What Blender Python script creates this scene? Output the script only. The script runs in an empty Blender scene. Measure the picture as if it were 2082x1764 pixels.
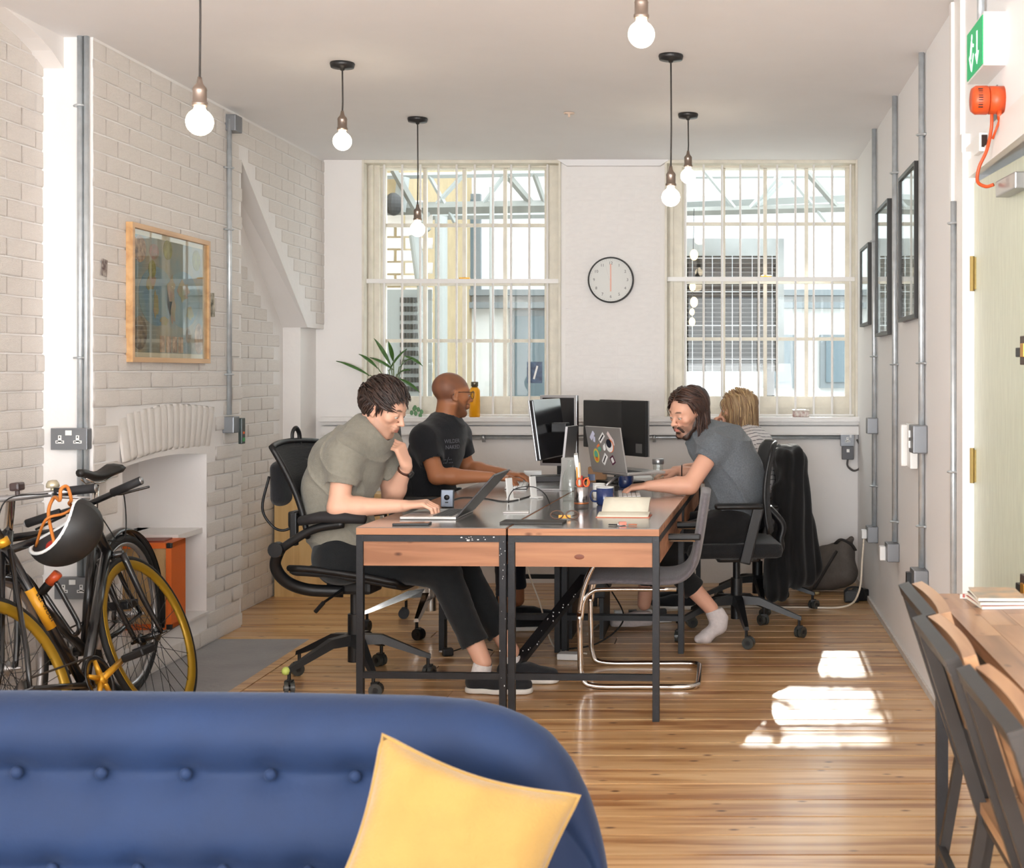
import bpy, bmesh, math, random
import numpy as np
from mathutils import Vector, Matrix, Euler
random.seed(7); RNG = np.random.default_rng(7)
SC = bpy.context.scene; COL = SC.collection
R = math.radians
F_PX = 2750.0; CX = 1470.0; CY = 757.0; CH = 1.36; HC = 2.733
# ---------------- camera, world, lights ----------------
cd = bpy.data.cameras.new('camera'); cam = bpy.data.objects.new('camera', cd); COL.objects.link(cam)
cam.location = (0, 0, CH); cam.rotation_euler = (R(90), 0, 0)
cd.sensor_width = 36; cd.lens = 36*F_PX/2082; cd.shift_x = (1041-CX)/2082; cd.shift_y = (CY-882)/2082
cd.clip_start = .05; cd.clip_end = 200
cd.dof.use_dof = True; cd.dof.focus_distance = 6.3; cd.dof.aperture_fstop = 7.0
SC.camera = cam
SC.view_settings.view_transform = 'Standard'; SC.view_settings.look = 'None'
SC.view_settings.exposure = 0.45; SC.view_settings.gamma = 1.0
SC.view_settings.use_curve_mapping = False
wd = bpy.data.worlds.new('world'); SC.world = wd; wd.use_nodes = True
bg = wd.node_tree.nodes['Background']; bg.inputs[0].default_value = (.86, .94, 1.0, 1); bg.inputs[1].default_value = 4.4
def light(name, kind, loc, rot, energy, col=(1,1,1), size=None, portal=False):
    l = bpy.data.lights.new(name, kind); l.energy = energy; l.color = col
    if kind == 'AREA':
        l.shape = 'RECTANGLE'; l.size, l.size_y = size
        if portal: l.cycles.is_portal = True
    o = bpy.data.objects.new(name, l); o.location = loc; o.rotation_euler = rot; COL.objects.link(o); return o
sun = light('sun', 'SUN', (0, 20, 12), (R(-62.0), 0, R(-1.5)), 10.0, (1, .95, .88)); sun.data.angle = R(.8)
light('portal_left_window', 'AREA', (-1.69, 9.12, 1.95), (R(-90), 0, 0), 1, size=(1.3, 1.6), portal=True)
light('portal_right_window', 'AREA', (.26, 9.12, 1.95), (R(-90), 0, 0), 1, size=(1.3, 1.6), portal=True)
light('rear_window_light', 'AREA', (-.7, -2.3, 1.5), (R(92), 0, 0), 80, (1, .98, .95), (3.6, 1.9))
light('ceiling_fill', 'AREA', (-.7, -1.6, 1.0), (R(142), 0, 0), 150, (.93, .97, 1), (3.4, 1.6))  # unseen panel added behind the camera to brighten the ceiling
light('chimney_fill', 'AREA', (1.5, .4, 1.6), (R(90), 0, R(90)), 42, (1, .98, .95), (2.4, 1.8))  # added fill for the chimney breast, no real source stands here
light('left_side_fill', 'AREA', (-2.6, .6, 1.5), (R(90), 0, R(-90)), 30, (1, .98, .95), (2.4, 1.6))  # added fill lamp; the left wall is solid here, without a window
# ---------------- helpers ----------------
def lin(c):
    f = lambda v: v/12.92 if v <= .04045 else ((v+.055)/1.055)**2.4
    return tuple(f(x/255.0) for x in c)+(1.0,)
MATS = {}
def M(name, col=(200,200,200), rough=.5, metal=0., bump=0., bs=60, var=0., vs=6, coat=0., spec=.5, col2=None, stretch=None, attr=False, emis=0, sheen=0, vdet=3, rnd=0.):
    if name in MATS: return MATS[name]
    m = bpy.data.materials.new(name); m.use_nodes = True; nt = m.node_tree; b = nt.nodes['Principled BSDF']; L = nt.links.new
    b.inputs['Roughness'].default_value = rough; b.inputs['Metallic'].default_value = metal
    b.inputs['Coat Weight'].default_value = coat; b.inputs['Coat Roughness'].default_value = .15
    b.inputs['Specular IOR Level'].default_value = spec; b.inputs['Sheen Weight'].default_value = sheen
    c = lin(col); b.inputs['Base Color'].default_value = c
    tc = nt.nodes.new('ShaderNodeTexCoord'); mp = nt.nodes.new('ShaderNodeMapping'); L(tc.outputs['Object'], mp.inputs[0])
    if stretch: mp.inputs['Scale'].default_value = stretch
    src = None
    if var or col2:
        n = nt.nodes.new('ShaderNodeTexNoise'); n.inputs['Scale'].default_value = vs; n.inputs['Detail'].default_value = vdet; L(mp.outputs[0], n.inputs['Vector'])
        cr = nt.nodes.new('ShaderNodeValToRGB'); L(n.outputs[0], cr.inputs[0])
        ca = tuple(v*(1-var) for v in c[:3])+(1,); cb = tuple(min(1, v*(1+var)) for v in c[:3])+(1,)
        if col2: ca, cb = c, lin(col2)
        cr.color_ramp.elements[0].position = .32; cr.color_ramp.elements[1].position = .68
        cr.color_ramp.elements[0].color = ca; cr.color_ramp.elements[1].color = cb; src = cr.outputs[0]
    if attr:
        a = nt.nodes.new('ShaderNodeAttribute'); a.attribute_name = 'col'
        if src:
            mx = nt.nodes.new('ShaderNodeMix'); mx.data_type = 'RGBA'; mx.blend_type = 'MULTIPLY'; mx.inputs[0].default_value = 1
            L(a.outputs[0], mx.inputs[6]); L(src, mx.inputs[7]); src = mx.outputs[2]
        else: src = a.outputs[0]
    if rnd:
        oi = nt.nodes.new('ShaderNodeObjectInfo'); mr = nt.nodes.new('ShaderNodeMapRange'); L(oi.outputs['Random'], mr.inputs[0])
        mr.inputs[3].default_value = 1-rnd; mr.inputs[4].default_value = 1+rnd
        hs = nt.nodes.new('ShaderNodeHueSaturation'); L(mr.outputs[0], hs.inputs['Value'])
        if src: L(src, hs.inputs['Color'])
        else: hs.inputs['Color'].default_value = c
        src = hs.outputs[0]
    if src: L(src, b.inputs['Base Color'])
    if bump:
        n2 = nt.nodes.new('ShaderNodeTexNoise'); n2.inputs['Scale'].default_value = bs; n2.inputs['Detail'].default_value = 3; L(mp.outputs[0], n2.inputs['Vector'])
        bp = nt.nodes.new('ShaderNodeBump'); bp.inputs['Strength'].default_value = bump; bp.inputs['Distance'].default_value = .01
        L(n2.outputs[0], bp.inputs['Height']); L(bp.outputs[0], b.inputs['Normal'])
    if emis:
        b.inputs['Emission Color'].default_value = c; b.inputs['Emission Strength'].default_value = emis
    m['_b'] = 1; MATS[name] = m; return m
def glassmat(name, tint=(1,1,1), refl=.08, rough=0.0):
    if name in MATS: return MATS[name]
    m = bpy.data.materials.new(name); m.use_nodes = True; nt = m.node_tree; nt.nodes.clear(); L = nt.links.new
    o = nt.nodes.new('ShaderNodeOutputMaterial'); t = nt.nodes.new('ShaderNodeBsdfTransparent'); t.inputs[0].default_value = tuple(tint)+(1,)
    g = nt.nodes.new('ShaderNodeBsdfGlossy'); g.inputs['Roughness'].default_value = rough
    x = nt.nodes.new('ShaderNodeMixShader'); lw = nt.nodes.new('ShaderNodeLayerWeight'); lw.inputs[0].default_value = .5
    pw = nt.nodes.new('ShaderNodeMath'); pw.operation = 'POWER'; pw.inputs[1].default_value = 5.5; L(lw.outputs['Facing'], pw.inputs[0])
    ml = nt.nodes.new('ShaderNodeMath'); ml.operation = 'MULTIPLY_ADD'; ml.inputs[1].default_value = .9; ml.inputs[2].default_value = refl*.35; L(pw.outputs[0], ml.inputs[0])
    L(ml.outputs[0], x.inputs[0]); L(t.outputs[0], x.inputs[1]); L(g.outputs[0], x.inputs[2]); L(x.outputs[0], o.inputs[0])
    MATS[name] = m; return m
def woodmat(name, c1, c2, c3, rough=.3, coat=.3, axis=0, sc=1.0, knots=True, rnd=.12, bump=.06):
    m = bpy.data.materials.new(name); m.use_nodes = True; nt = m.node_tree; b = nt.nodes['Principled BSDF']; L = nt.links.new
    tc = nt.nodes.new('ShaderNodeTexCoord'); oi = nt.nodes.new('ShaderNodeObjectInfo')
    ad = nt.nodes.new('ShaderNodeVectorMath'); ad.operation = 'MULTIPLY_ADD'; ad.inputs[1].default_value = (1,1,1)
    cb = nt.nodes.new('ShaderNodeCombineXYZ'); mu = nt.nodes.new('ShaderNodeMath'); mu.operation = 'MULTIPLY'; mu.inputs[1].default_value = 37
    L(oi.outputs['Random'], mu.inputs[0]); [L(mu.outputs[0], cb.inputs[i]) for i in range(3)]
    L(tc.outputs['Object'], ad.inputs[0]); L(cb.outputs[0], ad.inputs[2])
    mp = nt.nodes.new('ShaderNodeMapping'); s = [11*sc]*3; s[axis] = .8*sc; mp.inputs['Scale'].default_value = s; L(ad.outputs[0], mp.inputs[0])
    n = nt.nodes.new('ShaderNodeTexNoise'); n.inputs['Scale'].default_value = 1.6; n.inputs['Detail'].default_value = 6; n.inputs['Distortion'].default_value = .6; L(mp.outputs[0], n.inputs[0])
    cr = nt.nodes.new('ShaderNodeValToRGB'); e = cr.color_ramp.elements; e[0].position = .34; e[1].position = .66; e[0].color = lin(c3); e[1].color = lin(c1)
    k = e.new(.5); k.color = lin(c2); L(n.outputs[0], cr.inputs[0]); src = cr.outputs[0]
    if knots:
        mp2 = nt.nodes.new('ShaderNodeMapping'); s2 = [13]*3; s2[axis] = 6.5; mp2.inputs['Scale'].default_value = s2; L(ad.outputs[0], mp2.inputs[0])
        v = nt.nodes.new('ShaderNodeTexVoronoi'); v.inputs['Scale'].default_value = 1.0; L(mp2.outputs[0], v.inputs[0])
        c2r = nt.nodes.new('ShaderNodeValToRGB'); q = c2r.color_ramp.elements; q[0].position = .05; q[0].color = (.14,.06,.03,1); q[1].position = .14; q[1].color = (1,1,1,1); L(v.outputs[0], c2r.inputs[0])
        mx = nt.nodes.new('ShaderNodeMix'); mx.data_type = 'RGBA'; mx.blend_type = 'MULTIPLY'; mx.inputs[0].default_value = .9; L(src, mx.inputs[6]); L(c2r.outputs[0], mx.inputs[7]); src = mx.outputs[2]
    hs = nt.nodes.new('ShaderNodeHueSaturation'); mr = nt.nodes.new('ShaderNodeMapRange'); L(oi.outputs['Random'], mr.inputs[0]); mr.inputs[3].default_value = 1-rnd; mr.inputs[4].default_value = 1+rnd
    L(mr.outputs[0], hs.inputs['Value']); L(src, hs.inputs['Color']); L(hs.outputs[0], b.inputs['Base Color'])
    b.inputs['Roughness'].default_value = rough; b.inputs['Coat Weight'].default_value = coat; b.inputs['Coat Roughness'].default_value = .12
    bp = nt.nodes.new('ShaderNodeBump'); bp.inputs['Strength'].default_value = bump; bp.inputs['Distance'].default_value = .01; L(n.outputs[0], bp.inputs['Height']); L(bp.outputs[0], b.inputs['Normal'])
    MATS[name] = m; return m
def P(px, py, Y): return Vector(((px-CX)*Y/F_PX, Y, CH-(py-CY)*Y/F_PX))
class B:
    """mesh collector"""
    def __init__(s): s.v = []; s.f = []
    def add(s, vs, fs, T=None):
        o = len(s.v); s.v += [tuple(T @ Vector(v)) if T else tuple(v) for v in vs]; s.f += [tuple(i+o for i in f) for f in fs]; return s
    def box(s, c, d, rot=None, T=None, bev=0):
        if bev:
            bm = bmesh.new(); bmesh.ops.create_cube(bm, size=1); bmesh.ops.scale(bm, vec=d, verts=bm.verts)
            bmesh.ops.bevel(bm, geom=bm.edges[:], offset=bev, segments=2, affect='EDGES', profile=.6)
            vs = [v.co.copy() for v in bm.verts]; fs = [[v.index for v in f.verts] for f in bm.faces]; bm.free()
        else:
            x, y, z = [q/2 for q in d]
            vs = [Vector(p) for p in ((-x,-y,-z),(x,-y,-z),(x,y,-z),(-x,y,-z),(-x,-y,z),(x,-y,z),(x,y,z),(-x,y,z))]
            fs = [(0,3,2,1),(4,5,6,7),(0,1,5,4),(1,2,6,5),(2,3,7,6),(3,0,4,7)]
        m = Matrix.Translation(c)
        if rot is not None: m = m @ (rot.to_4x4() if isinstance(rot, Matrix) else Euler(rot).to_matrix().to_4x4())
        if T is not None: m = T @ m
        return s.add(vs, fs, m)
    def bx(s, a, b, **k):
        return s.box([(p+q)/2 for p, q in zip(a, b)], [abs(q-p) for p, q in zip(a, b)], **k)
    def tube(s, pts, r, seg=8, T=None, cap=True, flat=None, closed=False):
        pts = [Vector(p) for p in pts]; n = len(pts)
        rs = r if isinstance(r, (list, tuple)) else [r]*n
        up = None; vs = []
        for i, p in enumerate(pts):
            if closed: t = (pts[(i+1) % n]-pts[i-1])
            else: t = (pts[min(i+1, n-1)]-pts[max(i-1, 0)])
            t = t.normalized() if t.length > 1e-9 else Vector((0,0,1))
            if up is None: up = Vector((0,0,1)) if abs(t.z) < .9 else Vector((0,1,0))
            a = t.cross(up); a = a.normalized() if a.length > 1e-6 else t.orthogonal().normalized()
            b = a.cross(t).normalized(); up = b
            for j in range(seg):
                w = 2*math.pi*j/seg
                vs.append(p+a*math.cos(w)*rs[i]*(flat or 1)+b*math.sin(w)*rs[i])
        fs = []
        for i in range(n if closed else n-1):
            for j in range(seg):
                k = (i+1) % n
                fs.append((i*seg+j, k*seg+j, k*seg+(j+1) % seg, i*seg+(j+1) % seg))
        if cap and not closed: fs += [tuple(range(seg)), tuple(range((n-1)*seg, n*seg))[::-1]]
        return s.add(vs, fs, T)
    def cyl(s, a, b, r, r2=None, seg=16, T=None): return s.tube([a, b], [r, r if r2 is None else r2], seg, T)
    def lathe(s, prof, o=(0,0,0), seg=20, T=None, ax='z', ring=False):
        vs = []; fs = []; n = len(prof)
        for r, z in prof:
            for j in range(seg):
                w = 2*math.pi*j/seg; a, b_ = r*math.cos(w), r*math.sin(w)
                q = {'z': (a, b_, z), 'y': (a, z, -b_), 'x': (z, a, b_)}[ax]; vs.append(Vector(q)+Vector(o))
        for i in range(n-1):
            for j in range(seg): fs.append((i*seg+j, i*seg+(j+1) % seg, (i+1)*seg+(j+1) % seg, (i+1)*seg+j))
        if ring: fs += [((n-1)*seg+j, (n-1)*seg+(j+1) % seg, (j+1) % seg, j) for j in range(seg)]
        else: fs += [tuple(range(seg))[::-1], tuple(range((n-1)*seg, n*seg))]
        return s.add(vs, fs, T)
    def ell(s, c, r, seg=16, rings=10, T=None, rot=None):
        if not hasattr(r, '__len__'): r = (r,)*3
        m = rot.to_3x3() if rot is not None else Matrix.Identity(3); vs = []; fs = []
        for i in range(rings+1):
            a = math.pi*i/rings
            for j in range(seg):
                w = 2*math.pi*j/seg
                vs.append(Vector(c)+m @ Vector((r[0]*math.sin(a)*math.cos(w), r[1]*math.sin(a)*math.sin(w), r[2]*math.cos(a))))
        for i in range(rings):
            for j in range(seg): fs.append((i*seg+j, (i+1)*seg+j, (i+1)*seg+(j+1) % seg, i*seg+(j+1) % seg))
        return s.add(vs, fs, T)
    def prism(s, poly, vec, T=None):
        n = len(poly); v = Vector(vec); vs = [Vector(p) for p in poly]+[Vector(p)+v for p in poly]
        fs = [tuple(range(n))[::-1], tuple(range(n, 2*n))]+[(i, (i+1) % n, n+(i+1) % n, n+i) for i in range(n)]
        return s.add(vs, fs, T)
    def grid(s, fn, nu, nv, T=None, thick=None):
        vs = [Vector(fn(i/nu, j/nv)) for i in range(nu+1) for j in range(nv+1)]
        q = lambda i, j: i*(nv+1)+j
        fs = [(q(i,j), q(i+1,j), q(i+1,j+1), q(i,j+1)) for i in range(nu) for j in range(nv)]
        if thick is not None:
            t = Vector(thick); n = len(vs); vs += [v+t for v in vs]; fs2 = [tuple(k+n for k in f)[::-1] for f in fs]
            bd = [q(i,0) for i in range(nu)]+[q(nu,j) for j in range(nv)]+[q(i,nv) for i in range(nu,0,-1)]+[q(0,j) for j in range(nv,0,-1)]
            fs = fs+fs2+[(bd[k], bd[(k+1) % len(bd)], bd[(k+1) % len(bd)]+n, bd[k]+n) for k in range(len(bd))]
        return s.add(vs, fs, T)
WORLD = {}
def put(name, b, mat, parent=None, smooth=False, label=None, sub=0, kind=None, angle=40):
    me = bpy.data.meshes.new(name)
    if isinstance(b, B): me.from_pydata(b.v, [], b.f)
    elif isinstance(b, bpy.types.Mesh): me = b
    me.materials.append(mat) if not me.materials else None
    if isinstance(b, B):
        bm = bmesh.new(); bm.from_mesh(me); bmesh.ops.recalc_face_normals(bm, faces=bm.faces); bm.to_mesh(me); bm.free()
    if smooth:
        me.polygons.foreach_set('use_smooth', [True]*len(me.polygons))
        if smooth != 2: me.set_sharp_from_angle(angle=R(angle))
    o = bpy.data.objects.new(name, me); COL.objects.link(o)
    if parent is not None:
        o.parent = parent
        off = WORLD.get(parent.name)
        if off is not None: o.location = -off
        if off is not None: WORLD[o.name] = Vector((0,0,0))
    if label: o['label'] = label
    if kind: o['kind'] = kind
    if sub: md = o.modifiers.new('sub', 'SUBSURF'); md.levels = md.render_levels = sub
    return o
def tag(o, label, cat, group=None, kind=None):
    o['label'] = label; o['category'] = cat
    if group: o['group'] = group
    if kind: o['kind'] = kind
    return o
def thing(name, label, cat, loc=(0,0,0), rz=0, group=None, world=False):
    o = bpy.data.objects.new(name, None); COL.objects.link(o); o.empty_display_size = .05
    o.location = loc; o.rotation_euler = (0, 0, rz)
    if world: WORLD[o.name] = Vector(loc)
    return tag(o, label, cat, group)
def copy_tree(o, parent=None):
    c = o.copy(); COL.objects.link(c)
    if parent is not None: c.parent = parent
    for ch in list(o.children): copy_tree(ch, c)
    return c
def struct(name, b, mat, **k):
    o = put(name, b, mat, **k); o['kind'] = 'structure'; return o
def bez(pts, n=8):
    """catmull-rom"""
    p = [Vector(q) for q in pts]; p = [2*p[0]-p[1]]+p+[2*p[-1]-p[-2]]; out = []
    for i in range(1, len(p)-2):
        for k in range(n):
            t = k/n; out.append(.5*((2*p[i])+(p[i+1]-p[i-1])*t+(2*p[i-1]-5*p[i]+4*p[i+1]-p[i+2])*t*t+(3*p[i]-p[i-1]-3*p[i+1]+p[i+2])*t**3))
    return out+[p[-2]]
def project(o, target, n, off=.0015):
    from mathutils.bvhtree import BVHTree
    me = target.data; bv = BVHTree.FromPolygons([v.co for v in me.vertices], [tuple(p.vertices) for p in me.polygons]); n = Vector(n).normalized(); mid = None
    for v in o.data.vertices:
        h = bv.ray_cast(v.co+n*.25, -n)
        if h[0] is not None: v.co = h[0]+n*off
def text(name, body, size, loc, rot, mat, parent=None, ext=.0004, align='CENTER', sx=1.0):
    cu = bpy.data.curves.new(name, 'FONT'); cu.body = body; cu.size = size; cu.extrude = ext; cu.align_x = align; cu.align_y = 'CENTER'; cu.resolution_u = 3
    t = bpy.data.objects.new('tmp', cu); COL.objects.link(t); bpy.context.view_layer.update()
    me = bpy.data.meshes.new_from_object(t.evaluated_get(bpy.context.evaluated_depsgraph_get())); bpy.data.objects.remove(t); bpy.data.curves.remove(cu)
    T = Matrix.Translation(loc) @ (rot.to_4x4() if isinstance(rot, Matrix) else Euler(rot).to_matrix().to_4x4()) @ Matrix.Diagonal((sx,1,1,1)); me.transform(T); me.name = name
    me.materials.clear(); return put(name, me, mat, parent)
# common materials
wall_m = M('painted_wall', (238,234,231), .55, bump=.25, bs=14, var=.02, vs=3)
brick_m = M('painted_brick', (236,229,222), .42, bump=.55, bs=38, var=.025, vs=9)
ceil_m = M('ceiling_paint', (240,238,238), .8, var=.008)
gloss_w = M('gloss_white_paint', (236,233,230), .35, bump=.08, bs=30)
frame_w = M('aged_window_paint', (226,219,204), .5, bump=.2, bs=60, var=.07, vs=12)
black_p = M('black_plastic', (17,17,19), .45, bump=.05, bs=200)
black_m = M('black_steel', (38,39,42), .45, metal=.3, var=.15, vs=20, bump=.08, bs=120)
chrome = M('chrome', (215,210,205), .12, metal=1)
silver = M('brushed_aluminium', (178,178,180), .32, metal=.85, bump=.03, bs=150)
galv = M('galvanised_steel', (196,202,206), .36, metal=.55, var=.12, vs=18, bump=.06, bs=60)
rubber = M('black_rubber', (20,20,20), .7)
mesh_m = M('black_mesh_fabric', (34,35,38), .7, bump=.5, bs=90, stretch=(.2,.2,6))
fabric_b = M('black_fabric', (18,19,22), .9, bump=.3, bs=120, sheen=.2)
grey_s = M('grey_socket_metal', (128,130,134), .38, metal=.5)
white_p = M('white_plastic', (236,236,234), .35)
glass = glassmat('pane_glass', (.99,1,.99), .05)
clearg = glassmat('clear_glass', (.93,.96,.95), .12)
# ---------------- floor ----------------
XL, XR, XA, XW = -2.58, .87, -2.74, -2.79     # breast face, right wall, alcove wall, near left wall
YB = 8.74
fl = struct('floor', B().bx((-3.2,-2.7,-.06),(1.7,9.0,-.018)), M('floor_gap', (46,28,16), .8))
pine = woodmat('varnished_pine', (218,180,132), (202,158,108), (158,108,64), rough=.3, coat=.35, axis=0, rnd=.09)
HX0, HX1, HY0, HY1 = -2.60, -2.105, 5.50, 6.9
bmesh_cache = {}
def board_mesh(L, w):
    k = (round(L,2), round(w,3))
    if k not in bmesh_cache:
        b = B().box((0,0,-.01), (L,w,.02)); b.v = [(x*(1-.0012/L*2) if z>-.005 else x, y*(1-.004/w) if z>-.005 else y, z) for x,y,z in b.v]
        b.v += []; me = bpy.data.meshes.new('board'); me.from_pydata(b.v, [], b.f); me.materials.append(pine); bmesh_cache[k] = me
    return bmesh_cache[k]
def mobj(name, me, loc, parent, rot=None, scale=None):
    o = bpy.data.objects.new(name, me); COL.objects.link(o); o.location = loc; o.parent = parent
    if rot: o.rotation_euler = rot
    if scale: o.scale = scale
    return o
y = -2.62; rr = random.Random(3)
while y < YB:
    w = .165; x0 = -2.82 if y < 7.3 else -2.76; x1 = 1.68 if y < 3.7 else XR+.02
    if y > 7.2: x0 = -2.74
    segs = []; x = x0
    if rr.random() < .5: c = rr.uniform(x0+1.1, x1-.8); segs = [(x0, c), (c, x1)]
    else: segs = [(x0, x1)]
    out = []
    for a, b_ in segs:
        if y+w > HY0 and y < HY1 and a < HX1: a = HX1+.05
        if b_-a > .1: out.append((a, b_))
    for a, b_ in out:
        mobj('board', board_mesh(b_-a-.003, w-.006), ((a+b_)/2, y+w/2, rr.uniform(-.0006,.0006)), fl)
    y += w
hb = M('hearth_concrete', (148,146,146), .7, bump=.3, bs=40, var=.08, vs=5, vdet=6)
struct('trim_1', B().bx((HX0,HY0,-.02),(HX1,HY1,.001)), hb, label='grey concrete hearth slab')
pl = struct('trim_2', B().bx((HX1,HY0-.05,-.02),(HX1+.05,HY1+.0,.003)).bx((HX0,HY0-.05,-.02),(HX1,HY0,.003)), pine, label='pine border strip round the hearth')
struct('ceiling', B().bx((-3.2,-2.7,HC),(1.7,9.0,HC+.1)), ceil_m)
# ---------------- brick faces ----------------
BR = []
for k in range(6):
    r2 = random.Random(50+k); b = B(); vs = []
    for ins, h in ((0,-.25), (.012,.62), (.045,1.0)):
        for sx, sz in ((-1,-1),(1,-1),(1,1),(-1,1)):
            j = .012 if h > 0 else 0
            vs.append((sx*(.5-ins*.4)+r2.uniform(-j,j)*.5, h+r2.uniform(-j,j)*6*(h>0), sz*(.5-ins*1.6)+r2.uniform(-j,j)*2))
    fs = [(8,9,10,11)]
    for l in (0,4):
        for i in range(4): fs.append((l+i, l+(i+1)%4, l+4+(i+1)%4, l+4+i))
    me = bpy.data.meshes.new('brick'); me.from_pydata(vs, [], fs); me.materials.append(brick_m)
    bm = bmesh.new(); bm.from_mesh(me); bmesh.ops.recalc_face_normals(bm, faces=bm.faces)
    if bm.faces[:][0].normal.y < 0: bmesh.ops.reverse_faces(bm, faces=bm.faces)
    bm.to_mesh(me); bm.free(); me.polygons.foreach_set('use_smooth', [True]*len(me.polygons)); BR.append(me)
def bricks(parent, org, u, n, W, z0, z1, skip=None, proud=.007, bl=.222, ch=.0755, seed=1, lim=290, gap=.005, om=None):
    """brick local x->u, y->n (out), z up"""
    r = random.Random(seed); u = Vector(u); n = Vector(n); ang = math.atan2(u.y, u.x); c = 0; row = 0; z = z0
    flip = (Matrix.Rotation(ang, 3, 'Z') @ Vector((0,1,0))).dot(n) < 0
    while z < z1-.03:
        x = -bl*(.5 if row % 2 else 0)*1.0
        while x < W:
            a, b_ = max(0, x), min(W, x+bl-gap-.002)
            if b_-a > .04:
                ctr = (a+b_)/2
                if not (skip and skip(a, b_, z, z+ch)) and c < lim:
                    o = mobj('brick', r.choice(BR), Vector(org)+u*ctr+Vector((0,0,z+ch/2)), parent, (0, r.uniform(-.012,.012), ang+(math.pi if flip else 0)), (b_-a, proud*r.uniform(.6,1.35)*(1 if z < 1.5 else .6), ch-gap)); c += 1
                    if om: o.material_slots[0].link = 'OBJECT'; o.material_slots[0].material = om
            x += bl
        z += ch; row += 1
    return c
# ---------------- left side ----------------
BY0, BY1 = 5.54, 7.24; FY0, FY1, FZ0, FZ1 = 5.81, 6.757, .158, .965
wl = struct('wall_left', B().bx((XW-.12,-2.7,0),(XW,BY0,HC)), wall_m)
cb = B()
cb.bx((XW-.15,BY0,0),(XL,FY0,HC)).bx((XW-.15,FY1,0),(XL,BY1,HC)).bx((XW-.15,FY0,0),(XL,FY1,FZ0)).bx((-3.05,FY0-.1,0),(-2.92,FY1+.1,HC))
n = 12; top = []   # arched lintel
for i in range(n+1):
    t = i/n; top.append((XL, FY0+(FY1-FY0)*t, FZ1-.012+.022*math.sin(math.pi*t)))
cb.prism([(XL, FY1, HC), (XL, FY0, HC)]+top, (-.38, 0, 0))
br = struct('wall_left_chimney', cb, wall_m, label='white painted brick chimney breast with an open fireplace'); 
ARC = lambda a, b_, z, z2: (a+.22 > 0 and b_ > FY0-BY0-.0 and a < FY1-BY0+.0 and z2 > FZ0 and z < FZ1+.0)
def sk(a, b_, z, z2):
    y0, y1 = BY0+a, BY0+b_
    if y1 > FY0+.005 and y0 < FY1-.005 and z2 > FZ0-.01 and z < .93: return True
    if y1 > FY0-.05 and y0 < FY1+.06 and .9 < z+.04 < 1.21: return True
    return False
bricks(br, (XL, BY0, 0), (0,1,0), (1,0,0), BY1-BY0, .005, HC, sk, .009, seed=4, lim=292)
for i in range(15):      # soldier arch over the opening
    t = (i+.5)/15; yy = FY0-.03+(FY1-FY0+.08)*t; zz = 1.078+.028*math.sin(math.pi*t)
    mobj('brick', BR[i % 6], (XL, yy, zz), br, (R(90-(t-.5)*-14), 0, R(-90)), None).scale = (.062, .010, .21) if False else (.062,.010,.21)
    o = br.children[-1]; o.rotation_euler = (R((t-.5)*-16), 0, R(-90)); o.scale = (.062, .011, .215)
bricks(wl, (XW, 2.6, 0), (0,1,0), (1,0,0), BY0-2.6, .0, HC, lambda a,b_,z,z2: False if a > 1.9 else True, .009, seed=9)
wa = struct('wall_left_alcove', B().bx((XA-.2,BY1-.01,0),(XA,9.0,HC)), wall_m)
# sloping flue corbel in the alcove corner
poly = [(XL,7.24,2.50),(XL,7.24,HC),(XL,8.86,HC),(XL,8.86,1.64),(XL,8.40,1.64)]
poly2 = [(XA,7.24,2.575),(XA,7.24,HC),(XA,8.86,HC),(XA,8.86,1.64),(XA,8.41,1.64)]
fb = B(); fb.add(poly+poly2, [(0,1,2,3,4),(9,8,7,6,5)]+[(i,(i+1)%5,5+(i+1)%5,5+i) for i in range(5)])
flu = struct('wall_left_flue', fb, wall_m, label='white brick flue corbelling out above the alcove')
struct('wall_left_pier', B().bx((XA,8.42,0),(XL-.05,8.9,1.66)), wall_m)
def ska(a, b_, z, z2):
    y0 = BY1+b_; return (z > 1.6 and z2 > 2.55-(y0-7.24)*.79) or (y0 > 8.42 and z < 1.7)
bricks(wa, (XA, BY1, 0), (0,1,0), (1,0,0), 8.7-BY1, .005, HC, ska, .006, seed=14)
def skf(a, b_, z, z2):
    y0 = BY1+a; return z < 2.54-(y0-7.24)*.76 or z < 1.66
bricks(flu, (XL, BY1, 0), (0,1,0), (1,0,0), 8.74-BY1, .005+.0755*22, HC, skf, .006, seed=15)
# small corbel by the near chimney side
arc = [(-2.70,5.08,HC)]+[(-2.70,y,z) for y,z in ((5.15,2.722),(5.25,2.706),(5.35,2.684),(5.44,2.655),(5.54,2.605))]+[(-2.70,5.54,HC)]
struct('wall_left_corbel', B().prism(arc, (-.12,0,0)), wall_m)
struct('trim_3', B().bx((-2.93,FY1-.30,.56),(-2.60,FY1-.001,.585)).bx((-2.93,FY0,.555),(-2.86,FY1,.585)), gloss_w, label='white ledge inside the fireplace')
struct('trim_4', B().bx((-2.92,FY0,FZ0-.0),(XL+.012,FY1,FZ0+.012)), gloss_w, label='white painted hearth shelf')
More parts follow.
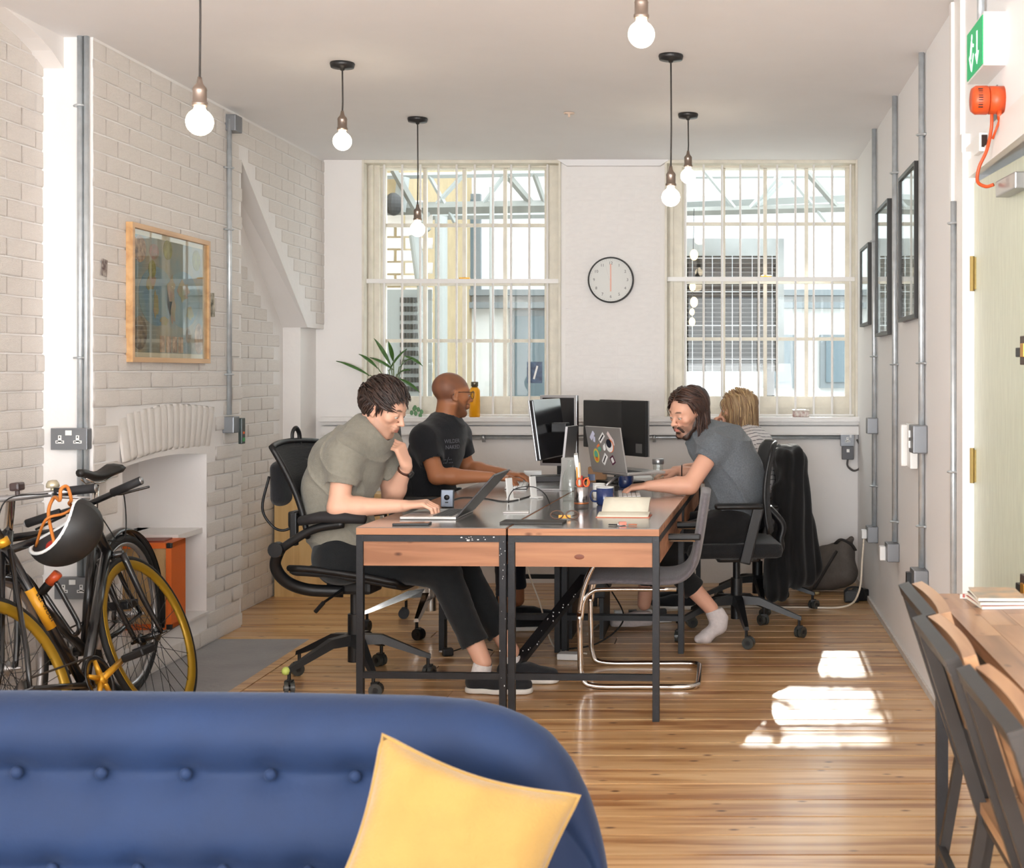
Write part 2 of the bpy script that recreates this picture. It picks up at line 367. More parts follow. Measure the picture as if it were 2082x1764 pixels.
# ---------------- right side ----------------
wr = B().bx((XR,4.72,0),(XR+.15,9.0,HC)).bx((XR,3.75,2.05),(XR+.15,4.72,HC)).bx((XR,3.68,0),(1.7,3.76,HC))
struct('wall_right', wr, M('smooth_white_wall', (240,239,239), .6, bump=.1, bs=10))
struct('wall_right_rear', B().bx((1.6,-2.7,0),(1.7,3.67,HC)), wall_m)
struct('wall_rear', B().bx((-3,-2.7,0),(1.7,-2.6,.5)).bx((-3,-2.7,2.5),(1.7,-2.6,HC)).bx((-3,-2.7,.5),(-2.6,-2.6,2.5)).bx((1.2,-2.7,.5),(1.7,-2.6,2.5)), wall_m)
struct('baseboard_right', B().bx((XR-.012,4.9,0),(XR,YB,.03)), M('grimy_white', (205,198,190), .6, var=.1, vs=30))
# door casing
dc = B().bx((XR-.045,4.66,0),(XR,4.76,2.12)).bx((XR-.03,4.76,0),(XR,4.86,2.2)).bx((XR-.018,4.86,0),(XR,5.05,HC)).bx((XR-.026,3.78,2.03),(XR,4.759,2.09)).bx((XR-.016,3.78,2.09),(XR,4.859,2.15)).bx((XR-.0305,4.98,0),(XR,5.02,HC-.01))
struct('trim_5', dc, gloss_w, label='white moulded door casing')
struct('trim_6', B().bx((XR+.1,3.70,0),(XR+1.2,3.72,HC)).bx((XR+.15,4.72,0),(XR+1.2,4.8,HC)).bx((XR+1.2,3.7,0),(XR+1.25,4.8,HC)), M('hall', (150,150,140), .8))
dr = struct('door_1', B(), M('pale_green_door', (196,201,182), .35, bump=.12, bs=25, stretch=(8,8,1), var=.06, vs=8))
dr.location = (XR-.005, 4.66, 0); dr.rotation_euler = (0,0,R(3.5))
put('door_leaf', B().bx((0,-.78,.01),(.045,0,2.01)), MATS['pale_green_door'], dr)
put('door_edge', B().bx((-.001,-.784,.01),(.046,-.778,2.01)), M('door_edge_grey', (72,74,76), .45), dr, label='dark grey painted closing edge')
for zz in (1.70, 1.04, .35): put('hinge', B().cyl((-.008,-.004,zz-.06),(-.008,-.004,zz+.06),.008,seg=10).bx((-.004,-.03,zz-.055),(.0,0,zz+.055)), M('brass_hinge', (150,130,80), .4, metal=.8), dr)
for zz in (1.425, .725):
    q = put('rim_lock', B().box((-.016,-.715,zz),(.03,.09,.085),bev=.003), M('bronze_lock', (86,72,66), .4, metal=.5), dr)
    put('keeper', B().box((-.034,-.715,zz),(.008,.035,.04),bev=.002), M('brass', (205,150,60), .3, metal=.7), q)
    put('bolt', B().box((-.02,-.65,zz-.005),(.02,.06,.028),bev=.003), M('dark_bolt', (60,60,60), .4, metal=.6), q)
    put('edge_plate', B().box((.022,-.79,zz),(.05,.014,.075),bev=.003), galv, q)
put('door_closer', B().box((-.02,-.55,1.93),(.045,.22,.05),bev=.004), silver, dr)
put('kick', B().bx((-.002,-.72,.02),(-.0005,-.05,.2)), silver, dr)
# ---------------- back wall ----------------
W1 = (-2.33,-1.05); W2 = (-.375,.868); SZ = 1.075
wb = B().bx((-2.9,YB,0),(1.7,9.0,SZ-.03)).bx((-2.9,YB,SZ-.03),(W1[0],9.0,HC)).bx((W1[1],YB+.02,SZ-.03),(W2[0],9.0,HC)).bx((W2[1],YB,SZ-.03),(1.7,9.0,HC))
bw = struct('wall_back', wb, wall_m)
bricks(bw, (W1[1]+.03, YB+.02, 0), (1,0,0), (0,-1,0), W2[0]-W1[1]-.06, SZ, 2.66, None, .0016, bl=.225, ch=.078, seed=22, gap=.0015, om=wall_m)
struct('wall_back_cornice', B().prism([(W1[1]-.02,YB-.02,HC),(W1[1]+.04,YB-.02,HC-.04),(W2[0]-.03,YB-.02,HC-.04),(W2[0]+.03,YB-.02,HC)], (0,.1,0)), ceil_m)
sill = B().bx((-2.58,8.62,SZ-.028),(XR,9.0,SZ)).bx((-2.58,8.66,SZ-.05),(XR,8.75,SZ-.028)).bx((-2.58,8.68,SZ-.104),(XR,8.75,SZ-.06)).bx((-2.58,8.665,SZ-.114),(XR,8.75,SZ-.104))
struct('trim_7', sill, gloss_w, label='long white window sill board across the back wall')
def sash(nm, W, gx, cols, rows_z, jl, jr, barx):
    w = struct(nm, B(), frame_w)
    x0, x1 = W; g0, g1 = gx; Yf = 8.90
    put('window_reveal', B().bx((x0-.001,YB-.01,SZ),(x0+.012,9.0,HC)).bx((x1-.012,YB-.01,SZ),(x1+.001,9.0,HC)).bx((x0,YB,HC-.02),(x1,9.0,HC)), frame_w, w)
    put('window_box', B().bx((x0+.01,Yf-.06,SZ),(g0-.03,9.0,HC)).bx((x0+.03,Yf-.08,SZ),(x0+.05,Yf,HC)).bx((g1+.03,Yf-.06,SZ),(x1-.01,9.0,HC)).bx((g0-.03,Yf-.04,2.702),(g1+.03,9.0,HC)).bx((g0-.03,Yf-.02,SZ),(g1+.03,9.0,SZ+.03)), frame_w, w)
    put('sash_stile', B().bx((g0-.03,Yf-.02,SZ+.03),(g0,Yf+.02,2.702)), frame_w, w); put('sash_stile', B().bx((g1,Yf-.02,SZ+.03),(g1+.03,Yf+.02,2.702)), frame_w, w)
    put('bottom_rail', B().bx((g0,Yf-.025,SZ+.03),(g1,Yf+.02,rows_z[0])).bx((g0-.03,Yf-.035,SZ+.055),(g1+.03,Yf-.02,SZ+.066)), frame_w, w)
    put('meeting_rail', B().bx((g0,Yf-.03,rows_z[2]-.022),(g1,Yf+.02,rows_z[2]+.018)), frame_w, w)
    for z in (rows_z[1], rows_z[3]): put('glazing_bar', B().bx((g0,Yf-.014,z-.011),(g1,Yf+.014,z+.011)), frame_w, w)
    for x in cols: put('glazing_bar', B().bx((x-.012,Yf-.016,rows_z[0]),(x+.012,Yf+.016,rows_z[4])), frame_w, w)
    xs = [g0]+cols+[g1]
    for i in range(4):
        for j in range(4):
            put('pane', B().bx((xs[i]+.01,Yf+.003,rows_z[j]+.005),(xs[i+1]-.01,Yf+.007,rows_z[j+1]-.005)), glass, w)
    put('sash_lock', B().box(((g0+g1)/2,Yf-.03,rows_z[2]+.025),(.07,.03,.012),bev=.003), M('brass', (205,150,60), .3, metal=.7), w)
    g = put('security_grille', B().bx((x0+.005,8.792,rows_z[2]-.012),(x1-.005,8.80,rows_z[2]+.016)).bx((barx[0]-.02,8.792,SZ+.004),(barx[-1]+.02,8.80,SZ+.014)), gloss_w, w, label='flat white cross bar of the window grille')
    for x in barx: put('bar', B().cyl((x,8.806,SZ),(x,8.806,HC),.0075,seg=8), gloss_w, g)
    for x in (x0+.02, x1-.02):
        for z in (1.3,1.6,1.9,2.2,2.5): pass
    return w
w1 = sash('window_1', W1, (-2.215,-1.172), [-1.958,-1.70,-1.432], [1.204,1.568,1.952,2.327,2.700], 0, 0, [-2.325+.1182*i for i in range(11)])
w2 = sash('window_2', W2, (-.238,.802), [.0033,.277,.548], [1.204,1.580,1.965,2.336,2.700], 0, 0, [-.365+.1195*i for i in range(11)][1:])
sun_st = put('window_sticker', B().box((P(1087,757,8.89)), (.10,.002,.14)), M('blue_sticker', (38,52,84), .4, col2=(70,96,130), vs=30), w1, label='dark blue rectangular sticker on a lower pane')
put('sticker_streak', B().box(P(1089,757,8.887), (.012,.002,.09), rot=(0,R(15),0)), white_p, sun_st)
# ---------------- outside ----------------
ext = M('outside_white_paint', (196,197,195), .8, var=.04, vs=2)
gm = thing('neighbouring_building', 'white painted building seen through both windows across the yard', 'building', (0,14,0), world=True)
put('wall', B().bx((-4.5,14,-2),(-.03,14.4,5.6)).bx((.84,14,-2),(4,14.4,5.6)).bx((-.03,14,-2),(.84,14.4,3.66)).bx((-.03,14,4.98),(.84,14.4,5.6)).prism([(-.03,14,4.98),(-.03,14,4.3),(.32,14,4.98)],(0,.4,0)).prism([(-.03,14,3.66),(.27,14,3.66),(-.03,14,4.2)],(0,.4,0)), ext, gm)  # unseen upper part is raised to block sun, its gap shapes the floor patch
put('sun_gap_bar', B().bx((.30,14.1,3.7),(.33,14.13,4.9)).bx((.6,14.1,3.7),(.62,14.13,5)), ext, gm)  # unseen bars added across the gap to break up the sun patch
sm = M('outside_pale_grey', (104,110,112), .7); gd = M('outside_window_glass', (84,98,104), .2)
for (a, b_, c, d) in ((-3.3,-2.5,2.2,3.2),(-2.2,-1.6,.9,2.0),(1.0,1.6,1.2,1.75),(.4,.75,1.2,1.75),(-1.2,-.5,2.0,2.9)):
    q = put('window', B().bx((a,13.93,c),(b_,14,d)), sm, gm); put('pane', B().bx((a+.06,13.915,c+.06),(b_-.06,13.93,d-.06)), gd, q)
for z in (2.15, 2.02, .95): put('ledge', B().bx((-4.4,13.85,z),(3.9,14,z+.06)), sm, gm)
yb = thing('yard_brick_wall', 'pale yellow brick wall on the left beyond the left window', 'wall', (-3.3,9.3,0), world=True)
put('wall', B().bx((-3.6,9.25,-1),(-3.26,14,4.2)).bx((-3.26,10.9,-1),(-2.6,14,4.2)), M('stock_brick', (150,132,100), .85, var=.1, vs=8, bump=.4, bs=25), yb)
for (z) in [1.0+.1*i for i in range(18)]:
    for k in range(3): mobj('brick', BR[(k+int(z*10)) % 6], (-2.93+.24*k-.07*(int(z*10) % 2), 10.9, z), yb, (0,0,math.pi), (.22,.012,.088)).location -= Vector((-3.3,9.3,0))
for ch in yb.children:
    if ch.name.startswith('brick'): pass
lv = thing('ventilation_louvre', 'large dark louvred vent housing seen through the right window', 'vent', (.1,10.9,1.0), world=True)
a_, b_ = P(1393,755,10.9), P(1594,485,10.9)
put('housing', B().bx((a_.x-.25,10.951,a_.z),(b_.x-.001,11.4,b_.z-.001)).bx((b_.x-.06,10.88,a_.z),(b_.x,10.95,b_.z)).bx((a_.x-.25,10.88,b_.z-.14),(b_.x-.061,10.949,b_.z)), M('louvre_housing', (96,98,96), .6, col2=(128,130,128), vs=3), lv)
lm = M('dark_louvre', (54,49,44), .6)
for i in range(24):
    z = a_.z+.03+i*.036; put('slat', B().box(((a_.x-.25+b_.x-.06)/2,10.90,z),(b_.x-.06-a_.x+.25,.05,.006),rot=(R(-30),0,0)), lm, lv)
put('support', B().bx((a_.x-.2,11.1,-.2),(a_.x-.12,11.2,a_.z)).bx((b_.x-.15,11.1,-.2),(b_.x-.07,11.2,a_.z)), lm, lv)
put('slat_backing', B().bx((a_.x-.25,10.935,a_.z),(b_.x-.06,10.95,b_.z-.14)), M('louvre_back', (60,56,50), .8), lv)
cg = B()
for k in range(6): cg.box((a_.x-.1+k*.16,10.86,(a_.z+b_.z)/2-.07),(.004,.004,b_.z-a_.z-.14))
for k in range(4): cg.box(((a_.x+b_.x)/2-.1,10.86,a_.z+.1+k*.27),(b_.x-a_.x+.1,.004,.004))
put('cage', cg, galv, lv)
rf = thing('roof_truss', 'weathered white timber and steel roof truss above the yard', 'truss', (0,12,0), world=True)
tm = M('weathered_truss', (112,112,106), .7, var=.15, vs=6); tm2 = M('pale_truss', (142,145,142), .7)
def beam(x0, y0, x1, y1, Y, r, m, nm='strut'):
    a, b2 = P(x0,y0,Y), P(x1,y1,Y); put(nm, B().tube([a,b2], r, 4), m, rf)
for args in ((780,358,1130,352,10.8,.025,tm2),(780,425,1180,418,10.8,.05,tm,'beam'),(840,440,1180,436,11.2,.03,tm2),(800,345,870,470,10.6,.03,tm),(865,440,945,352,10.8,.02,tm2),(870,352,925,452,10.8,.018,tm2),(975,425,1030,350,10.8,.018,tm2),(1035,360,1090,425,10.8,.03,tm),(1085,350,1110,420,10.8,.022,tm),(1395,430,1720,422,10.9,.035,tm,'beam'),(1395,412,1720,398,11.3,.05,tm2,'beam'),(1430,345,1500,430,10.9,.016,tm2),(1520,430,1590,350,10.9,.022,tm2),(1540,420,1590,370,10.9,.02,tm2),(1610,365,1680,450,10.9,.018,tm2),(1640,350,1705,425,10.9,.026,tm),(1395,360,1720,358,11.2,.015,tm2)): beam(*args)
for (x0,y0,x1,y1,r) in ((845,470,860,620,.045),(895,470,897,830,.045),(993,470,1000,580,.03)):
    pass
dp = thing('drainpipe', 'pale grey drainpipe cluster outside the left window', 'pipe', P(870,800,10.7), world=True)
for (x0,y0,x1,y1,r) in ((843,478,857,580,.045),(857,580,862,860,.035),(897,440,897,860,.05),(1000,380,1000,860,.02),(820,360,812,430,.05)): put('pipe', B().cyl(P(x0,y0,10.7),P(x1,y1,10.7),r), tm2, dp)
put('pipe_elbow', B().ell(P(800,415,10.5),(.07,.07,.09)), M('dark_pipe', (40,38,36), .6), dp)
av = thing('air_brick_grille', 'grid of dark vent openings in the yard wall outside the left window', 'vent', P(833,700,10.88), world=True)
put('frame', B().box(P(833,700,10.87),(.36,.02,.88)), tm2, av)
for i in range(6):
    for j in range(11):
        put('slot', B().box(P(816+i*6.6,610+j*18,10.85),(.018,.02,.042)), M('vent_dark', (60,56,50), .8), av)
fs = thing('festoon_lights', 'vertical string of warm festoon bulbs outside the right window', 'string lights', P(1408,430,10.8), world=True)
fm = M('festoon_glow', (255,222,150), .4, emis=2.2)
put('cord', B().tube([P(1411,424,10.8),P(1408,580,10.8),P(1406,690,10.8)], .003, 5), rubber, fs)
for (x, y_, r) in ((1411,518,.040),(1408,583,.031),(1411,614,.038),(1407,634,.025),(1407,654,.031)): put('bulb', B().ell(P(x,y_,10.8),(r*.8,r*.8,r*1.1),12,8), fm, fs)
struct('trim_8', B().bx((-8,9.2,-.3),(8,30,-.2)), M('yard_paving', (180,178,172), .9))
# ---------------- SDF modelling of bodies and clothes ----------------
class Grid:
    def __init__(s, lo, hi, h):
        s.lo = np.array(lo, float); s.h = h; n = np.ceil((np.array(hi)-s.lo)/h).astype(int)+1
        s.F = np.full(n, .2, np.float32); s.ax = [(s.lo[i]+h*np.arange(n[i])).astype(np.float32) for i in range(3)]
    def _sl(s, lo, hi):
        a = np.clip(np.floor((np.array(lo)-s.lo)/s.h).astype(int), 0, np.array(s.F.shape)); b = np.clip(np.ceil((np.array(hi)-s.lo)/s.h).astype(int)+1, 0, np.array(s.F.shape))
        return a, b
    def op(s, f, lo, hi, k=.01, o='+'):
        a, b = s._sl(lo, hi)
        if (b <= a).any(): return
        X = s.ax[0][a[0]:b[0], None, None]; Y = s.ax[1][None, a[1]:b[1], None]; Z = s.ax[2][None, None, a[2]:b[2]]
        A = s.F[a[0]:b[0], a[1]:b[1], a[2]:b[2]]; d = f(X, Y, Z)
        k = max(k, 1e-5)
        if o == '+': h = np.maximum(k-np.abs(A-d), 0)/k; A[...] = np.minimum(A, d)-h*h*k*.25
        else:
            if o == '-': d = -d
            h = np.maximum(k-np.abs(A-d), 0)/k; A[...] = np.maximum(A, d)+h*h*k*.25
    def cone(s, a, b, ra, rb, k=.02, w=None, sc=1., o='+'):
        a = np.array(a, float); b = np.array(b, float); ab = b-a; L = max(float(ab@ab), 1e-9)
        if w is not None: w = np.array(w, float); w = w/np.linalg.norm(w)
        def f(X, Y, Z):
            x, y, z = X-a[0], Y-a[1], Z-a[2]
            t = np.clip((x*ab[0]+y*ab[1]+z*ab[2])/L, 0, 1); r = ra+(rb-ra)*t
            x = x-t*ab[0]; y = y-t*ab[1]; z = z-t*ab[2]
            if w is not None:
                q = (x*w[0]+y*w[1]+z*w[2])*(1/sc-1); x = x+q*w[0]; y = y+q*w[1]; z = z+q*w[2]
            return np.sqrt(x*x+y*y+z*z)-r
        m = max(ra, rb)*max(1, sc)+k+.02
        s.op(f, np.minimum(a, b)-m, np.maximum(a, b)+m, k, o)
    def ell(s, c, r, Rm=None, k=.01, o='+'):
        c = np.array(c, float); r = np.array(r if hasattr(r, '__len__') else (r,)*3, float); Q = np.array(Rm) if Rm is not None else np.eye(3); mr = r.min()
        def f(X, Y, Z):
            x, y, z = X-c[0], Y-c[1], Z-c[2]
            u = [(x*Q[0,i]+y*Q[1,i]+z*Q[2,i])/r[i] for i in range(3)]
            g = np.sqrt(u[0]**2+u[1]**2+u[2]**2); u2 = np.sqrt((u[0]/r[0])**2+(u[1]/r[1])**2+(u[2]/r[2])**2)
            return g*(g-1)/np.maximum(u2, 1e-6)
        m = r.max()+k+.02; s.op(f, c-m, c+m, k, o)
    def sleeve(s, a, q, ra, rb, inner, k=.025, depth=.07):
        a = np.array(a, float); q = np.array(q, float); ab = q-a; L = float(ab@ab); n = ab/math.sqrt(L); e = q+n*.05
        def f(X, Y, Z):
            x, y, z = X-a[0], Y-a[1], Z-a[2]; t = (x*ab[0]+y*ab[1]+z*ab[2])/L; tc = np.clip(t, 0, 1.3); r = ra+(rb-ra)*np.minimum(tc,1)
            d = np.sqrt((x-tc*ab[0])**2+(y-tc*ab[1])**2+(z-tc*ab[2])**2)-r; pl = (t-1)*math.sqrt(L); h = np.maximum(d, pl)
            return np.maximum(h, np.minimum(-(d+inner), 9)*(t > .0) + (-9)*(t <= 0)) if False else np.maximum(h, np.where(pl > -depth, -(d+inner), -9))
        m = max(ra, rb)+k+.06; s.op(f, np.minimum(a, e)-m, np.maximum(a, e)+m, k, '+')
    def cut(s, p, n, c=None, rad=9, k=.002):
        """remove what lies on the +n side of the plane, within rad of c"""
        p = np.array(p, float); n = np.array(n, float); n = n/np.linalg.norm(n); c = p if c is None else np.array(c, float)
        def f(X, Y, Z): return (X-p[0])*n[0]+(Y-p[1])*n[1]+(Z-p[2])*n[2]
        s.op(f, c-rad, c+rad, k, '&')
    def mesh(s):
        F = s.F; S = F < 0; n = F.shape
        c = np.zeros([q-1 for q in n], np.int8)
        for i in (0,1):
            for j in (0,1):
                for k in (0,1): c += S[i:n[0]-1+i, j:n[1]-1+j, k:n[2]-1+k]
        act = (c > 0) & (c < 8); I, J, K = np.nonzero(act); N = len(I)
        idx = np.full(act.shape, -1, np.int32); idx[I,J,K] = np.arange(N)
        acc = np.zeros((N,3)); cnt = np.zeros(N)
        cor = [(i,j,k) for i in (0,1) for j in (0,1) for k in (0,1)]; V = {q: F[I+q[0], J+q[1], K+q[2]] for q in cor}
        for q in cor:
            for ax in range(3):
                if q[ax] == 0:
                    q2 = list(q); q2[ax] = 1; q2 = tuple(q2); a, b = V[q], V[q2]; m = (a < 0) != (b < 0)
                    t = np.where(m, a/np.where(m, a-b, 1), 0); p = np.tile(np.array(q, float), (N,1)); p[:,ax] += t
                    acc[m] += p[m]; cnt[m] += 1
        v = (np.stack([I,J,K], 1)+acc/cnt[:,None])*s.h+s.lo
        fs = []
        for ax in range(3):
            sl0 = [slice(1, m-1) for m in n]; sl1 = list(sl0); sl0[ax] = slice(0, n[ax]-1); sl1[ax] = slice(1, n[ax])
            A = S[tuple(sl0)]; Bm = S[tuple(sl1)]; e = np.argwhere(A != Bm)
            if not len(e): continue
            off = np.ones(3, int); off[ax] = 0; e = e+off; d1, d2 = [(1,2),(2,0),(0,1)][ax]
            def cell(a, b):
                q = e.copy(); q[:,d1] -= a; q[:,d2] -= b; return idx[q[:,0], q[:,1], q[:,2]]
            quad = np.stack([cell(1,1), cell(0,1), cell(0,0), cell(1,0)], 1)
            ins = S[e[:,0], e[:,1], e[:,2]]; quad[~ins] = quad[~ins][:,::-1]; fs.append(quad)
        return v, np.concatenate(fs)
def smooth_noise(v, sc, seed=0):
    r = np.random.default_rng(seed); o = np.zeros(len(v))
    for i in range(7):
        d = r.normal(size=3); d /= np.linalg.norm(d); o += np.sin(v@d*sc*r.uniform(.6,1.6)+r.uniform(0,6.28)+1.3*np.sin(v@np.roll(d,1)*sc*.5+r.uniform(0,6)))
    return o/7
def npmesh(name, v, f, mat, parent=None, col=None, disp=None, smooth=True, label=None, relax=1):
    me = bpy.data.meshes.new(name); n = len(v); m = len(f); q = f.shape[1]
    me.vertices.add(n); me.loops.add(m*q); me.polygons.add(m)
    me.loops.foreach_set('vertex_index', f.astype(np.int32).ravel()); me.polygons.foreach_set('loop_start', np.arange(0, m*q, q, dtype=np.int32)); 
    if relax:
        for _ in range(relax):
            acc = np.zeros_like(v); cnt = np.zeros(n)
            for i in range(q):
                a = f[:,i]; b = f[:,(i+1) % q]; 
                for ax in range(3): acc[:,ax] += np.bincount(a, v[b,ax], n)+np.bincount(b, v[a,ax], n)
                cnt += np.bincount(a, minlength=n)+np.bincount(b, minlength=n)
            v = v*.5+.5*acc/np.maximum(cnt,1)[:,None]
    if disp is not None:
        fn = np.cross(v[f[:,2]]-v[f[:,0]], v[f[:,(3 % q)]]-v[f[:,1]]); nn = np.zeros_like(v)
        for i in range(q):
            for ax in range(3): nn[:,ax] += np.bincount(f[:,i], fn[:,ax], n)
        nn /= np.maximum(np.linalg.norm(nn, axis=1), 1e-12)[:,None]; v = v+nn*disp(v)[:,None]
    me.vertices.foreach_set('co', v.astype(np.float32).ravel()); me.update(calc_edges=True)
    if smooth: me.polygons.foreach_set('use_smooth', [True]*m)
    if col is not None:
        ca = me.color_attributes.new('col', 'FLOAT_COLOR', 'POINT'); c = np.ones((n,4), np.float32); c[:,:3] = col(v) if callable(col) else col; ca.data.foreach_set('color', c.ravel())
    me.materials.append(mat)
    return put(name, me, mat, parent, False, label)
def L3(c): return np.array(lin(c)[:3])
class Head:
    def __init__(s, c, fdir, pitch, roll=0, sc=1.0):
        f = Vector((fdir[0]*math.cos(R(pitch)), fdir[1]*math.cos(R(pitch)), -math.sin(R(pitch))))
        h = math.hypot(fdir[0], fdir[1]); f = Vector((fdir[0]/h*math.cos(R(pitch)), fdir[1]/h*math.cos(R(pitch)), -math.sin(R(pitch))))
        r = f.cross(Vector((0,0,1))).normalized(); u = r.cross(f); q = Matrix.Rotation(R(roll), 3, f); r = q @ r; u = q @ u
        s.M = np.array([list(r), list(f), list(u)]).T; s.c = np.array(c, float); s.s = sc; s.f = f
    def w(s, p): return s.c+s.M@(np.array(p, float)*s.s)
    def l(s, v): return ((v-s.c)@s.M)/s.s
    def mat(s): return Matrix([[*(s.M[i]*s.s), s.c[i]] for i in range(3)]+[[0,0,0,1]])
def head_sdf(g, H, nose=1., jaw=1., fem=0):
    w = H.w; S = H.s; Q = H.M
    e = lambda c, r, k=.012, o='+', Rm=Q: g.ell(w(c), np.array(r)*S if hasattr(r,'__len__') else r*S, Rm, k*S, o)
    cn = lambda a, b, ra, rb, k=.01, o='+', wd=None, sc=1: g.cone(w(a), w(b), ra*S, rb*S, k*S, None if wd is None else Q@np.array(wd), sc, o)
    e((0,-.018,.034), (.074,.094,.082)); e((0,.025,.010), (.066,.066,.074), .02)
    e((0,.034,-.055), (.050*jaw,.046,.052), .02); cn((-.014,.066,-.100), (.014,.066,-.100), .017, .017, .02)
    for sx in (-1,1):
        cn((sx*.053*jaw,.004,-.050), (sx*.022,.055,-.098), .013, .014, .03)
        e((sx*.043,.058,-.016), (.021,.020,.017), .02)
        cn((sx*.012,.083,.026), (sx*.042,.070,.028), .008, .008, .014)
    for sx in (-1,1): e((sx*.030,.096,.008), (.017,.013,.011), .012, '-')
    cn((0,.082,.018), (0,.106,-.024), .0065, .0105, .012); e((0,.104+.004*nose,-.026), (.0105,.012*nose,.0095), .006)
    for sx in (-1,1): e((sx*.0125,.096,-.030), (.0065,.010,.007), .006)
    e((0,.089,-.058), (.026,.012,.020), .012)
    for sx in (-1,1): cn((0,.0985,-.0545), (sx*.020,.089,-.058), .0042, .0026, .005); cn((0,.0970,-.0665), (sx*.018,.088,-.062), .0055, .0028, .005)
    for sx in (-1,1): cn((0,.104,-.0603), (sx*.020,.0945,-.0603), .0018, .0014, .003, '-')
    e((0,.098,-.079), (.02,.006,.006), .008, '-')
    for sx in (-1,1):   # eyelids
        e((sx*.030,.0775,.0075), (.0150,.0135,.0110), .004)
        E = np.array(Q)@np.array(Euler((R(-12),0,R(sx*-22))).to_matrix())
        g.ell(w((sx*.076,-.008,-.006)), np.array((.008,.019,.031))*S, E, .006); g.ell(w((sx*.0845,-.001,-.004)), np.array((.006,.011,.020))*S, E, .005, '-')
        g.ell(w((sx*.079,.002,-.030)), np.array((.006,.008,.009))*S, E, .006)
def head_cols(H, skin, lip, beard=None, bmask=None, scalp=None):
    sk = L3(skin); lp = L3(lip)
    def f(v):
        p = H.l(v); x, y, z = p[:,0], p[:,1], p[:,2]; n = smooth_noise(v, 90, 3)
        c = sk[None,:]*(1+.035*smooth_noise(v, 25, 1)[:,None]); 
        ss = lambda t: np.clip(t, 0, 1)[:,None]
        flush = ss(1-np.sqrt(((np.abs(x)-.04)/.022)**2+((y-.07)/.03)**2+((z+.02)/.02)**2)); c = c*(1-flush*np.array([0,.10,.10]))
        m = ss((1-np.sqrt((x/.0225)**2+((z+.0605)/.0115)**2))*4)*ss((y-.08)*200); c = c*(1-m)+lp*m
        if beard is not None:
            b = bmask(p, n); c = c*(1-b[:,None])+L3(beard)*b[:,None]
        if scalp is not None:
            b = scalp[1](p, n); c = c*(1-b[:,None])+L3(scalp[0])*b[:,None]
        eb = ss((1-np.sqrt(((np.abs(x)-.030)/.020)**2+((z-.0285-(.03-np.abs(np.abs(x)-.03))*.12)/.0052)**2))*3)*ss((y-.05)*200); c = c*(1-eb*.85)+L3((46,32,24))*eb*.85
        el = ss((1-np.sqrt(((np.abs(x)-.030)/.0165)**2+((z-.0015)/.0022)**2))*3)*ss((y-.06)*200); c = c*(1-el*.9)+L3((30,20,16))*el*.9
        es = ss((1-np.sqrt(((np.abs(x)-.030)/.018)**2+((z-.006)/.013)**2))*1.2)*ss((y-.06)*200); c = c*(1-es*.16)
        return np.clip(c, 0, 1)
    return f
def eyes(H, parent, open_=.003):
    for sx in (-1,1):
        b = B().ell((sx*.030,.0785,.0045-open_*.6), (.0118,.0118,.0112), 16, 12); q = put('eye', b, M('eye_white', (222,214,206), .2), parent, 2); bm = B().ell((sx*.030,.0870,.0005), (.0058,.0037,.0050), 12, 8); i = put('iris', bm, M('iris', (48,34,24), .15), q, 2)
        T = H.mat(); q.data.transform(T); i.data.transform(T)
def hand_sdf(g, wr, d, nrm, side, curl=(.5,.5,.5,.5), thumb=.5, S=1.0, spread=.06, lift=(0,0,0,0)):
    """wr wrist, d towards the fingers, nrm = back-of-hand normal, side = direction of the thumb"""
    d = Vector(d).normalized(); n = Vector(nrm); n = (n-d*n.dot(d)).normalized(); s_ = d.cross(n); s_ = s_ if s_.dot(Vector(side)) > 0 else -s_
    wr = Vector(wr); A = lambda x, y, z: wr+d*(x*S)+s_*(y*S)+n*(z*S)
    k = .012*S
    for yy, r in ((.026,.0135),(.009,.0140),(-.009,.0135),(-.026,.0120)): g.cone(A(.012,yy*.72,0), A(.082,yy*1.05,.002), r*S*1.05, r*S*.86, k)
    L = ((.030,.043,.026,.021,.0092),(.010,.048,.029,.022,.0094),(-.010,.044,.027,.021,.0088),(-.029,.035,.021,.018,.0078))
    for i, (yy, l1, l2, l3, r) in enumerate(L):
        p = A(.084,yy,.001); c = curl[i]; a = c*.9-lift[i]; dd = (d+s_*(yy*spread*30*.03/.03*.1)).normalized(); q = [p]
        for j, (l, da) in enumerate(((l1, 0), (l2, c*1.15), (l3, c*.75))):
            a += da; q.append(q[-1]+(dd*math.cos(a)-n*math.sin(a))*l*S)
        rr_ = (r, r*.93, r*.84, r*.72)
        for j in range(3): g.cone(q[j], q[j+1], rr_[j]*S, rr_[j+1]*S, .004*S)
    t0 = A(.018,.028,-.004); t1 = A(.052,.052,-.012-.012*thumb); t2 = t1+(d*(.9)+s_*(.25-.6*thumb)-n*.25*thumb).normalized()*.034*S; t3 = t2+(d*1+s_*(.05-.7*thumb)-n*.3*thumb).normalized()*.027*S
    g.cone(t0, t1, .0155*S, .0120*S, .012*S); g.cone(t1, t2, .0115*S, .0100*S, .005*S); g.cone(t2, t3, .0100*S, .0082*S, .005*S)
    return A
def chain(g, pts, rs, k=.03, w=None, sc=1., o='+', add=0):
    for i in range(len(pts)-1): g.cone(pts[i], pts[i+1], rs[i]+add, rs[i+1]+add, k, w, sc, o)
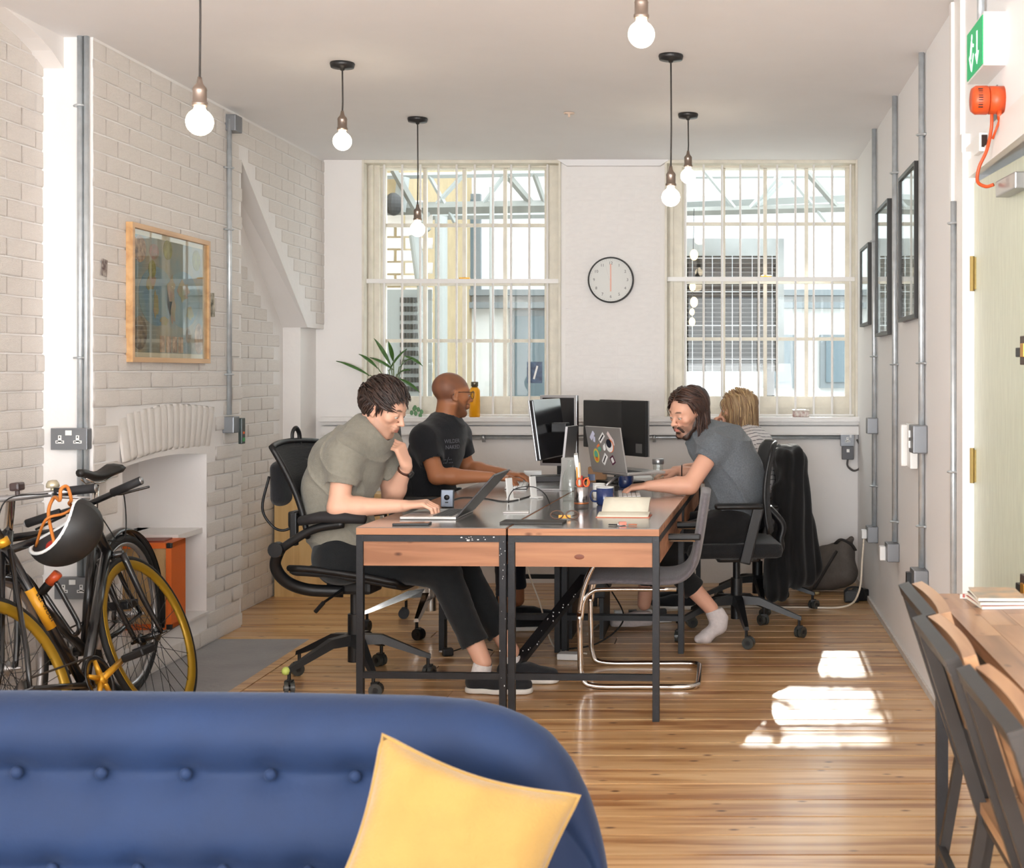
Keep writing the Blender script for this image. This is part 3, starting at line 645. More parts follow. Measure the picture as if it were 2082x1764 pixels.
def locks(H, roots, flow, n=7, step=.012, rad=.006, shell=(.079,.099,.088), cen=(0,-.016,.034), lift=.008, fall=None, seed=0, colr=((60,42,34),(34,22,18)), flat=1.5, taper=.35, grav=None, jit=.15, nf=None, wide=.074, wav=.16):
    """tapered strands that follow the skull, then fall"""
    r = np.random.default_rng(seed); c = np.array(cen); sh = np.array(shell); V = []; Fc = []; Cc = []; seg = 6; base = 0
    g_l = H.M.T@np.array([0,0,-1.0])
    for root in roots:
        p = np.array(root, float); u = (p-c)/sh; p = c+u/np.linalg.norm(u)*sh; pts = [p.copy()]; ln = max(3, int((n+int(r.integers(-1,2)))*(nf(root) if nf else 1))); lf = lift*r.uniform(.5,1.4); jv = r.normal(size=3)*jit; onh = True; prev = None; ph = r.uniform(0,6.28); st = step*r.uniform(.85,1.15)
        for i in range(ln):
            u = (p-c)/sh; nr = u/sh; nr /= np.linalg.norm(nr)
            fl_ = np.array(flow(p, root), float)+jv
            if fall is not None and p[2] < fall: onh = False
            if onh:
                t = fl_-nr*(fl_@nr); t /= max(np.linalg.norm(t), 1e-6); p = p+t*st
                u = (p-c)/sh; q = np.linalg.norm(u); p = c+u/q*sh*(1+lf/.09*math.sin(min(1,(i+1)/3)*1.57)*.6)
                prev = t
            else:
                t = (prev if prev is not None else np.zeros(3))*.30+g_l*1.0+np.array([wav*math.sin(ph+i*.9),wav*math.cos(ph+i*1.1),0])+jv*.5; t /= np.linalg.norm(t); p = p+t*st; prev = t
                u = (p-np.array([0,-.01,.0]))/np.array([wide,wide+.015,2.0]); q = np.linalg.norm(u[:2])
                if q < 1: p[:2] = np.array([0,-.01])+u[:2]/max(q,.1)*np.array([wide,wide+.015])
            pts.append(p.copy())
        pts = np.array(pts); m = len(pts); rd = rad*r.uniform(.7,1.3)
        ca = np.array([L3(colr[0])*(1-t)+L3(colr[1])*t for t in [r.uniform(0,1)]])[0]*r.uniform(.8,1.2)
        for i in range(m):
            t = pts[min(i+1,m-1)]-pts[max(i-1,0)]; t /= max(np.linalg.norm(t),1e-9); u = (pts[i]-c)/sh/sh; u /= np.linalg.norm(u); a = np.cross(t,u); a /= max(np.linalg.norm(a),1e-6); b_ = np.cross(a,t)
            rr_ = rd*(1-(1-taper*.3)*(i/(m-1))**2.2)*(.75 if i == 0 else 1)
            for j in range(seg):
                w = 2*math.pi*j/seg; V.append(pts[i]+a*math.cos(w)*rr_*flat+b_*math.sin(w)*rr_*.7); Cc.append(ca*(1.0 if colr is None else 1))
        for i in range(m-1):
            for j in range(seg): Fc.append((base+i*seg+j, base+i*seg+(j+1) % seg, base+(i+1)*seg+(j+1) % seg, base+(i+1)*seg+j))
        base += m*seg
    V = np.array(V); return H.c+(V*H.s)@H.M.T, np.array(Fc), np.array(Cc)
def scalp_roots(n, ok, seed, shell=(.079,.099,.088), cen=(0,-.016,.034)):
    r = np.random.default_rng(seed); out = []; i = 0; ga = math.pi*(3-5**.5)
    N = n*2
    for i in range(N*2):
        z = 1-2*(i+.5)/(N*2); q = math.sqrt(1-z*z); a = ga*i
        p = np.array(cen)+np.array([q*math.cos(a), q*math.sin(a), z])*np.array(shell)
        if ok(p): out.append(p)
    r.shuffle(out); out = out[:n] if len(out) > n else out
    return sorted(out, key=lambda p: p[2])
def cap_mesh(H, ok_plane, grow=.004, hi=None):
    pass
skin_m = M('skin', (255,255,255), .48, attr=True, bump=.06, bs=350, spec=.4); skin_m.node_tree.nodes['Principled BSDF'].inputs['Subsurface Weight'].default_value = .08
skin_m.node_tree.nodes['Principled BSDF'].inputs['Subsurface Radius'].default_value = (.012,.004,.002)
hair_m = M('hair', (255,255,255), .42, attr=True, bump=.25, bs=300, spec=.6)
# ---------------- people ----------------
def bounds(pts, m): p = np.array([list(q) for q in pts], float); return p.min(0)-m, p.max(0)+m
def hair(parent, H, data, cuts, col, capsh=(.0785,.098,.0865), cen=(0,-.016,.034), label=None):
    g = Grid(H.c-.15, H.c+.15, .005); g.ell(H.w(cen), np.array(capsh)*H.s, H.M)
    for p, n in cuts: g.cut(H.w(p), H.M@np.array(n, float), k=.01)
    v, f = g.mesh(); n = len(v)
    V = np.concatenate([v, data[0]]); Fq = np.concatenate([f, data[1]+n]); Cc = np.concatenate([np.tile(L3(col), (n,1)), data[2]])
    return npmesh('hair', V, Fq, hair_m, parent, Cc, relax=0, label=label)
def tee(parent, H, sp, sr, w, sc, sh, arms, ends, mat, neck, hem, h=.006, grow=.012, nk=(.075,.055), folds=.004, name='t_shirt', label=None, slr=.062, extra=None, sleeve_open=True, cols=None, vneck=0, fs=34):
    """torso chain sp/sr; sh = two shoulders, arms = two elbows, ends = sleeve length fraction"""
    lo, hi = bounds(list(sp)+list(sh)+[Vector(a).lerp(Vector(b), e) for a, b, e in zip(sh, arms, ends)], .24); g = Grid(lo, hi, h)
    chain(g, sp, [r+grow for r in sr], .05, w, sc)
    for s_, a in zip(sh, arms): g.cone(sp[-1], s_, .062+grow, .060+grow, .05)
    nb = np.array(sp[-1])
    if extra: extra(g)
    for s_, a, e in zip(sh, arms, ends):
        s_ = Vector(s_); a = Vector(a); q = s_.lerp(a, e); g.sleeve(s_, q, .058+grow, slr, .010)
    hp, hn = hem; g.cut(hp, hn, hp, .34)
    g.cone(neck[0], neck[1], nk[0], nk[1], .008, o='-')
    if vneck:
        pass
    v, f = g.mesh()
    def disp(v):
        q = np.array(sp[1]); r = np.abs(smooth_noise(v, fs, 5)); big = smooth_noise(v*np.array([1,1,.55]), fs*.6, 8)
        rid = 1-np.abs(np.sin((v[:,2]*14+v[:,0]*18+smooth_noise(v, 14, 2)*3.2)))
        return folds*(big*1.3+rid**3*1.2-.3)+.0012*smooth_noise(v, 110, 4)
    return npmesh(name, v, f, mat, parent, col=cols, disp=disp, label=label)
def trousers(parent, sp0, hips, knees, ankles, mat, pr=.125, tr=.085, kr=.062, ar=.048, ecut=.95, h=.007, name='trousers', label=None, w=(0,1,0), folds=.003):
    lo, hi = bounds([sp0]+list(hips)+list(knees)+list(ankles), .18); g = Grid(lo, hi, h)
    g.cone(hips[0], hips[1], pr*.93, pr*.93, .05); g.cone((Vector(hips[0])+Vector(hips[1]))/2, sp0, pr, pr*.92, .04, w, 1.25)
    for a, b, c in zip(hips, knees, ankles):
        a, b, c = Vector(a), Vector(b), Vector(c); e = b.lerp(c, ecut); g.cone(a, b, tr, kr+.006, .05); g.cone(b, e, kr+.006, ar, .03)
        g.cone(b.lerp(c, ecut-.09), e, ar+.004, ar+.005, .004)
        g.cut(e-(c-b).normalized()*.0, (c-b), e, .09); g.cone(b.lerp(c, ecut-.1), e+(c-b).normalized()*.05, ar-.012, ar-.007, .003, o='-')
    v, f = g.mesh()
    return npmesh(name, v, f, mat, parent, disp=lambda v: folds*(smooth_noise(v, 45, 3)+.6*smooth_noise(v*np.array([1,1,1.8]), 80, 9)), label=label)
def body(parent, H, sp, sr, w, sc, sh, el, wrs, hips, knees, ank, skin_f, hands, h=.0045, neck_r=.056, fem=0, armr=(.050,.043,.036,.026), nose=1, jaw=1, foot=None, legs=True, low=None, top_hand=None):
    pts = [H.c]+list(sp)+list(sh)+list(el)+list(wrs)+([*hips,*knees,*ank] if legs else [])
    lo, hi = bounds(pts, .2); hi[2] = max(hi[2], H.c[2]+.16)
    if low is not None: lo[2] = low
    g = Grid(lo, hi, h)
    chain(g, sp, [r*.9 for r in sr], .05, w, sc*.95)
    for s_, e, wr in zip(sh, el, wrs):
        s_, e, wr = Vector(s_), Vector(e), Vector(wr); g.cone(sp[-1], s_, .055, .052, .05); g.cone(s_, e, armr[0], armr[1], .03)
        m = e.lerp(wr, .28); g.cone(e, m, armr[1]*.95, armr[1]*.99, .02); g.cone(m, wr, armr[1]*.99, armr[3], .02)
    for hd in hands: hand_sdf(g, *hd[:4], **hd[4])
    if legs:
        for a, b, c in zip(hips, knees, ank):
            a, b, c = Vector(a), Vector(b), Vector(c); g.cone(a, b, .078, .055, .04); m = b.lerp(c, .35); g.cone(b, m, .053, .052, .03); g.cone(m, c, .052, .036, .03)
    if foot: foot(g)
    # neck
    nb = np.array(sp[-1]); g.cone(nb+np.array([0,0,-.01]), H.w((0,-.022,-.045)), neck_r*1.15, neck_r*.98, .03)
    head_sdf(g, H, nose, jaw, fem)
    v, f = g.mesh()
    return npmesh('body', v, f, skin_m, parent, skin_f)
def clothm(name, col, var=.06, vs=60, bump=.35, rough=.92): return M(name, col, rough, bump=bump, bs=260, var=var, vs=vs, sheen=.15)
def shoe(parent, heel, toe, mat, sole_m, up=.085, name='shoe', sock=False, w=.043):
    heel, toe = Vector(heel), Vector(toe); d = (toe-heel); L = d.length; d.normalize(); s_ = d.cross(Vector((0,0,1)))
    lo, hi = bounds([heel, toe], .11); g = Grid(lo, hi, .004); A = lambda x, y, z: heel+d*(x*L)+s_*y+Vector((0,0,z))
    g.cone(A(.10,0,.045), A(.45,0,.040), .038, .040, .02); g.cone(A(.45,0,.040), A(.86,0,.034), .040, .030, .03, s_, 1.3)
    g.cone(A(.12,0,.05), A(.22,0,up), .036, .040, .02); g.cut((0,0,.016), (0,0,-1)); g.cut(A(.2,0,up+.0), (0,0,1), A(.2,0,up), .1)
    v, f = g.mesh(); o = npmesh(name, v, f, mat, parent, relax=1)
    if sole_m:
        g = Grid(lo, hi, .004); g.cone(A(.10,0,.012), A(.45,0,.012), .041, .043, .02); g.cone(A(.45,0,.012), A(.86,0,.012), .043, .034, .02, s_, 1.32); g.cut((0,0,.024), (0,0,1)); g.cut((0,0,.002), (0,0,-1))
        v, f = g.mesh(); npmesh('sole', v, f, sole_m, o, relax=0)
    return o
V3 = lambda *a: Vector(a)
# ---- man in the olive grey t-shirt ----
def person1():
    t = thing('person', 'person in an olive grey t-shirt, chin on one hand, typing on a laptop', 'person', (-1.62,5.93,0), world=True)
    H = Head((-1.478,5.90,1.205), (.97,-.23), 27, 3)
    sp = [V3(-1.65,5.93,.58), V3(-1.69,5.93,.72), V3(-1.685,5.92,.86), V3(-1.63,5.91,.98), V3(-1.555,5.905,1.075)]; sr = [.115,.112,.12,.12,.075]
    sh = [V3(-1.60,5.745,1.02), V3(-1.52,6.07,1.03)]; el = [V3(-1.62,5.69,.792), V3(-1.487,6.08,.795)]; wr = [V3(-1.352,5.73,.795), V3(-1.400,5.985,.945)]
    hips = [V3(-1.65,5.83,.565), V3(-1.65,6.03,.565)]; kn = [V3(-1.20,5.80,.505), V3(-1.17,6.02,.50)]; an = [V3(-1.02,5.75,.13), V3(-.935,5.97,.13)]
    sk = (226,176,150)
    def bm(p, n):
        x, y, z = p[:,0], p[:,1], p[:,2]; m = np.clip((-.038-z+.5*np.clip(.05-y,0,.06))/.02, 0, 1)*np.clip((y+.005)/.02,0,1)*np.clip((z+.13)/.02,0,1); mu = np.clip(1-np.abs(z+.049)/.008,0,1)*(np.abs(x)<.03)*(y>.07)
        return np.clip(np.maximum(m*.42, mu*.5), 0, 1)*(.8+.25*n)
    b = body(t, H, sp, sr, (0,1,0), 1.35, sh, el, wr, hips, kn, an, head_cols(H, sk, (204,134,118), (110,84,70), bm),
        [((-1.352,5.73,.795), (.97,-.06,.10), (0,-.1,1), (0,1,0), dict(curl=(.80,.85,.85,.8), thumb=.4, S=1.1, lift=(.15,.22,.22,.15))),
         ((-1.400,5.985,.945), (-.30,-.22,.93), (.88,-.38,.34), (-.3,.9,.4), dict(curl=(1.05,1.15,1.2,1.2), thumb=.8, S=1.08))], h=.004)
    eyes(H, t)
    gm = clothm('olive_grey_cotton', (138,134,122))
    tee(t, H, sp, sr, (0,1,0), 1.38, sh, el, [.60,.62], gm, (V3(-1.60,5.9,1.06), V3(-1.47,5.89,1.14)), (V3(-1.66,5.9,.50), (-.15,0,-1)), grow=.020, nk=(.050,.075), folds=.0085, slr=.066, h=.005, extra=lambda g: (g.cone(V3(-1.71,5.93,.78), V3(-1.62,5.86,.60), .12, .10, .05), g.cone(V3(-1.60,5.84,.70), V3(-1.60,5.82,.545), .075, .05, .05)))
    trousers(t, V3(-1.67,5.93,.66), hips, kn, an, clothm('charcoal_trousers', (17,21,24), bump=.2), ecut=.80, tr=.088, kr=.066, ar=.055)
    # hair: swept from the crown forward over the brow
    def ok(p):
        x, y, z = p; 
        if y > .035: return z > .080
        if y > -.01: return z > .018+.6*(y+.01)
        return z > -.052
    roots = scalp_roots(1400, ok, 1, (.079,.099,.088))
    def flow(p, r):
        x, y, z = p
        if z > .06: return (.30+1.2*x, 1.0, -.1)
        if z > .022: return (.25*np.sign(x), 1.0, -.30 if y < .03 else -.25)
        return (.05*np.sign(x), -.25 if y < .0 else .1, -1)
    d = locks(H, roots, flow, n=6, step=.0098, rad=.0034, lift=.026, jit=.07, seed=2, nf=lambda p: .5 if p[1] > .02 else 1, colr=((66,46,38),(30,20,18)), taper=.6)
    hair(t, H, d, [((0,.045,.072), (0,.8,-.6)), ((0,-.012,.010), (0,.70,-.72)), ((0,0,-.05), (0,0,-1))], (34,24,20), (.082,.102,.093), label='thick dark brown hair swept over the forehead')
    for (hl, to, nm) in ((V3(-1.085,5.755,0), V3(-.80,5.74,0), 0), (V3(-.985,5.97,0), V3(-.715,5.93,0), 1)):
        s_ = shoe(t, hl, to, clothm('black_canvas', (30,32,36), bump=.2), M('white_sole', (226,222,216), .6))
    for (a, b_) in ((V3(-1.035,5.755,.06), V3(-1.02,5.75,.125)), (V3(-.935,5.968,.06), V3(-.935,5.97,.11))):
        put('sock', B().tube([a, b_], [.043,.040], 14, cap=False), clothm('white_cotton', (226,222,220)), t, 2)
    # watch
    wv = V3(-1.400,5.99,.945); ev = el[1]; c = wv.lerp(ev, .12); dr_ = (wv-ev).normalized(); a = dr_.orthogonal().normalized(); b2 = dr_.cross(a)
    q = put('watch_strap', B().tube([c+(a*math.cos(i/24*6.283)+b2*math.sin(i/24*6.283))*.031+dr_*0 for i in range(24)], .009, 6, closed=True, flat=.35), M('brown_leather', (84,48,34), .55), t, 2, label='brown leather watch strap on the raised wrist')
    sd = V3(.85,-.35,-.2); sd = (sd-dr_*sd.dot(dr_)).normalized(); put('watch_case', B().cyl(c+sd*.030, c+sd*.040, .017, seg=18), M('watch_steel', (70,66,64), .3, metal=.8), q)
    put('ring', B().tube([H.c]*0+[V3(-1.40,5.9,1.0)+V3(math.cos(i)*.0,0,0) for i in range(0)] or [V3(0,0,0),V3(0,0,.001)], .0001, 3), chrome, t) if False else None
# ---- man in the black t-shirt ----
def person2():
    t = thing('person', 'person with shaved head and glasses in a black t-shirt, looking away', 'person', (-1.55,7.25,0), world=True)
    H = Head((-1.452,7.25,1.243), (.87,.50), 4, 0)
    sp = [V3(-1.56,7.27,.57), V3(-1.58,7.27,.72), V3(-1.57,7.26,.86), V3(-1.53,7.26,.97), V3(-1.49,7.255,1.065)]; sr = [.11,.108,.115,.118,.072]
    sh = [V3(-1.565,7.085,1.015), V3(-1.46,7.43,1.015)]; el = [V3(-1.485,7.02,.822), V3(-1.42,7.49,.83)]; wr = [V3(-1.215,7.10,.812), V3(-1.185,7.42,.805)]
    hips = [V3(-1.57,7.17,.56), V3(-1.57,7.37,.56)]; kn = [V3(-1.15,7.15,.53), V3(-1.15,7.38,.53)]; an = [V3(-1.15,7.15,.12), V3(-1.12,7.38,.12)]
    sk = (176,116,80)
    def bm(p, n):
        x, y, z = p[:,0], p[:,1], p[:,2]; m = np.clip((-.046-z+.75*np.clip(.05-y,0,.06))/.022, 0, 1)*np.clip((y+.002)/.02,0,1)*(.8+.35*n)*np.clip((z+.125)/.01,0,1); mu = np.clip(1-np.abs(z+.049)/.008,0,1)*(np.abs(x)<.03)*(y>.07)
        return np.clip(np.maximum(m, mu)*.74, 0, 1)
    def sc(p, n):
        x, y, z = p[:,0], p[:,1], p[:,2]; a = np.clip((z-(.018+.35*np.clip(y,-.02,1)))/.015, 0, 1)*(y<.072); c2 = np.clip((-y-.01)/.01,0,1)*np.clip((z+.05)/.02,0,1)
        return np.clip(np.maximum(a, c2), 0, 1)*(.62+.15*n)
    body(t, H, sp, sr, (0,1,0), 1.35, sh, el, wr, hips, kn, an, head_cols(H, sk, (120,70,62), (46,32,28), bm, ((98,66,56), sc)),
        [((-1.215,7.10,.812), (.97,.10,-.10), (0,-.1,1), (0,1,0), dict(curl=(.45,.5,.5,.5), thumb=.3)),
         ((-1.185,7.42,.805), (.95,-.25,-.08), (0,0,1), (0,-1,0), dict(curl=(.4,.45,.5,.5), thumb=.3))], h=.0045)
    eyes(H, t, .004)
    def tex(v):
        base = L3((22,24,30)); c = np.tile(base, (len(v),1)); return c
    bt = tee(t, H, sp, sr, (0,1,0), 1.38, sh, el, [.62,.62], clothm('black_cotton', (20,22,28), bump=.25), (V3(-1.50,7.255,1.05), V3(-1.47,7.25,1.13)), (V3(-1.57,7.26,.56), (-.1,0,-1)), grow=.016, nk=(.058,.062), slr=.064)
    pc = M('print_grey', (140,140,150), .9)
    yaw = 78
    nrm = Vector((.45,-.89,.0)).normalized(); rt = Matrix.Rotation(R(27), 3, 'Z') @ Matrix.Rotation(R(90), 3, 'X')
    for body_, px_, py_, s_ in (('WILDER', 921, 897, .030), ('NAKED', 922, 909, .030), ('::/::.', 912, 936, .05), ('.:/.:', 925, 955, .05)):
        c_ = P(px_, py_, 7.12); q = text('shirt_print', body_, s_, c_, rt, pc, bt, sx=.9)
        project(q, bt, nrm)
    trousers(t, V3(-1.57,7.27,.66), hips, kn, an, clothm('dark_denim', (28,32,42), bump=.2), ecut=.85)
    for (hl, to) in ((V3(-1.2,7.15,0), V3(-.93,7.15,0)), (V3(-1.17,7.38,0), V3(-.90,7.38,0))): shoe(t, hl, to, clothm('black_canvas', (30,32,36)), M('white_sole', (226,222,216), .6))
    # glasses
    T = H.mat(); gm = M('dark_glasses_frame', (38,30,28), .3)
    b = B(); b.tube([(.076,-.002,.012),(.079,.04,.016),(.064,.101,.017)], .0019, 6).tube([(-.076,-.002,.012),(-.079,.04,.016),(-.064,.101,.017)], .0019, 6)
    b.tube([(.076,-.002,.012),(.078,-.016,.004),(.079,-.022,-.006)], .0019, 6)
    for s_ in (-1,1): b.tube([(s_*.034+.026*math.cos(a), .105-.004*abs(math.cos(a)), .003+.021*math.sin(a)) for a in [i/20*6.283 for i in range(20)]], .0014, 6, closed=True)
    b.tube([(-.009,.106,.008),(0,.109,.010),(.009,.106,.008)], .0014, 6)
    g = put('glasses_frame', b, gm, t, 2, label='thin dark framed glasses'); g.data.transform(T)
    l = B()
    for s_ in (-1,1): l.lathe([(.0001,-.0005),(.0245,-.0005),(.0245,.0005),(.0001,.0005)], (s_*.034,.104,.003), 20, ax='y')
    q = put('lens', l, clearg, g); q.data.transform(T)
# ---- man with long hair ----
def person3():
    t = thing('person', 'bearded person with long brown hair in a grey t-shirt, leaning forward over the right desk', 'person', (0,7.0,0), world=True)
    H = Head((-.180,6.86,1.160), (-.74,-.67), 20, -5, 1.0)
    sp = [V3(.035,7.0,.60), V3(.058,7.0,.74), V3(.045,6.985,.86), V3(-.01,6.97,.955), V3(-.085,6.94,1.02)]; sr = [.112,.115,.122,.122,.075]
    sh = [V3(-.050,6.79,.975), V3(-.10,7.13,.965)]; el = [V3(-.165,6.70,.800), V3(-.27,7.24,.80)]; wr = [V3(-.368,6.69,.800), V3(-.28,7.17,.820)]
    wr[1] = V3(-.245,7.30,.828); el[1] = V3(-.06,7.32,.80)
    hips = [V3(.035,6.88,.57), V3(.035,7.10,.57)]; kn = [V3(-.35,6.77,.50), V3(-.37,7.15,.52)]; an = [V3(-.06,6.80,.175), V3(-.42,7.20,.13)]
    sk = (226,172,146)
    def bm(p, n):
        x, y, z = p[:,0], p[:,1], p[:,2]; m = np.clip((-.040-z+.75*np.clip(.055-y,0,.06))/.014, 0, 1)*np.clip((y+.006)/.015,0,1)*np.clip((z+.135)/.01,0,1); mu = np.clip(1-np.abs(z+.048)/.009,0,1)*(np.abs(x)<.032)*(y>.07)
        lipm = np.clip((1-np.sqrt((x/.022)**2+((z+.0605)/.011)**2))*5,0,1)*(y>.08); ch = np.clip((1-np.sqrt(((np.abs(x)-.022)/.012)**2+((z+.075)/.012)**2))*3,0,1)*(y>.06)
        return np.clip(np.maximum(m*(.75+.3*n)*(1-.4*ch), mu)*.88, 0, 1)*(1-lipm*.9)
    def foot(g):
        pass
    body(t, H, sp, sr, (0,1,0), 1.35, sh, el, wr, hips, kn, an, head_cols(H, sk, (206,130,116), (52,34,26), bm),
        [((-.368,6.69,.800), (-.97,.05,-.12), (0,-.15,1), (-.1,1,0), dict(curl=(.45,.5,.55,.6), thumb=.4)),
         ((-.245,7.30,.828), (-.96,-.1,-.10), (0,-.1,1), (0,-1,0), dict(curl=(.6,.65,.7,.7), thumb=.5))], h=.004, nose=1.2)
    eyes(H, t)
    # beard volume
    g = Grid(H.c-.16, H.c+.16, .0035); w = H.w
    g.cone(w((-.054,.004,-.030)), w((-.050,.014,-.060)), .014, .017, .02); g.cone(w((-.050,.014,-.060)), w((-.024,.062,-.106)), .019, .0195, .02); g.cone(w((.054,.004,-.030)), w((.050,.014,-.060)), .014, .017, .02); g.cone(w((.050,.014,-.060)), w((.024,.062,-.106)), .019, .0195, .02); g.cone(w((-.022,.062,-.104)), w((.022,.062,-.104)), .0185, .0185, .015)
    g.cone(w((-.020,.0935,-.049)), w((.020,.0935,-.049)), .006, .006, .004); g.cone(w((.020,.0935,-.049)), w((.030,.078,-.075)), .0065, .008, .006); g.cone(w((-.020,.0935,-.049)), w((-.030,.078,-.075)), .0065, .008, .006); g.cone(w((-.009,.088,-.082)), w((.009,.088,-.082)), .0065, .0065, .006)
    v, f = g.mesh(); npmesh('beard', v, f, hair_m, t, lambda v: np.tile(L3((54,36,27)), (len(v),1))*(1+.35*smooth_noise(v, 400, 3)[:,None]), disp=lambda v: .0016*smooth_noise(v, 420, 1)+.001*smooth_noise(v, 900, 2)-.0012)
    tee(t, H, sp, sr, (0,1,0), 1.38, sh, el, [.34,.40], clothm('blue_grey_marl', (104,110,116), var=.16, vs=140), (V3(-.07,6.94,1.0), V3(-.13,6.92,1.075)), (V3(.07,6.99,.60), (-.42,0,-1)), grow=.021, nk=(.056,.070), folds=.009, slr=.066, h=.005, extra=lambda g: g.cone(V3(.06,7.0,.72), V3(.085,6.99,.56), .125, .085, .05))
    g = Grid((-.3,6.7,.42), (.3,7.3,.95), .007); g.cone(V3(.03,7.0,.72), V3(.05,6.99,.58), .122, .115, .04, (0,1,0), 1.4); g.cut((.08,7,.555), (-.5,0,-1)); v, f = g.mesh(); npmesh('undershirt', v, f, clothm('white_cotton', (226,222,220)), t, disp=lambda v: .002*smooth_noise(v, 50, 3), label='white undershirt hem showing below the t-shirt')
    trousers(t, V3(.045,7.0,.67), hips, kn, an, clothm('black_trousers', (13,13,15), bump=.2), ecut=.72, tr=.088, kr=.064, ar=.055)
    # feet: heel raised, on the toes
    sm = clothm('pale_sock', (214,204,202), bump=.2); g = Grid((-.25,6.68,-.01), (.12,6.92,.26), .0035)
    g.cone(V3(-.052,6.80,.155), V3(-.02,6.80,.085), .036, .038, .02); g.cone(V3(-.022,6.80,.15), V3(.000,6.80,.125), .033, .027, .02); g.cone(V3(-.02,6.80,.09), V3(-.085,6.80,.034), .036, .033, .02, (0,1,0), 1.15); g.cone(V3(-.085,6.80,.032), V3(-.125,6.795,.022), .031, .020, .02, (0,1,0), 1.4); g.cut((0,0,.002), (0,0,-1)); g.cut((-.05,6.8,.168), (-.3,0,1))
    v, f = g.mesh(); npmesh('sock', v, f, sm, t, disp=lambda v: .0008*smooth_noise(v, 160, 3))
    shoe(t, V3(-.385,7.20,0), V3(-.60,7.17,0), sm, None, name='sock', up=.09)
    put('wrist_band', B().tube([V3(-.222,7.303,.827)+V3(0,.030*math.cos(i/20*6.283),.030*math.sin(i/20*6.283)) for i in range(20)], .008, 6, closed=True, flat=.4), black_p, t, 2)
    # long hair
    def ok(p):
        x, y, z = p
        if y > .03: return z > .074+.25*(.05-abs(x))*(x < .02)
        if y > -.0: return z > .030+1.1*y
        return z > -.045
    roots = scalp_roots(1250, ok, 5, (.080,.100,.090))
    def flow(p, r):
        x, y, z = p; s_ = 1 if r[0]-.012 > 0 else -1
        if z > .075: return (s_*1.0, -.30 if y > 0 else -.55, .1)
        return (s_*.10, -.45 if y > -.03 else -.15, -1)
    d = locks(H, roots, flow, n=13, step=.0135, rad=.0036, lift=.024, fall=.002, seed=6, wide=.082, jit=.13, wav=.26, nf=lambda p: .62 if p[0] > .02 else (1.0 if p[1] < .03 else .85), colr=((78,50,38),(40,24,20)), taper=.7)
    hair(t, H, d, [((0,.040,.078), (0,.85,-.52)), ((0,-.005,.02), (0,.85,-.52)), ((0,0,-.04), (0,0,-1))], (44,28,22), (.081,.101,.091), label='wavy shoulder length dark brown hair')
# ---- woman at the back ----
def person4():
    t = thing('person', 'person with shoulder length blonde hair in a striped white top, furthest right by the window', 'person', (.12,7.85,0), world=True)
    H = Head((.085,7.86,1.150), (-.985,.05), 10, 0, .97)
    sp = [V3(.17,7.87,.57), V3(.185,7.87,.72), V3(.18,7.87,.84), V3(.16,7.865,.925), V3(.13,7.86,.985)]; sr = [.105,.10,.105,.108,.066]
    sh = [V3(.155,7.70,.945), V3(.14,8.03,.945)]; el = [V3(-.02,7.66,.80), V3(-.02,8.05,.80)]; wr = [V3(-.055,7.75,1.02), V3(-.22,8.0,.80)]
    hips = [V3(.17,7.77,.56), V3(.17,7.97,.56)]; kn = [V3(-.22,7.78,.52), V3(-.22,7.98,.52)]; an = [V3(-.22,7.78,.12), V3(-.22,7.98,.12)]
    body(t, H, sp, sr, (0,1,0), 1.3, sh, el, wr, hips, kn, an, head_cols(H, (230,178,152), (206,104,96)),
        [((-.055,7.75,1.02), (.15,.35,.9), (-.9,-.2,.2), (.5,.4,0), dict(curl=(.9,1.0,1.1,1.1), thumb=.8, S=.9)),
         ((-.22,8.0,.80), (-.97,0,-.1), (0,0,1), (0,-1,0), dict(curl=(.5,.5,.5,.5), thumb=.3, S=.9))], h=.005, armr=(.043,.037,.032,.022), neck_r=.047)
    eyes(H, t, .004)
    def cols(v):
        s_ = np.where((np.abs(((v[:,2]*1.0-.35*np.abs(v[:,0]-.12)+.25*(v[:,1]-7.87))*1.0/.026) % 1-.5) < .075)[:,None], L3((54,54,70))[None], L3((232,228,228))[None]); return s_
    tee(t, H, sp, sr, (0,1,0), 1.33, sh, el, [.9,.9], M('striped_jersey', (255,255,255), .9, attr=True, bump=.2, bs=200), (V3(.13,7.86,.97), V3(.11,7.86,1.04)), (V3(.17,7.87,.54), (0,0,-1)), grow=.013, nk=(.066,.07), slr=.055, cols=cols, name='striped_top', h=.0045)
    trousers(t, V3(.18,7.87,.66), hips, kn, an, clothm('dark_denim', (28,32,42)), ecut=.9, tr=.08, pr=.115)
    for (hl, to) in ((V3(-.17,7.78,0), V3(-.42,7.78,0)), (V3(-.17,7.98,0), V3(-.42,7.98,0))): shoe(t, hl, to, clothm('black_canvas', (30,32,36)), M('white_sole', (226,222,216), .6), w=.038)
    def ok(p):
        x, y, z = p
        if y > .040: return z > .072
        if y > 0: return z > .035+.7*y
        return z > -.045
    roots = scalp_roots(1250, ok, 9, (.080,.100,.090))
    def flow(p, r):
        x, y, z = p; s_ = 1 if r[0] > 0 else -1
        if z > .08: return (s_*1.0, .05 if y > 0 else -.4, .1)
        return (s_*.10, -.02 if y > -.03 else -.15, -1)
    d = locks(H, roots, flow, n=14, step=.0145, rad=.0036, lift=.020, fall=.010, seed=16, wide=.080, wav=.09, colr=((198,168,124),(122,88,58)), taper=.6, jit=.08)
    hair(t, H, d, [((0,.055,.066), (0,.85,-.52)), ((0,.010,.02), (0,.85,-.52)), ((0,0,-.04), (0,0,-1))], (112,80,54), (.083,.103,.093), label='straight blonde hair with darker roots')
    z1 = d[0][:,2].max()
person1(); person2(); person3(); person4()
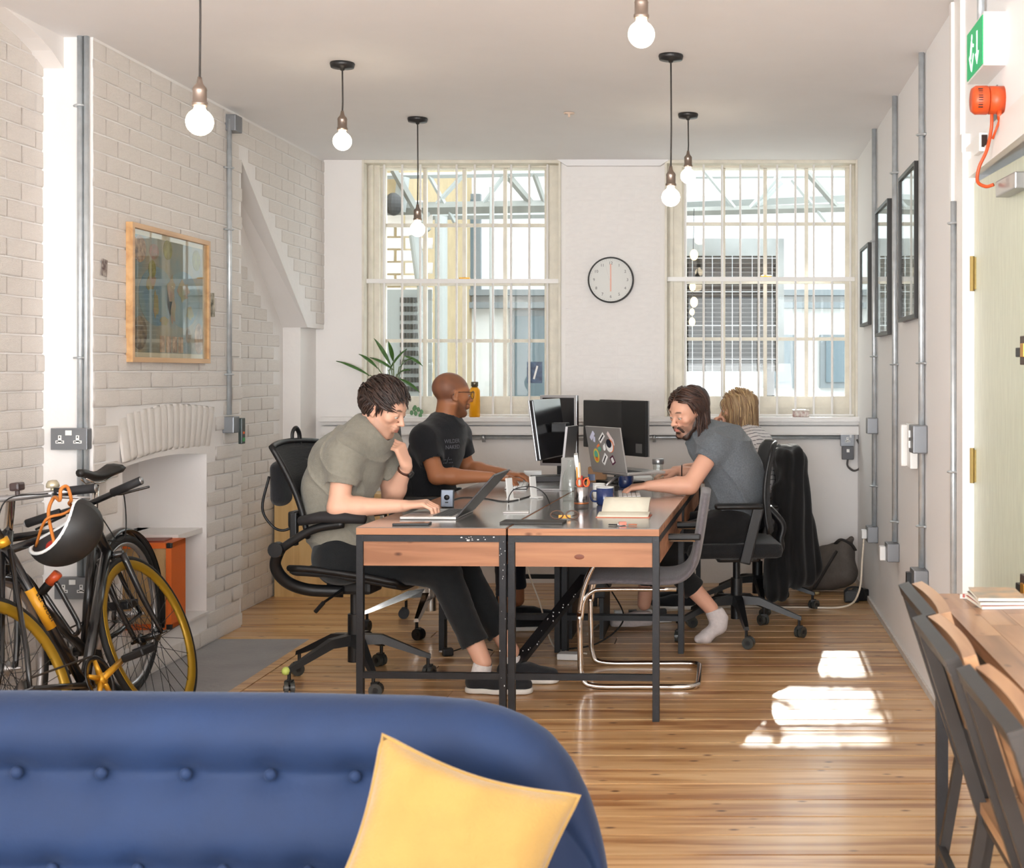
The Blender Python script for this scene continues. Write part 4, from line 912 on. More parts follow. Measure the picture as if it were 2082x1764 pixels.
# ---------------- desks ----------------
fir = woodmat('douglas_fir_side', (184,134,98), (172,120,88), (150,102,72), rough=.6, coat=.05, axis=0, sc=1.2, knots=True, rnd=.05)
dtop = M('grey_desk_top', (122,119,116), .22, coat=.8, var=.05, vs=4)
paint_sp = M('paint_speck', (225,225,225), .6)
def desk(loc, w, L, label, rz):
    t = thing('desk', label, 'desk', loc, rz, 'desks pushed together in the middle of the room')
    H = .752; e = .0135
    put('desk_top', B().box((w/2,L/2,H-.0015),(w-.004,L-.004,.003)), dtop, t)
    put('desk_top_edge', B().box((w/2,L/2,H-.016),(w,L,.027),bev=.002), fir, t, label='solid timber edge of the desk top')
    for x in (e, w-e):
        for y in (e, L-e): put('leg', B().box((x,y,(H-.03)/2),(.027,.027,H-.03),bev=.0015), black_m, t)
    f = B()
    for y in (e, L-e): f.box((w/2,y,H-.043),(w-.054,.027,.025))
    for x in (e, w-e): f.box((x,L/2,H-.043),(.027,L-.054,.025))
    put('top_frame', f, black_m, t)
    for y in (e,): put('rail', B().box((w/2,y,.17),(w-.054,.022,.025)), black_m, t)
    put('rail', B().box((w/2,L-e,.17),(w-.054,.022,.025)), black_m, t)
    for y in (e+.004, L-e-.004): put('apron_panel', B().box((w/2,y,H-.104),(w-.056,.018,.095)), fir, t)
    for x in (e+.004, w-e-.004): put('side_apron', B().box((x,L/2,H-.104),(.018,L-.056,.095)), fir, t)
    return t
th = R(-2.6); ux, uy = Vector((math.cos(th), math.sin(th), 0)), Vector((-math.sin(th), math.cos(th), 0)); O = Vector((-1.443, 5.318, 0))
DW, DL = .594, 1.30
D = [desk(O, DW, DL, 'front left desk with grey top and timber apron, nearest the sofa', th), desk(O+ux*(DW+.008), DW, DL, 'front right desk with a knot in its timber apron', th),
     desk(O+uy*(DL+.008), DW, DL, 'rear left desk where the person in black works', th), desk(O+uy*(DL+.008)+ux*(DW+.008), DW, DL, 'rear right desk under the stickered laptop', th)]
put('knot', B().ell((.28,-.0005+.0075,.64),(.020,.0012,.010),14,6), M('knot_brown', (122,66,44), .5), D[1]); 
sp_ = B(); r_ = random.Random(5)
for i in range(16): sp_.box((.46+r_.gauss(0,.035),-.0002,.709+r_.uniform(-.008,.008)),(r_.uniform(.002,.008),.0012,r_.uniform(.001,.004)))
for i in range(14): sp_.box((DW-.0135+r_.uniform(-.012,.012),-.0002,r_.uniform(.05,.7)),(r_.uniform(.001,.004),.0012,r_.uniform(.002,.006)))
put('paint_specks', sp_, paint_sp, D[0], kind='stuff')
DM = Matrix.Translation(D[1].location) @ Matrix.Rotation(th, 4, 'Z'); a_, b2 = DM.inverted() @ P(1048,1352,5.95), DM.inverted() @ P(1192,1172,6.42); d_ = b2-a_
q = put('brace', B().box((a_+b2)/2, (.022,.06,d_.length), rot=d_.to_track_quat('Z','X').to_matrix()), black_m, D[1], label='diagonal black brace spattered with paint')
sp_ = B()
for i in range(30):
    t_ = r_.uniform(.02,.8); c_ = a_.lerp(b2, t_); sp_.box(c_+V3(r_.uniform(-.02,.02), -.03, r_.uniform(-.015,.015)),(r_.uniform(.002,.007),.002,r_.uniform(.002,.006)))
put('brace_specks', sp_, paint_sp, q, kind='stuff')
DT = .752
# ---------------- chairs ----------------
def star_base(t, col, r=.32, ph=0, hub=.225, chromeb=False, green=False):
    m = col; q = put('column', B().cyl((0,0,.09),(0,0,.30),.030,seg=18).cyl((0,0,.29),(0,0,.43),.019 if not chromeb else .024,seg=16), m, t, 1)
    for k in range(5):
        a = R(ph+72*k); d = Vector((math.cos(a), math.sin(a), 0)); n = Vector((-d.y, d.x, 0)); b = B(); 
        pr = [(.02,.19,.034,.045),(.12,.185,.026,.038),(r-.03,.115,.016,.024),(r+.012,.100,.013,.018)]; vs = []
        for (x, z, hw, hh) in pr: vs += [d*x+n*hw+V3(0,0,z-hh/2), d*x-n*hw+V3(0,0,z-hh/2), d*x-n*hw*.7+V3(0,0,z+hh/2), d*x+n*hw*.7+V3(0,0,z+hh/2)]
        fs = [(0,1,2,3),(15,14,13,12)]
        for i in range(3):
            for j in range(4): fs.append((i*4+j, i*4+(j+1) % 4, i*4+4+(j+1) % 4, i*4+4+j))
        put('base_arm', b.add(vs, fs), m, t)
        c = d*r; w_ = Vector((math.cos(a+1.1), math.sin(a+1.1), 0)); h2 = w_.cross(V3(0,0,1)); cc = c+w_*.012+V3(0,0,.029)
        cs = put('caster', B().cyl(cc-h2*.021, cc-h2*.004, .029, seg=20).cyl(cc+h2*.004, cc+h2*.021, .029, seg=20), M('caster_clear', (60,62,60), .25) if not chromeb else black_p, t, 1)
        put('caster_hub', B().cyl(cc-h2*.024, cc+h2*.024, .012, seg=12).cyl(c+V3(0,0,.05), c+V3(0,0,.105), .008, seg=8).box(cc+V3(0,0,.024)-w_*.004, (.03,.03,.018)), black_p, cs)
        if green and k == green: put('ball', B().ell(c+V3(-.01,-.01,.10), .018, 12, 8), M('lime_tape', (196,212,110), .6), t, 2, label='lime green blob on one foot')
    return q
def gridback(fn, nu=14, nv=16, th=.012):
    b = B(); f2 = lambda u, v: Vector(fn(u, v))+Vector((-th,0,0))
    b.grid(fn, nu, nv, thick=(-th,0,0)); return b
def office_chair(nm, label, loc, rz, kind):
    t = thing(nm, label, 'chair', loc, rz, None)
    if kind == 'mesh':
        star_base(t, black_p, .315, 11-math.degrees(rz)*1, green=3)
        W = lambda v: .165+.085*v**1.4+.03*(1-v)**2
        X = lambda v: -.155-.135*v-.045*math.sin(math.pi*v)*-.35
        fn = lambda u, v: (X(v)-.035*math.cos((u-.5)*math.pi)*1.0+.02, (u-.5)*2*W(v), .66+.385*v+.012*math.cos((u-.5)*math.pi))
        put('backrest', gridback(fn, 14, 18, .006), mesh_m, t, 2, label='black ribbed mesh backrest')
        lp = [fn(0, i/14) for i in range(15)]; rp = [fn(1, i/14) for i in range(15)]; tp = [fn(i/10, 1) for i in range(11)]; bp = [fn(i/10, 0) for i in range(11)]
        put('back_frame', B().tube(lp+tp[1:-1]+rp[::-1]+bp[::-1][1:-1], .0125, 8, closed=True), black_p, t, 2)
        fs = lambda u, v: (-.20+.46*u, (v-.5)*.46, .475+.02*math.cos(u*math.pi)-.03*max(0,u-.75)*4*.5+.035*abs(2*v-1)**3)
        put('seat', B().grid(fs, 14, 12, thick=(0,0,-.02)), mesh_m, t, 2, label='black mesh seat')
        ring = [fs(i/10,0) for i in range(11)]+[fs(1,i/10) for i in range(1,11)]+[fs(1-i/10,1) for i in range(1,11)]+[fs(0,1-i/10) for i in range(1,10)]
        put('seat_frame', B().tube(ring, .014, 8, closed=True), black_p, t, 2)
        for s in (-1, 1):
            y = s*.27
            put('armrest', B().tube([(-.135,y,.735),(-.05,y*1.0,.752),(.06,y*.98,.752),(.14,y*.95,.742)], [.02,.024,.026,.018], 12, flat=1.7), M('soft_arm_pad', (38,36,38), .8), t, 2, label='curved black armrest')
            a = put('arm_frame', B().tube(bez([(.05,y,.725),(-.08,y,.70),(-.20,y,.63),(-.235,y*.95,.60)]), .018, 8, flat=.8), black_p, t, 2)
            put('knob', B().cyl((-.235,y-s*.01,.615),(-.235,y+s*.028,.615),.032,seg=18), black_p, a)
            put('back_spine', B().tube(bez([(-.235,y*.93,.61),(-.262,y*.85,.54),(-.235,y*.7,.47),(-.16,y*.5,.425),(-.02,y*.3,.41)]), [.020]*33, 8, flat=1.3), black_p, t, 2)
        put('lumbar_bracket', B().box((-.215,0,.73),(.03,.36,.07),bev=.01).box((-.20,-.18,.69),(.03,.03,.14),bev=.005).box((-.20,.18,.69),(.03,.03,.14),bev=.005), black_p, t)
        put('tilt_mechanism', B().box((0,0,.425),(.2,.16,.06),bev=.015), black_p, t)
        put('lever', B().cyl((-.02,-.10,.42),(-.055,-.22,.385),.006,seg=8).cyl((-.055,-.22,.385),(-.075,-.26,.352),.009,seg=8), black_p, t)
    elif kind == 'chrome':
        star_base(t, chrome, .33, 46, chromeb=True)
        fn = lambda u, v: (-.145-.03*v-.03*math.cos((u-.5)*math.pi), (u-.5)*(.44-.12*v*v), .60+.575*v-.08*abs(2*u-1)**2.5*v)
        put('backrest', gridback(fn, 12, 14, .04), fabric_b, t, 2, label='rounded black fabric backrest')
        put('seat', B().box((.02,0,.465),(.48,.47,.07),bev=.03), fabric_b, t, 2)
        for s in (-1, 1):
            put('armrest', B().box((.02,s*.27,.71),(.26,.06,.028),bev=.012), black_p, t, 2)
            put('arm_support', B().tube([(.0,s*.27,.70),(-.02,s*.275,.55),(-.02,s*.2,.44)], .014, 8), chrome, t, 2)
        put('back_post', B().tube([(-.05,0,.42),(-.22,0,.44),(-.25,0,.62)], .02, 8), chrome, t, 2)
    elif kind == 'swivel':
        star_base(t, black_p, .325, 20)
        fn = lambda u, v: (-.125-.02*v+.03*math.sin(v*3.1)-.045*math.cos((u-.5)*math.pi), (u-.5)*(.45-.07*v*v), .55+.45*v-.03*abs(2*u-1)**9*v)
        put('backrest', gridback(fn, 12, 14, .02), mesh_m if False else M('charcoal_back', (44,45,48), .75, bump=.2, bs=200), t, 2, label='tall charcoal backrest')
        lp = [fn(0, i/12) for i in range(13)]; rp = [fn(1, i/12) for i in range(13)]; tp = [fn(i/8, 1) for i in range(9)]
        put('back_frame', B().tube([Vector(p)-V3(.012,0,0) for p in lp+tp[1:-1]+rp[::-1]], .010, 8), black_p, t, 2)
        put('back_spine', B().tube(bez([(-.165,0,.66),(-.235,0,.575),(-.225,0,.50),(-.22,0,.44),(-.10,0,.41)]), .022, 8, flat=2.2), black_p, t, 2)
        put('seat', B().box((.03,0,.465),(.48,.48,.075),bev=.03), fabric_b, t, 2)
        for s in (-1, 1):
            put('armrest', B().box((.02,s*.275,.695),(.24,.075,.026),bev=.012), black_p, t, 2)
            put('arm_support', B().box((-.045,s*.275,.55),(.055,.024,.29),rot=(0,R(-14),0),bev=.008).box((-.02,s*.19,.43),(.06,.19,.022),bev=.006), black_p, t)
        put('tilt_mechanism', B().box((0,0,.415),(.22,.18,.05),bev=.015), black_p, t)
    return t
office_chair('office_chair', 'black mesh office chair under the person in the olive grey t-shirt', (-1.62,5.95,0), R(-5), 'mesh')
office_chair('office_chair', 'black fabric office chair on a chrome star base, far left', (-1.56,7.22,0), R(8), 'chrome')
c3 = office_chair('office_chair', 'charcoal swivel office chair under the bearded person', (.07,6.99,0), R(186), 'swivel')
c4 = office_chair('office_chair', 'swivel office chair with a black coat over it, by the right window', (.20,7.86,0), R(182), 'swivel')
for ch in list(c4.children):
    if ch.name.startswith('backrest'): ch['label'] = 'tall charcoal backrest'
c4.scale = (1,1,.88)
# black coat draped over the rear chair
g = Grid((.20,7.40,.02), (.66,8.30,1.02), .008)
g.cone((.375,7.70,.87), (.375,8.0,.87), .075, .075, .05); g.cone((.385,7.70,.85), (.43,7.66,.24), .085, .10, .06); g.cone((.385,8.02,.85), (.45,8.02,.22), .085, .11, .06); g.cone((.385,7.86,.82), (.46,7.86,.24), .09, .11, .06); g.cone((.33,7.64,.7), (.30,7.62,.14), .05, .07, .05); g.cut((.36,7.8,.925), (-.1,0,1), k=.03)
v, f = g.mesh(); 
co = npmesh('coat', v, f, clothm('black_wool', (13,13,15), bump=.3), None, disp=lambda v: .011*np.sin(v[:,1]*38+v[:,0]*75+1.5*np.sin(v[:,2]*5))+.008*smooth_noise(v*np.array([1,1,.3]), 60, 2)); tag(co, 'long black coat draped over the back of the rear right chair', 'coat')
# cantilever chair
t = thing('cantilever_chair', 'grey upholstered cantilever chair with chrome tube frame tucked under the front right desk', 'chair', (-.35,6.04,0), world=True)
ug = M('grey_upholstery', (108,102,106), .85, bump=.35, bs=160, var=.1, vs=60, sheen=.3)
yn, yf = 5.80, 6.27
prof = [(-.60,.455),(-.50,.462),(-.36,.458),(-.24,.455),(-.17,.475),(-.128,.53),(-.108,.62),(-.092,.72),(-.075,.835)]
pb = bez([(x,0,z) for x,z in prof], 4); b = B(); n = len(pb)
def sh_(u, v):
    p = pb[min(n-1, int(round(u*(n-1))))]; w_ = .225*(1-.0*u)-(.05*max(0,(u-.85)/.15)**2 if u > .85 else 0); return (p.x, 6.035+(v-.5)*2*w_, p.z)
b = B(); g0 = []; ns = n-1
i_n = len(pb); vs = []; fs = []; nv = 10
for i, p in enumerate(pb):
    q = pb[min(i+1,n-1)]-pb[max(i-1,0)]; nr = Vector((-q.z,0,q.x)).normalized(); u = i/(n-1); w_ = .225-(.045*((u-.86)/.14)**2 if u > .86 else 0)
    for j in range(nv+1):
        v_ = (j/nv-.5)*2; th_ = .022*(1-abs(v_)**4*.7); c = Vector((p.x,6.035+v_*w_,p.z)); vs += [c+nr*th_, c-nr*th_]
for i in range(n-1):
    for j in range(nv):
        a = (i*(nv+1)+j)*2; c = ((i+1)*(nv+1)+j)*2; fs += [(a,c,c+2,a+2),(a+1,a+3,c+3,c+1)]
    for j in (0, nv):
        a = (i*(nv+1)+j)*2; c = ((i+1)*(nv+1)+j)*2; fs.append((a,a+1,c+1,c))
for i in (0, n-1):
    for j in range(nv): a = (i*(nv+1)+j)*2; fs.append((a,a+1,a+3,a+2))
put('upholstered_shell', B().add(vs, fs), ug, t, 2, label='one-piece grey upholstered seat and back')
put('floor_runner', B().tube(bez([(-.615,yn,.33),(-.612,yn,.16),(-.605,yn,.06),(-.56,yn,.0165),(-.35,yn,.0125),(-.16,yn,.0125),(-.115,yn+.03,.0125),(-.108,yn+.1,.0125),(-.108,yf-.1,.0125),(-.115,yf-.03,.0125),(-.16,yf,.0125),(-.35,yf,.0125),(-.56,yf,.0165),(-.605,yf,.06),(-.612,yf,.16),(-.615,yf,.33)],6), .0125, 10), chrome, t, 2)
for y_ in (yn, yf):
    put('arm_tube', B().tube(bez([(-.615,y_,.33),(-.60,y_,.42),(-.56,y_,.52),(-.50,y_,.60),(-.42,y_,.64),(-.25,y_,.645),(-.12,y_,.645)],6), .0115, 10), chrome, t, 2)
    put('seat_tube', B().tube(bez([(-.608,y_,.30),(-.595,y_,.38),(-.56,y_,.42),(-.5,y_,.43),(-.2,y_,.43)],6), .0095, 10), chrome, t, 2)
    put('armrest', B().box((-.20,y_,.655),(.21,.045,.026),bev=.008), black_p, t)
# small black backpack and loop behind the mesh chair
g = Grid((-2.2,5.9,.55), (-1.75,6.5,1.15), .007); g.cone((-1.985,6.08,.80), (-1.995,6.08,.93), .04, .035, .04, (0,1,0), 2.2)
v, f = g.mesh(); o = npmesh('backpack', v, f, clothm('black_nylon', (30,30,33), bump=.3), None, disp=lambda v: .004*smooth_noise(v, 40, 1)); tag(o, 'black backpack hanging behind the mesh office chair', 'bag')
put('loop_handle', B().tube(bez([(-1.915,6.03,1.02),(-1.92,6.03,1.085),(-1.912,6.05,1.112),(-1.905,6.08,1.085),(-1.905,6.085,1.02)],6), .011, 8, flat=.7), black_p, o, 2)
put('strap', B().tube(bez([(-2.01,5.99,.9),(-2.04,5.99,.76),(-2.0,6.0,.68),(-1.95,6.0,.66),(-1.9,6.02,.68)],6), .006, 6), black_p, o, 2)
# plywood cabinet in the alcove
t = thing('plywood_cabinet', 'low yellow plywood cabinet against the left of the back wall', 'cabinet', (-2.3,8.2,0), world=True)
ply = woodmat('birch_ply', (222,188,130), (216,178,118), (200,160,104), rough=.45, coat=.1, axis=2, knots=False, rnd=.03, bump=.02)
put('side_panel', B().bx((-2.72,8.20,.0),(-1.95,8.218,.605)), ply, t); put('top_panel', B().bx((-2.72,8.20,.606),(-1.95,8.40,.624)), ply, t); put('side_panel', B().bx((-2.72,8.22,0),(-2.70,8.40,.605)), ply, t); put('side_panel', B().bx((-1.97,8.22,0),(-1.95,8.40,.605)), ply, t); put('back_panel', B().bx((-2.70,8.38,0),(-1.97,8.40,.605)), ply, t)
# ---------------- computers and desk clutter ----------------
scr = M('dark_screen', (14,15,18), .12); keym = M('key_caps', (30,30,34), .5); alu = M('laptop_aluminium', (176,174,172), .35, metal=.6)
def laptop(label, loc, rz, w, d, ang, body_m, lidm, keys=True, group=None, logo=None):
    """local: user at -y, hinge at y=0, base extends to -y"""
    t = thing('laptop', label, 'laptop', loc, rz)
    put('base', B().box((0,-d/2,.007),(w,d,.013),bev=.004), body_m, t)
    kb = B()
    for r0 in range(5):
        for c0 in range(14): kb.box((-w/2+.025+(w-.05)*(c0+.5)/14, -.03-r0*.0165, .0142),((w-.05)/14-.003,.0135,.002))
    put('keys', kb, keym, t, kind='stuff'); put('trackpad', B().box((0,-d+.045,.0137),(.10,.07,.0008)), M('trackpad', (150,150,152), .3), t)
    T = Matrix.Translation((0,.002,.012)) @ Matrix.Rotation(R(-(ang-90)), 4, 'X')
    l = put('lid', B().box((0,0,d/2),(w,.008,d),T=T,bev=.003), lidm, t)
    put('screen', B().box((0,-.0045,d/2+.002),(w-.018,.001,d-.022),T=T), scr, l)
    return t, T
# black laptop of person 1 faces -X : user at -X -> rz=-90 (local -y -> -x)
t, T = laptop('dark grey laptop open in front of the person in the olive grey t-shirt', (-1.095,5.74,DT), R(-92), .33, .235, 132, alu, M('dark_lid', (66,64,64), .35, metal=.4), True)
tm_, T = laptop('silver laptop with stickers on its lid, raised on a stand', (-.585,6.63,.862), 0, .325, .225, 100, alu, alu)
ax = Vector((-.6,.8,0)); tm_.rotation_euler.z = math.atan2(ax.y, ax.x); tm_.location = (-.562,6.71,.858)
lid = [c for c in tm_.children if c.name.startswith('lid')][0]
def sticker(nm, b, m): b.v = [tuple(T @ Vector(v)) for v in b.v]; return put(nm, b, m, lid)
y0 = .0048
def disc(x, z, rx, rz_, y=y0, seg=18): 
    return B().prism([(-x+rx*math.cos(a), y, z+rz_*math.sin(a)) for a in [i/seg*6.283 for i in range(seg)]], (0,.0006,0))
def blob(x, z, w, h, a, y=y0): return B().box((-x,y,z),(w,.0008,h),rot=(0,R(-a),0))
# seen from behind, +x of the lid is on the right of the photo
sticker('sticker', blob(-.105,.178,.052,.022,-42), M('st_lilac', (206,206,228), .5)); sticker('sticker', blob(-.092,.160,.018,.028,10), MATS['st_lilac'])
sticker('sticker', blob(-.018,.170,.060,.026,-38), M('st_white', (232,230,228), .5)); sticker('sticker', blob(-.018,.170,.050,.008,-38,y0+.0007), M('st_black', (36,34,36), .5))
sticker('sticker', blob(.060,.178,.055,.018,48), M('st_pink', (228,206,204), .5)); sticker('sticker', blob(.082,.150,.016,.03,-10), MATS['st_pink'])
sticker('sticker', disc(.050,.132,.034,.034), M('st_orange', (224,120,60), .5)); sticker('sticker', disc(.046,.130,.031,.030,y0+.0006), MATS['st_white']); sticker('sticker', disc(.044,.144,.024,.022,y0+.0012), M('st_navy', (24,28,44), .5))
sticker('sticker', disc(-.006,.120,.012,.015), MATS['st_white']); sticker('sticker', disc(-.000,.1365,.003,.006), MATS['st_white'])
sticker('sticker', blob(-.062,.128,.026,.012,-30), MATS['st_orange']); sticker('sticker', blob(-.054,.112,.022,.02,15), M('st_green', (92,164,138), .5))
sticker('sticker', disc(-.092,.076,.026,.036), M('st_yellow', (214,190,70), .5)); sticker('sticker', disc(-.092,.083,.018,.020,y0+.0007), MATS['st_green']); sticker('sticker', disc(-.091,.060,.014,.012,y0+.0007), MATS['st_orange'])
sticker('sticker', blob(-.018,.062,.060,.030,-48), MATS['st_white']); sticker('sticker', blob(-.018,.062,.046,.008,-48,y0+.0007), MATS['st_black'])
sticker('sticker', blob(.055,.060,.036,.042,-25), M('st_plum', (84,30,58), .5)); sticker('sticker', blob(.055,.060,.020,.026,-25,y0+.0007), MATS['st_white'])
st = thing('laptop_stand', 'silver stand holding up the stickered laptop', 'stand', (-.562,6.71,DT), math.atan2(ax.y, ax.x))
put('post', B().tube([(0,-.02,.0),(0,.02,.05),(0,-.06,.10)], .008, 8), silver, st, 2); put('foot', B().box((0,-.03,.003),(.2,.16,.006),bev=.002), silver, st); put('tray', B().box((0,-.10,.1005),(.2,.16,.005),bev=.002), silver, st)
def monitor(label, loc, rz, w, h, z0, th, back_m, tilt=0, stand='plate', bezel=None):
    """local: screen faces -y"""
    t = thing('monitor', label, 'monitor', loc, rz); T = Matrix.Translation((0,0,z0)) @ Matrix.Rotation(R(tilt), 4, 'X')
    put('casing', B().box((0,th*.5,h/2),(w,th,h),T=T,bev=.006), back_m, t); p = put('bezel', B().box((0,-.003,h/2),(w,.008,h),T=T,bev=.002), bezel or silver, t)
    put('screen', B().box((0,-.0085,h/2),(w-.03,.002,h-.03),T=T), scr, p)
    if stand == 'plate':
        put('stand', B().box((0,th+.075,h*.0+(z0+h*.55)/2),(.19,.012,z0+h*.55),rot=(R(-6),0,0)).box((0,.03,.005),(.19,.22,.008)), silver, t); put('hinge', B().box((0,th+.03,z0+h*.52),(.07,.08,.05),bev=.005), black_p, t)
    else:
        put('stand', B().box((0,th+.02,z0/2+.05),(.05,.03,z0+.1),bev=.004).box((0,.03,.006),(.22,.18,.012),bev=.004), black_p, t)
    return t
monitor('silver edged monitor with glossy black back, left of the stickered laptop', (-.90,7.07,DT), R(-100), .47, .31, .16, .022, M('glossy_black_back', (34,34,38), .15, coat=.5), tilt=8)
monitor('tilted dark monitor at the far end, behind the silver edged one', (-.93,7.66,DT), R(-14), .22, .40, .08, .03, M('warm_black', (58,44,40), .3), stand='post')
mm = monitor('flat black monitor seen from behind, right of the stickered laptop', (-.545,7.50,DT), R(128), .46, .305, .15, .02, M('matt_black_back', (28,29,31), .5), stand='post')
put('label_plate', B().box((-.17,.0215,.15+.045),(.06,.001,.05)), M('rating_label', (104,104,104), .5), mm)
monitor('silver framed monitor half hidden behind the flat black one', (-.66,7.66,DT), R(128), .40, .27, .18, .03, M('dark_back', (40,40,42), .4), stand='post')
# keyboards
def keyboard(label, loc, rz, w=.43):
    t = thing('keyboard', label, 'keyboard', loc, rz); put('base', B().box((0,0,.006),(w,.115,.010),bev=.004), alu, t); kb = B()
    for r0 in range(5):
        n = 19
        for c0 in range(n): kb.box((-w/2+.01+(w-.02)*(c0+.5)/n, -.045+r0*.0215, .0125),((w-.02)/n-.003,.018,.004))
    put('keys', kb, M('white_keys', (234,232,230), .4), t, kind='stuff')
keyboard('white keyboard under the bearded person\'s hand', (-.465,6.66,DT), R(95), .34)
keyboard('white keyboard under the hands of the person in black', (-1.10,7.24,DT), R(-84), .40)
keyboard('white keyboard at the far right desk', (-.27,7.55,DT), R(95), .30)
# mugs, tin, jar, bottle
def mug(label, loc, r, h, m, rim, rz=0, grp=None):
    t = thing('mug', label, 'mug', loc, rz, grp)
    put('cup', B().lathe([(r*.82,0),(r*.95,.006),(r,h*.3),(r,h),(r-.004,h),(r-.005,h*.3),(r*.7,.008),(.001,.007)], seg=24), m, t, 2); put('rim', B().lathe([(r-.0045,h-.004),(r+.001,h-.004),(r+.001,h+.001),(r-.0045,h+.001)], seg=24, ring=True), rim, t, 2)
    put('handle', B().tube(bez([(r-.002,0,h*.8),(r+.022,0,h*.78),(r+.028,0,h*.5),(r+.018,0,h*.25),(r-.002,0,h*.2)],5), .0045, 8), m, t, 2)
blue = M('blue_enamel', (34,56,110), .2, coat=.5)
def onD(px, py): Y = (CH-DT)*F_PX/(py-CY); return Vector(((px-CX)*Y/F_PX, Y, DT))
mug('blue enamel mug with a white rim, behind the open notebook', onD(1230,1026), .040, .082, blue, white_p, R(200))
mug('second blue enamel mug, under the raised laptop', onD(1272,990)+V3(0,0,0), .040, .080, blue, white_p, R(60))
mug('small white paper cup beside the blue mug', onD(1218,1012), .030, .07, white_p, white_p, R(100))
t = thing('pencil_tin', 'shiny steel tin holding pens and orange scissors', 'tin', onD(1182,1034))
put('can', B().lathe([(.030,0),(.0325,.003),(.0325,.098),(.0315,.099),(.0305,.097),(.0305,.006),(.001,.005)], seg=28), M('tin_steel', (176,174,176), .18, metal=1), t, 2)
put('copper_band', B().lathe([(.0328,.022),(.0331,.022),(.0331,.030),(.0328,.030)], seg=28, ring=True), M('copper', (190,120,80), .3, metal=.8), t, 2)
for nm, a, b_, m, r in (('pencil',(-.01,0,.01),(-.022,.01,.185),M('pencil_yellow', (226,160,60), .5),.0035),('pencil',(.0,.01,.01),(-.010,.015,.205),M('pencil_cream', (222,200,160), .5),.0035),('pen',(.01,-.01,.01),(.004,-.022,.150),M('red_pen', (170,50,40), .4),.004),('pencil',(.015,.01,.01),(.028,.02,.14),MATS['pencil_yellow'],.0035)):
    put(nm, B().cyl(a,b_,r,seg=7), m, t)
oh = M('orange_handle', (222,96,44), .4)
for s in (-1,1): put('scissor_handle', B().tube([(.008+s*.015+.013*math.cos(a),-.008,.118+.018*math.sin(a)) for a in [i/14*6.283 for i in range(14)]], .004, 6, closed=True), oh, t, 2)
t = thing('glass_bottle', 'tall clear glass bottle beside the pencil tin', 'bottle', onD(1160,1018)); put('glass_body', B().lathe([(.034,0),(.038,.01),(.038,.11),(.03,.135),(.016,.155),(.014,.19),(.017,.192)], seg=24), clearg, t, 2)
t = thing('water_bottle', 'clear faceted water carafe with a metal cap, right of the monitors', 'bottle', onD(1338,990)); put('glass_body', B().lathe([(.030,0),(.036,.01),(.030,.06),(.026,.10),(.028,.125)], seg=10), clearg, t); put('cap', B().lathe([(.029,.122),(.031,.125),(.031,.148),(.028,.151)], seg=20), silver, t, 2)
t = thing('white_board_sheet', 'white folder standing upright behind the pencil tin', 'folder', onD(1176,1010)); put('cover', B().box((0,0,.105),(.018,.16,.21),rot=(0,R(-7),R(6))), white_p, t)
t = thing('paper_bag', 'small grey box between the glass bottle and the folder', 'box', onD(1150,998)+V3(.01,.05,0)); put('body', B().box((0,0,.085),(.07,.07,.17),bev=.003), M('grey_card', (170,168,164), .8), t)
t = thing('cardboard_box', 'small brown and blue carton behind the blue mug', 'box', onD(1215,978)); put('carton', B().box((0,0,.04),(.10,.08,.08),bev=.002), M('kraft', (170,130,96), .8), t); put('blue_panel', B().box((-.03,-.041,.025),(.04,.002,.035)), blue, t)
# open notebook
nb = onD(1268,1052); t = thing('open_notebook', 'open notebook with cream pages on the front right desk', 'notebook', nb+V3(0,.085,0), R(-3))
pg = M('cream_paper', (232,226,208), .85, var=.02, vs=40)
fn = lambda u, v: ((u-.5)*.215, -.085+v*.105, .006+.012*math.sin(v*2.6)); put('page_block', B().grid(fn, 4, 10, thick=(0,0,-.006)), pg, t, 2, label='lower pages')
fn = lambda u, v: ((u-.5)*.200-.004, .02+v*.105, .012+.055*v**1.2+.012*math.sin(v*3.1)); put('page_block', B().grid(fn, 4, 10, thick=(0,.002,-.005)), pg, t, 2, label='raised upper pages')
put('cover', B().box((0,-.03,.0015),(.225,.115,.003)), M('tan_cover', (196,110,80), .6), t); put('spine_scribble', B().box((.0,.018,.0125),(.15,.004,.002)), M('ochre_stitch', (176,150,100), .7), t)
# phones, cards, wallet, keys, sunglasses
def slab(nm, label, cat, loc, d, m, rz=0, top=None):
    t = thing(nm, label, cat, loc, rz); put('body', B().box((0,0,d[2]/2),d,bev=min(.003,d[2]*.3)), m, t)
    if top: put('screen', B().box((0,0,d[2]+.0003),(d[0]-.008,d[1]-.008,.0006)), top, t)
    return t
slab('phone', 'black phone lying at the front edge of the left desk', 'phone', onD(838,1066), (.145,.07,.008), black_p, R(2), scr)
slab('tablet_sleeve', 'thin dark grey tablet sleeve across the seam of the two front desks', 'sleeve', onD(1083,1064)+V3(0,.02,0), (.255,.10,.009), M('sleeve_grey', (60,58,56), .7, bump=.2), R(-4))
slab('phone', 'pale phone lying flat beside the cable loop', 'phone', onD(1050,1042), (.11,.06,.007), M('pale_phone', (206,200,196), .3), R(5))
t = thing('key_bunch', 'bunch of keys with a pink fob in front of the notebook', 'keys', onD(1262,1068))
put('key_ring', B().tube([(.02*math.cos(a),.02*math.sin(a),.003) for a in [i/16*6.283 for i in range(16)]], .0015, 5, closed=True), silver, t, 2)
for i, (x, m) in enumerate(((-.03,black_p),(-.012,silver),(.03,silver))): put('key', B().box((x,-.004+i*.004,.004),(.035,.012,.004),rot=(0,0,R(-20+25*i))), m, t)
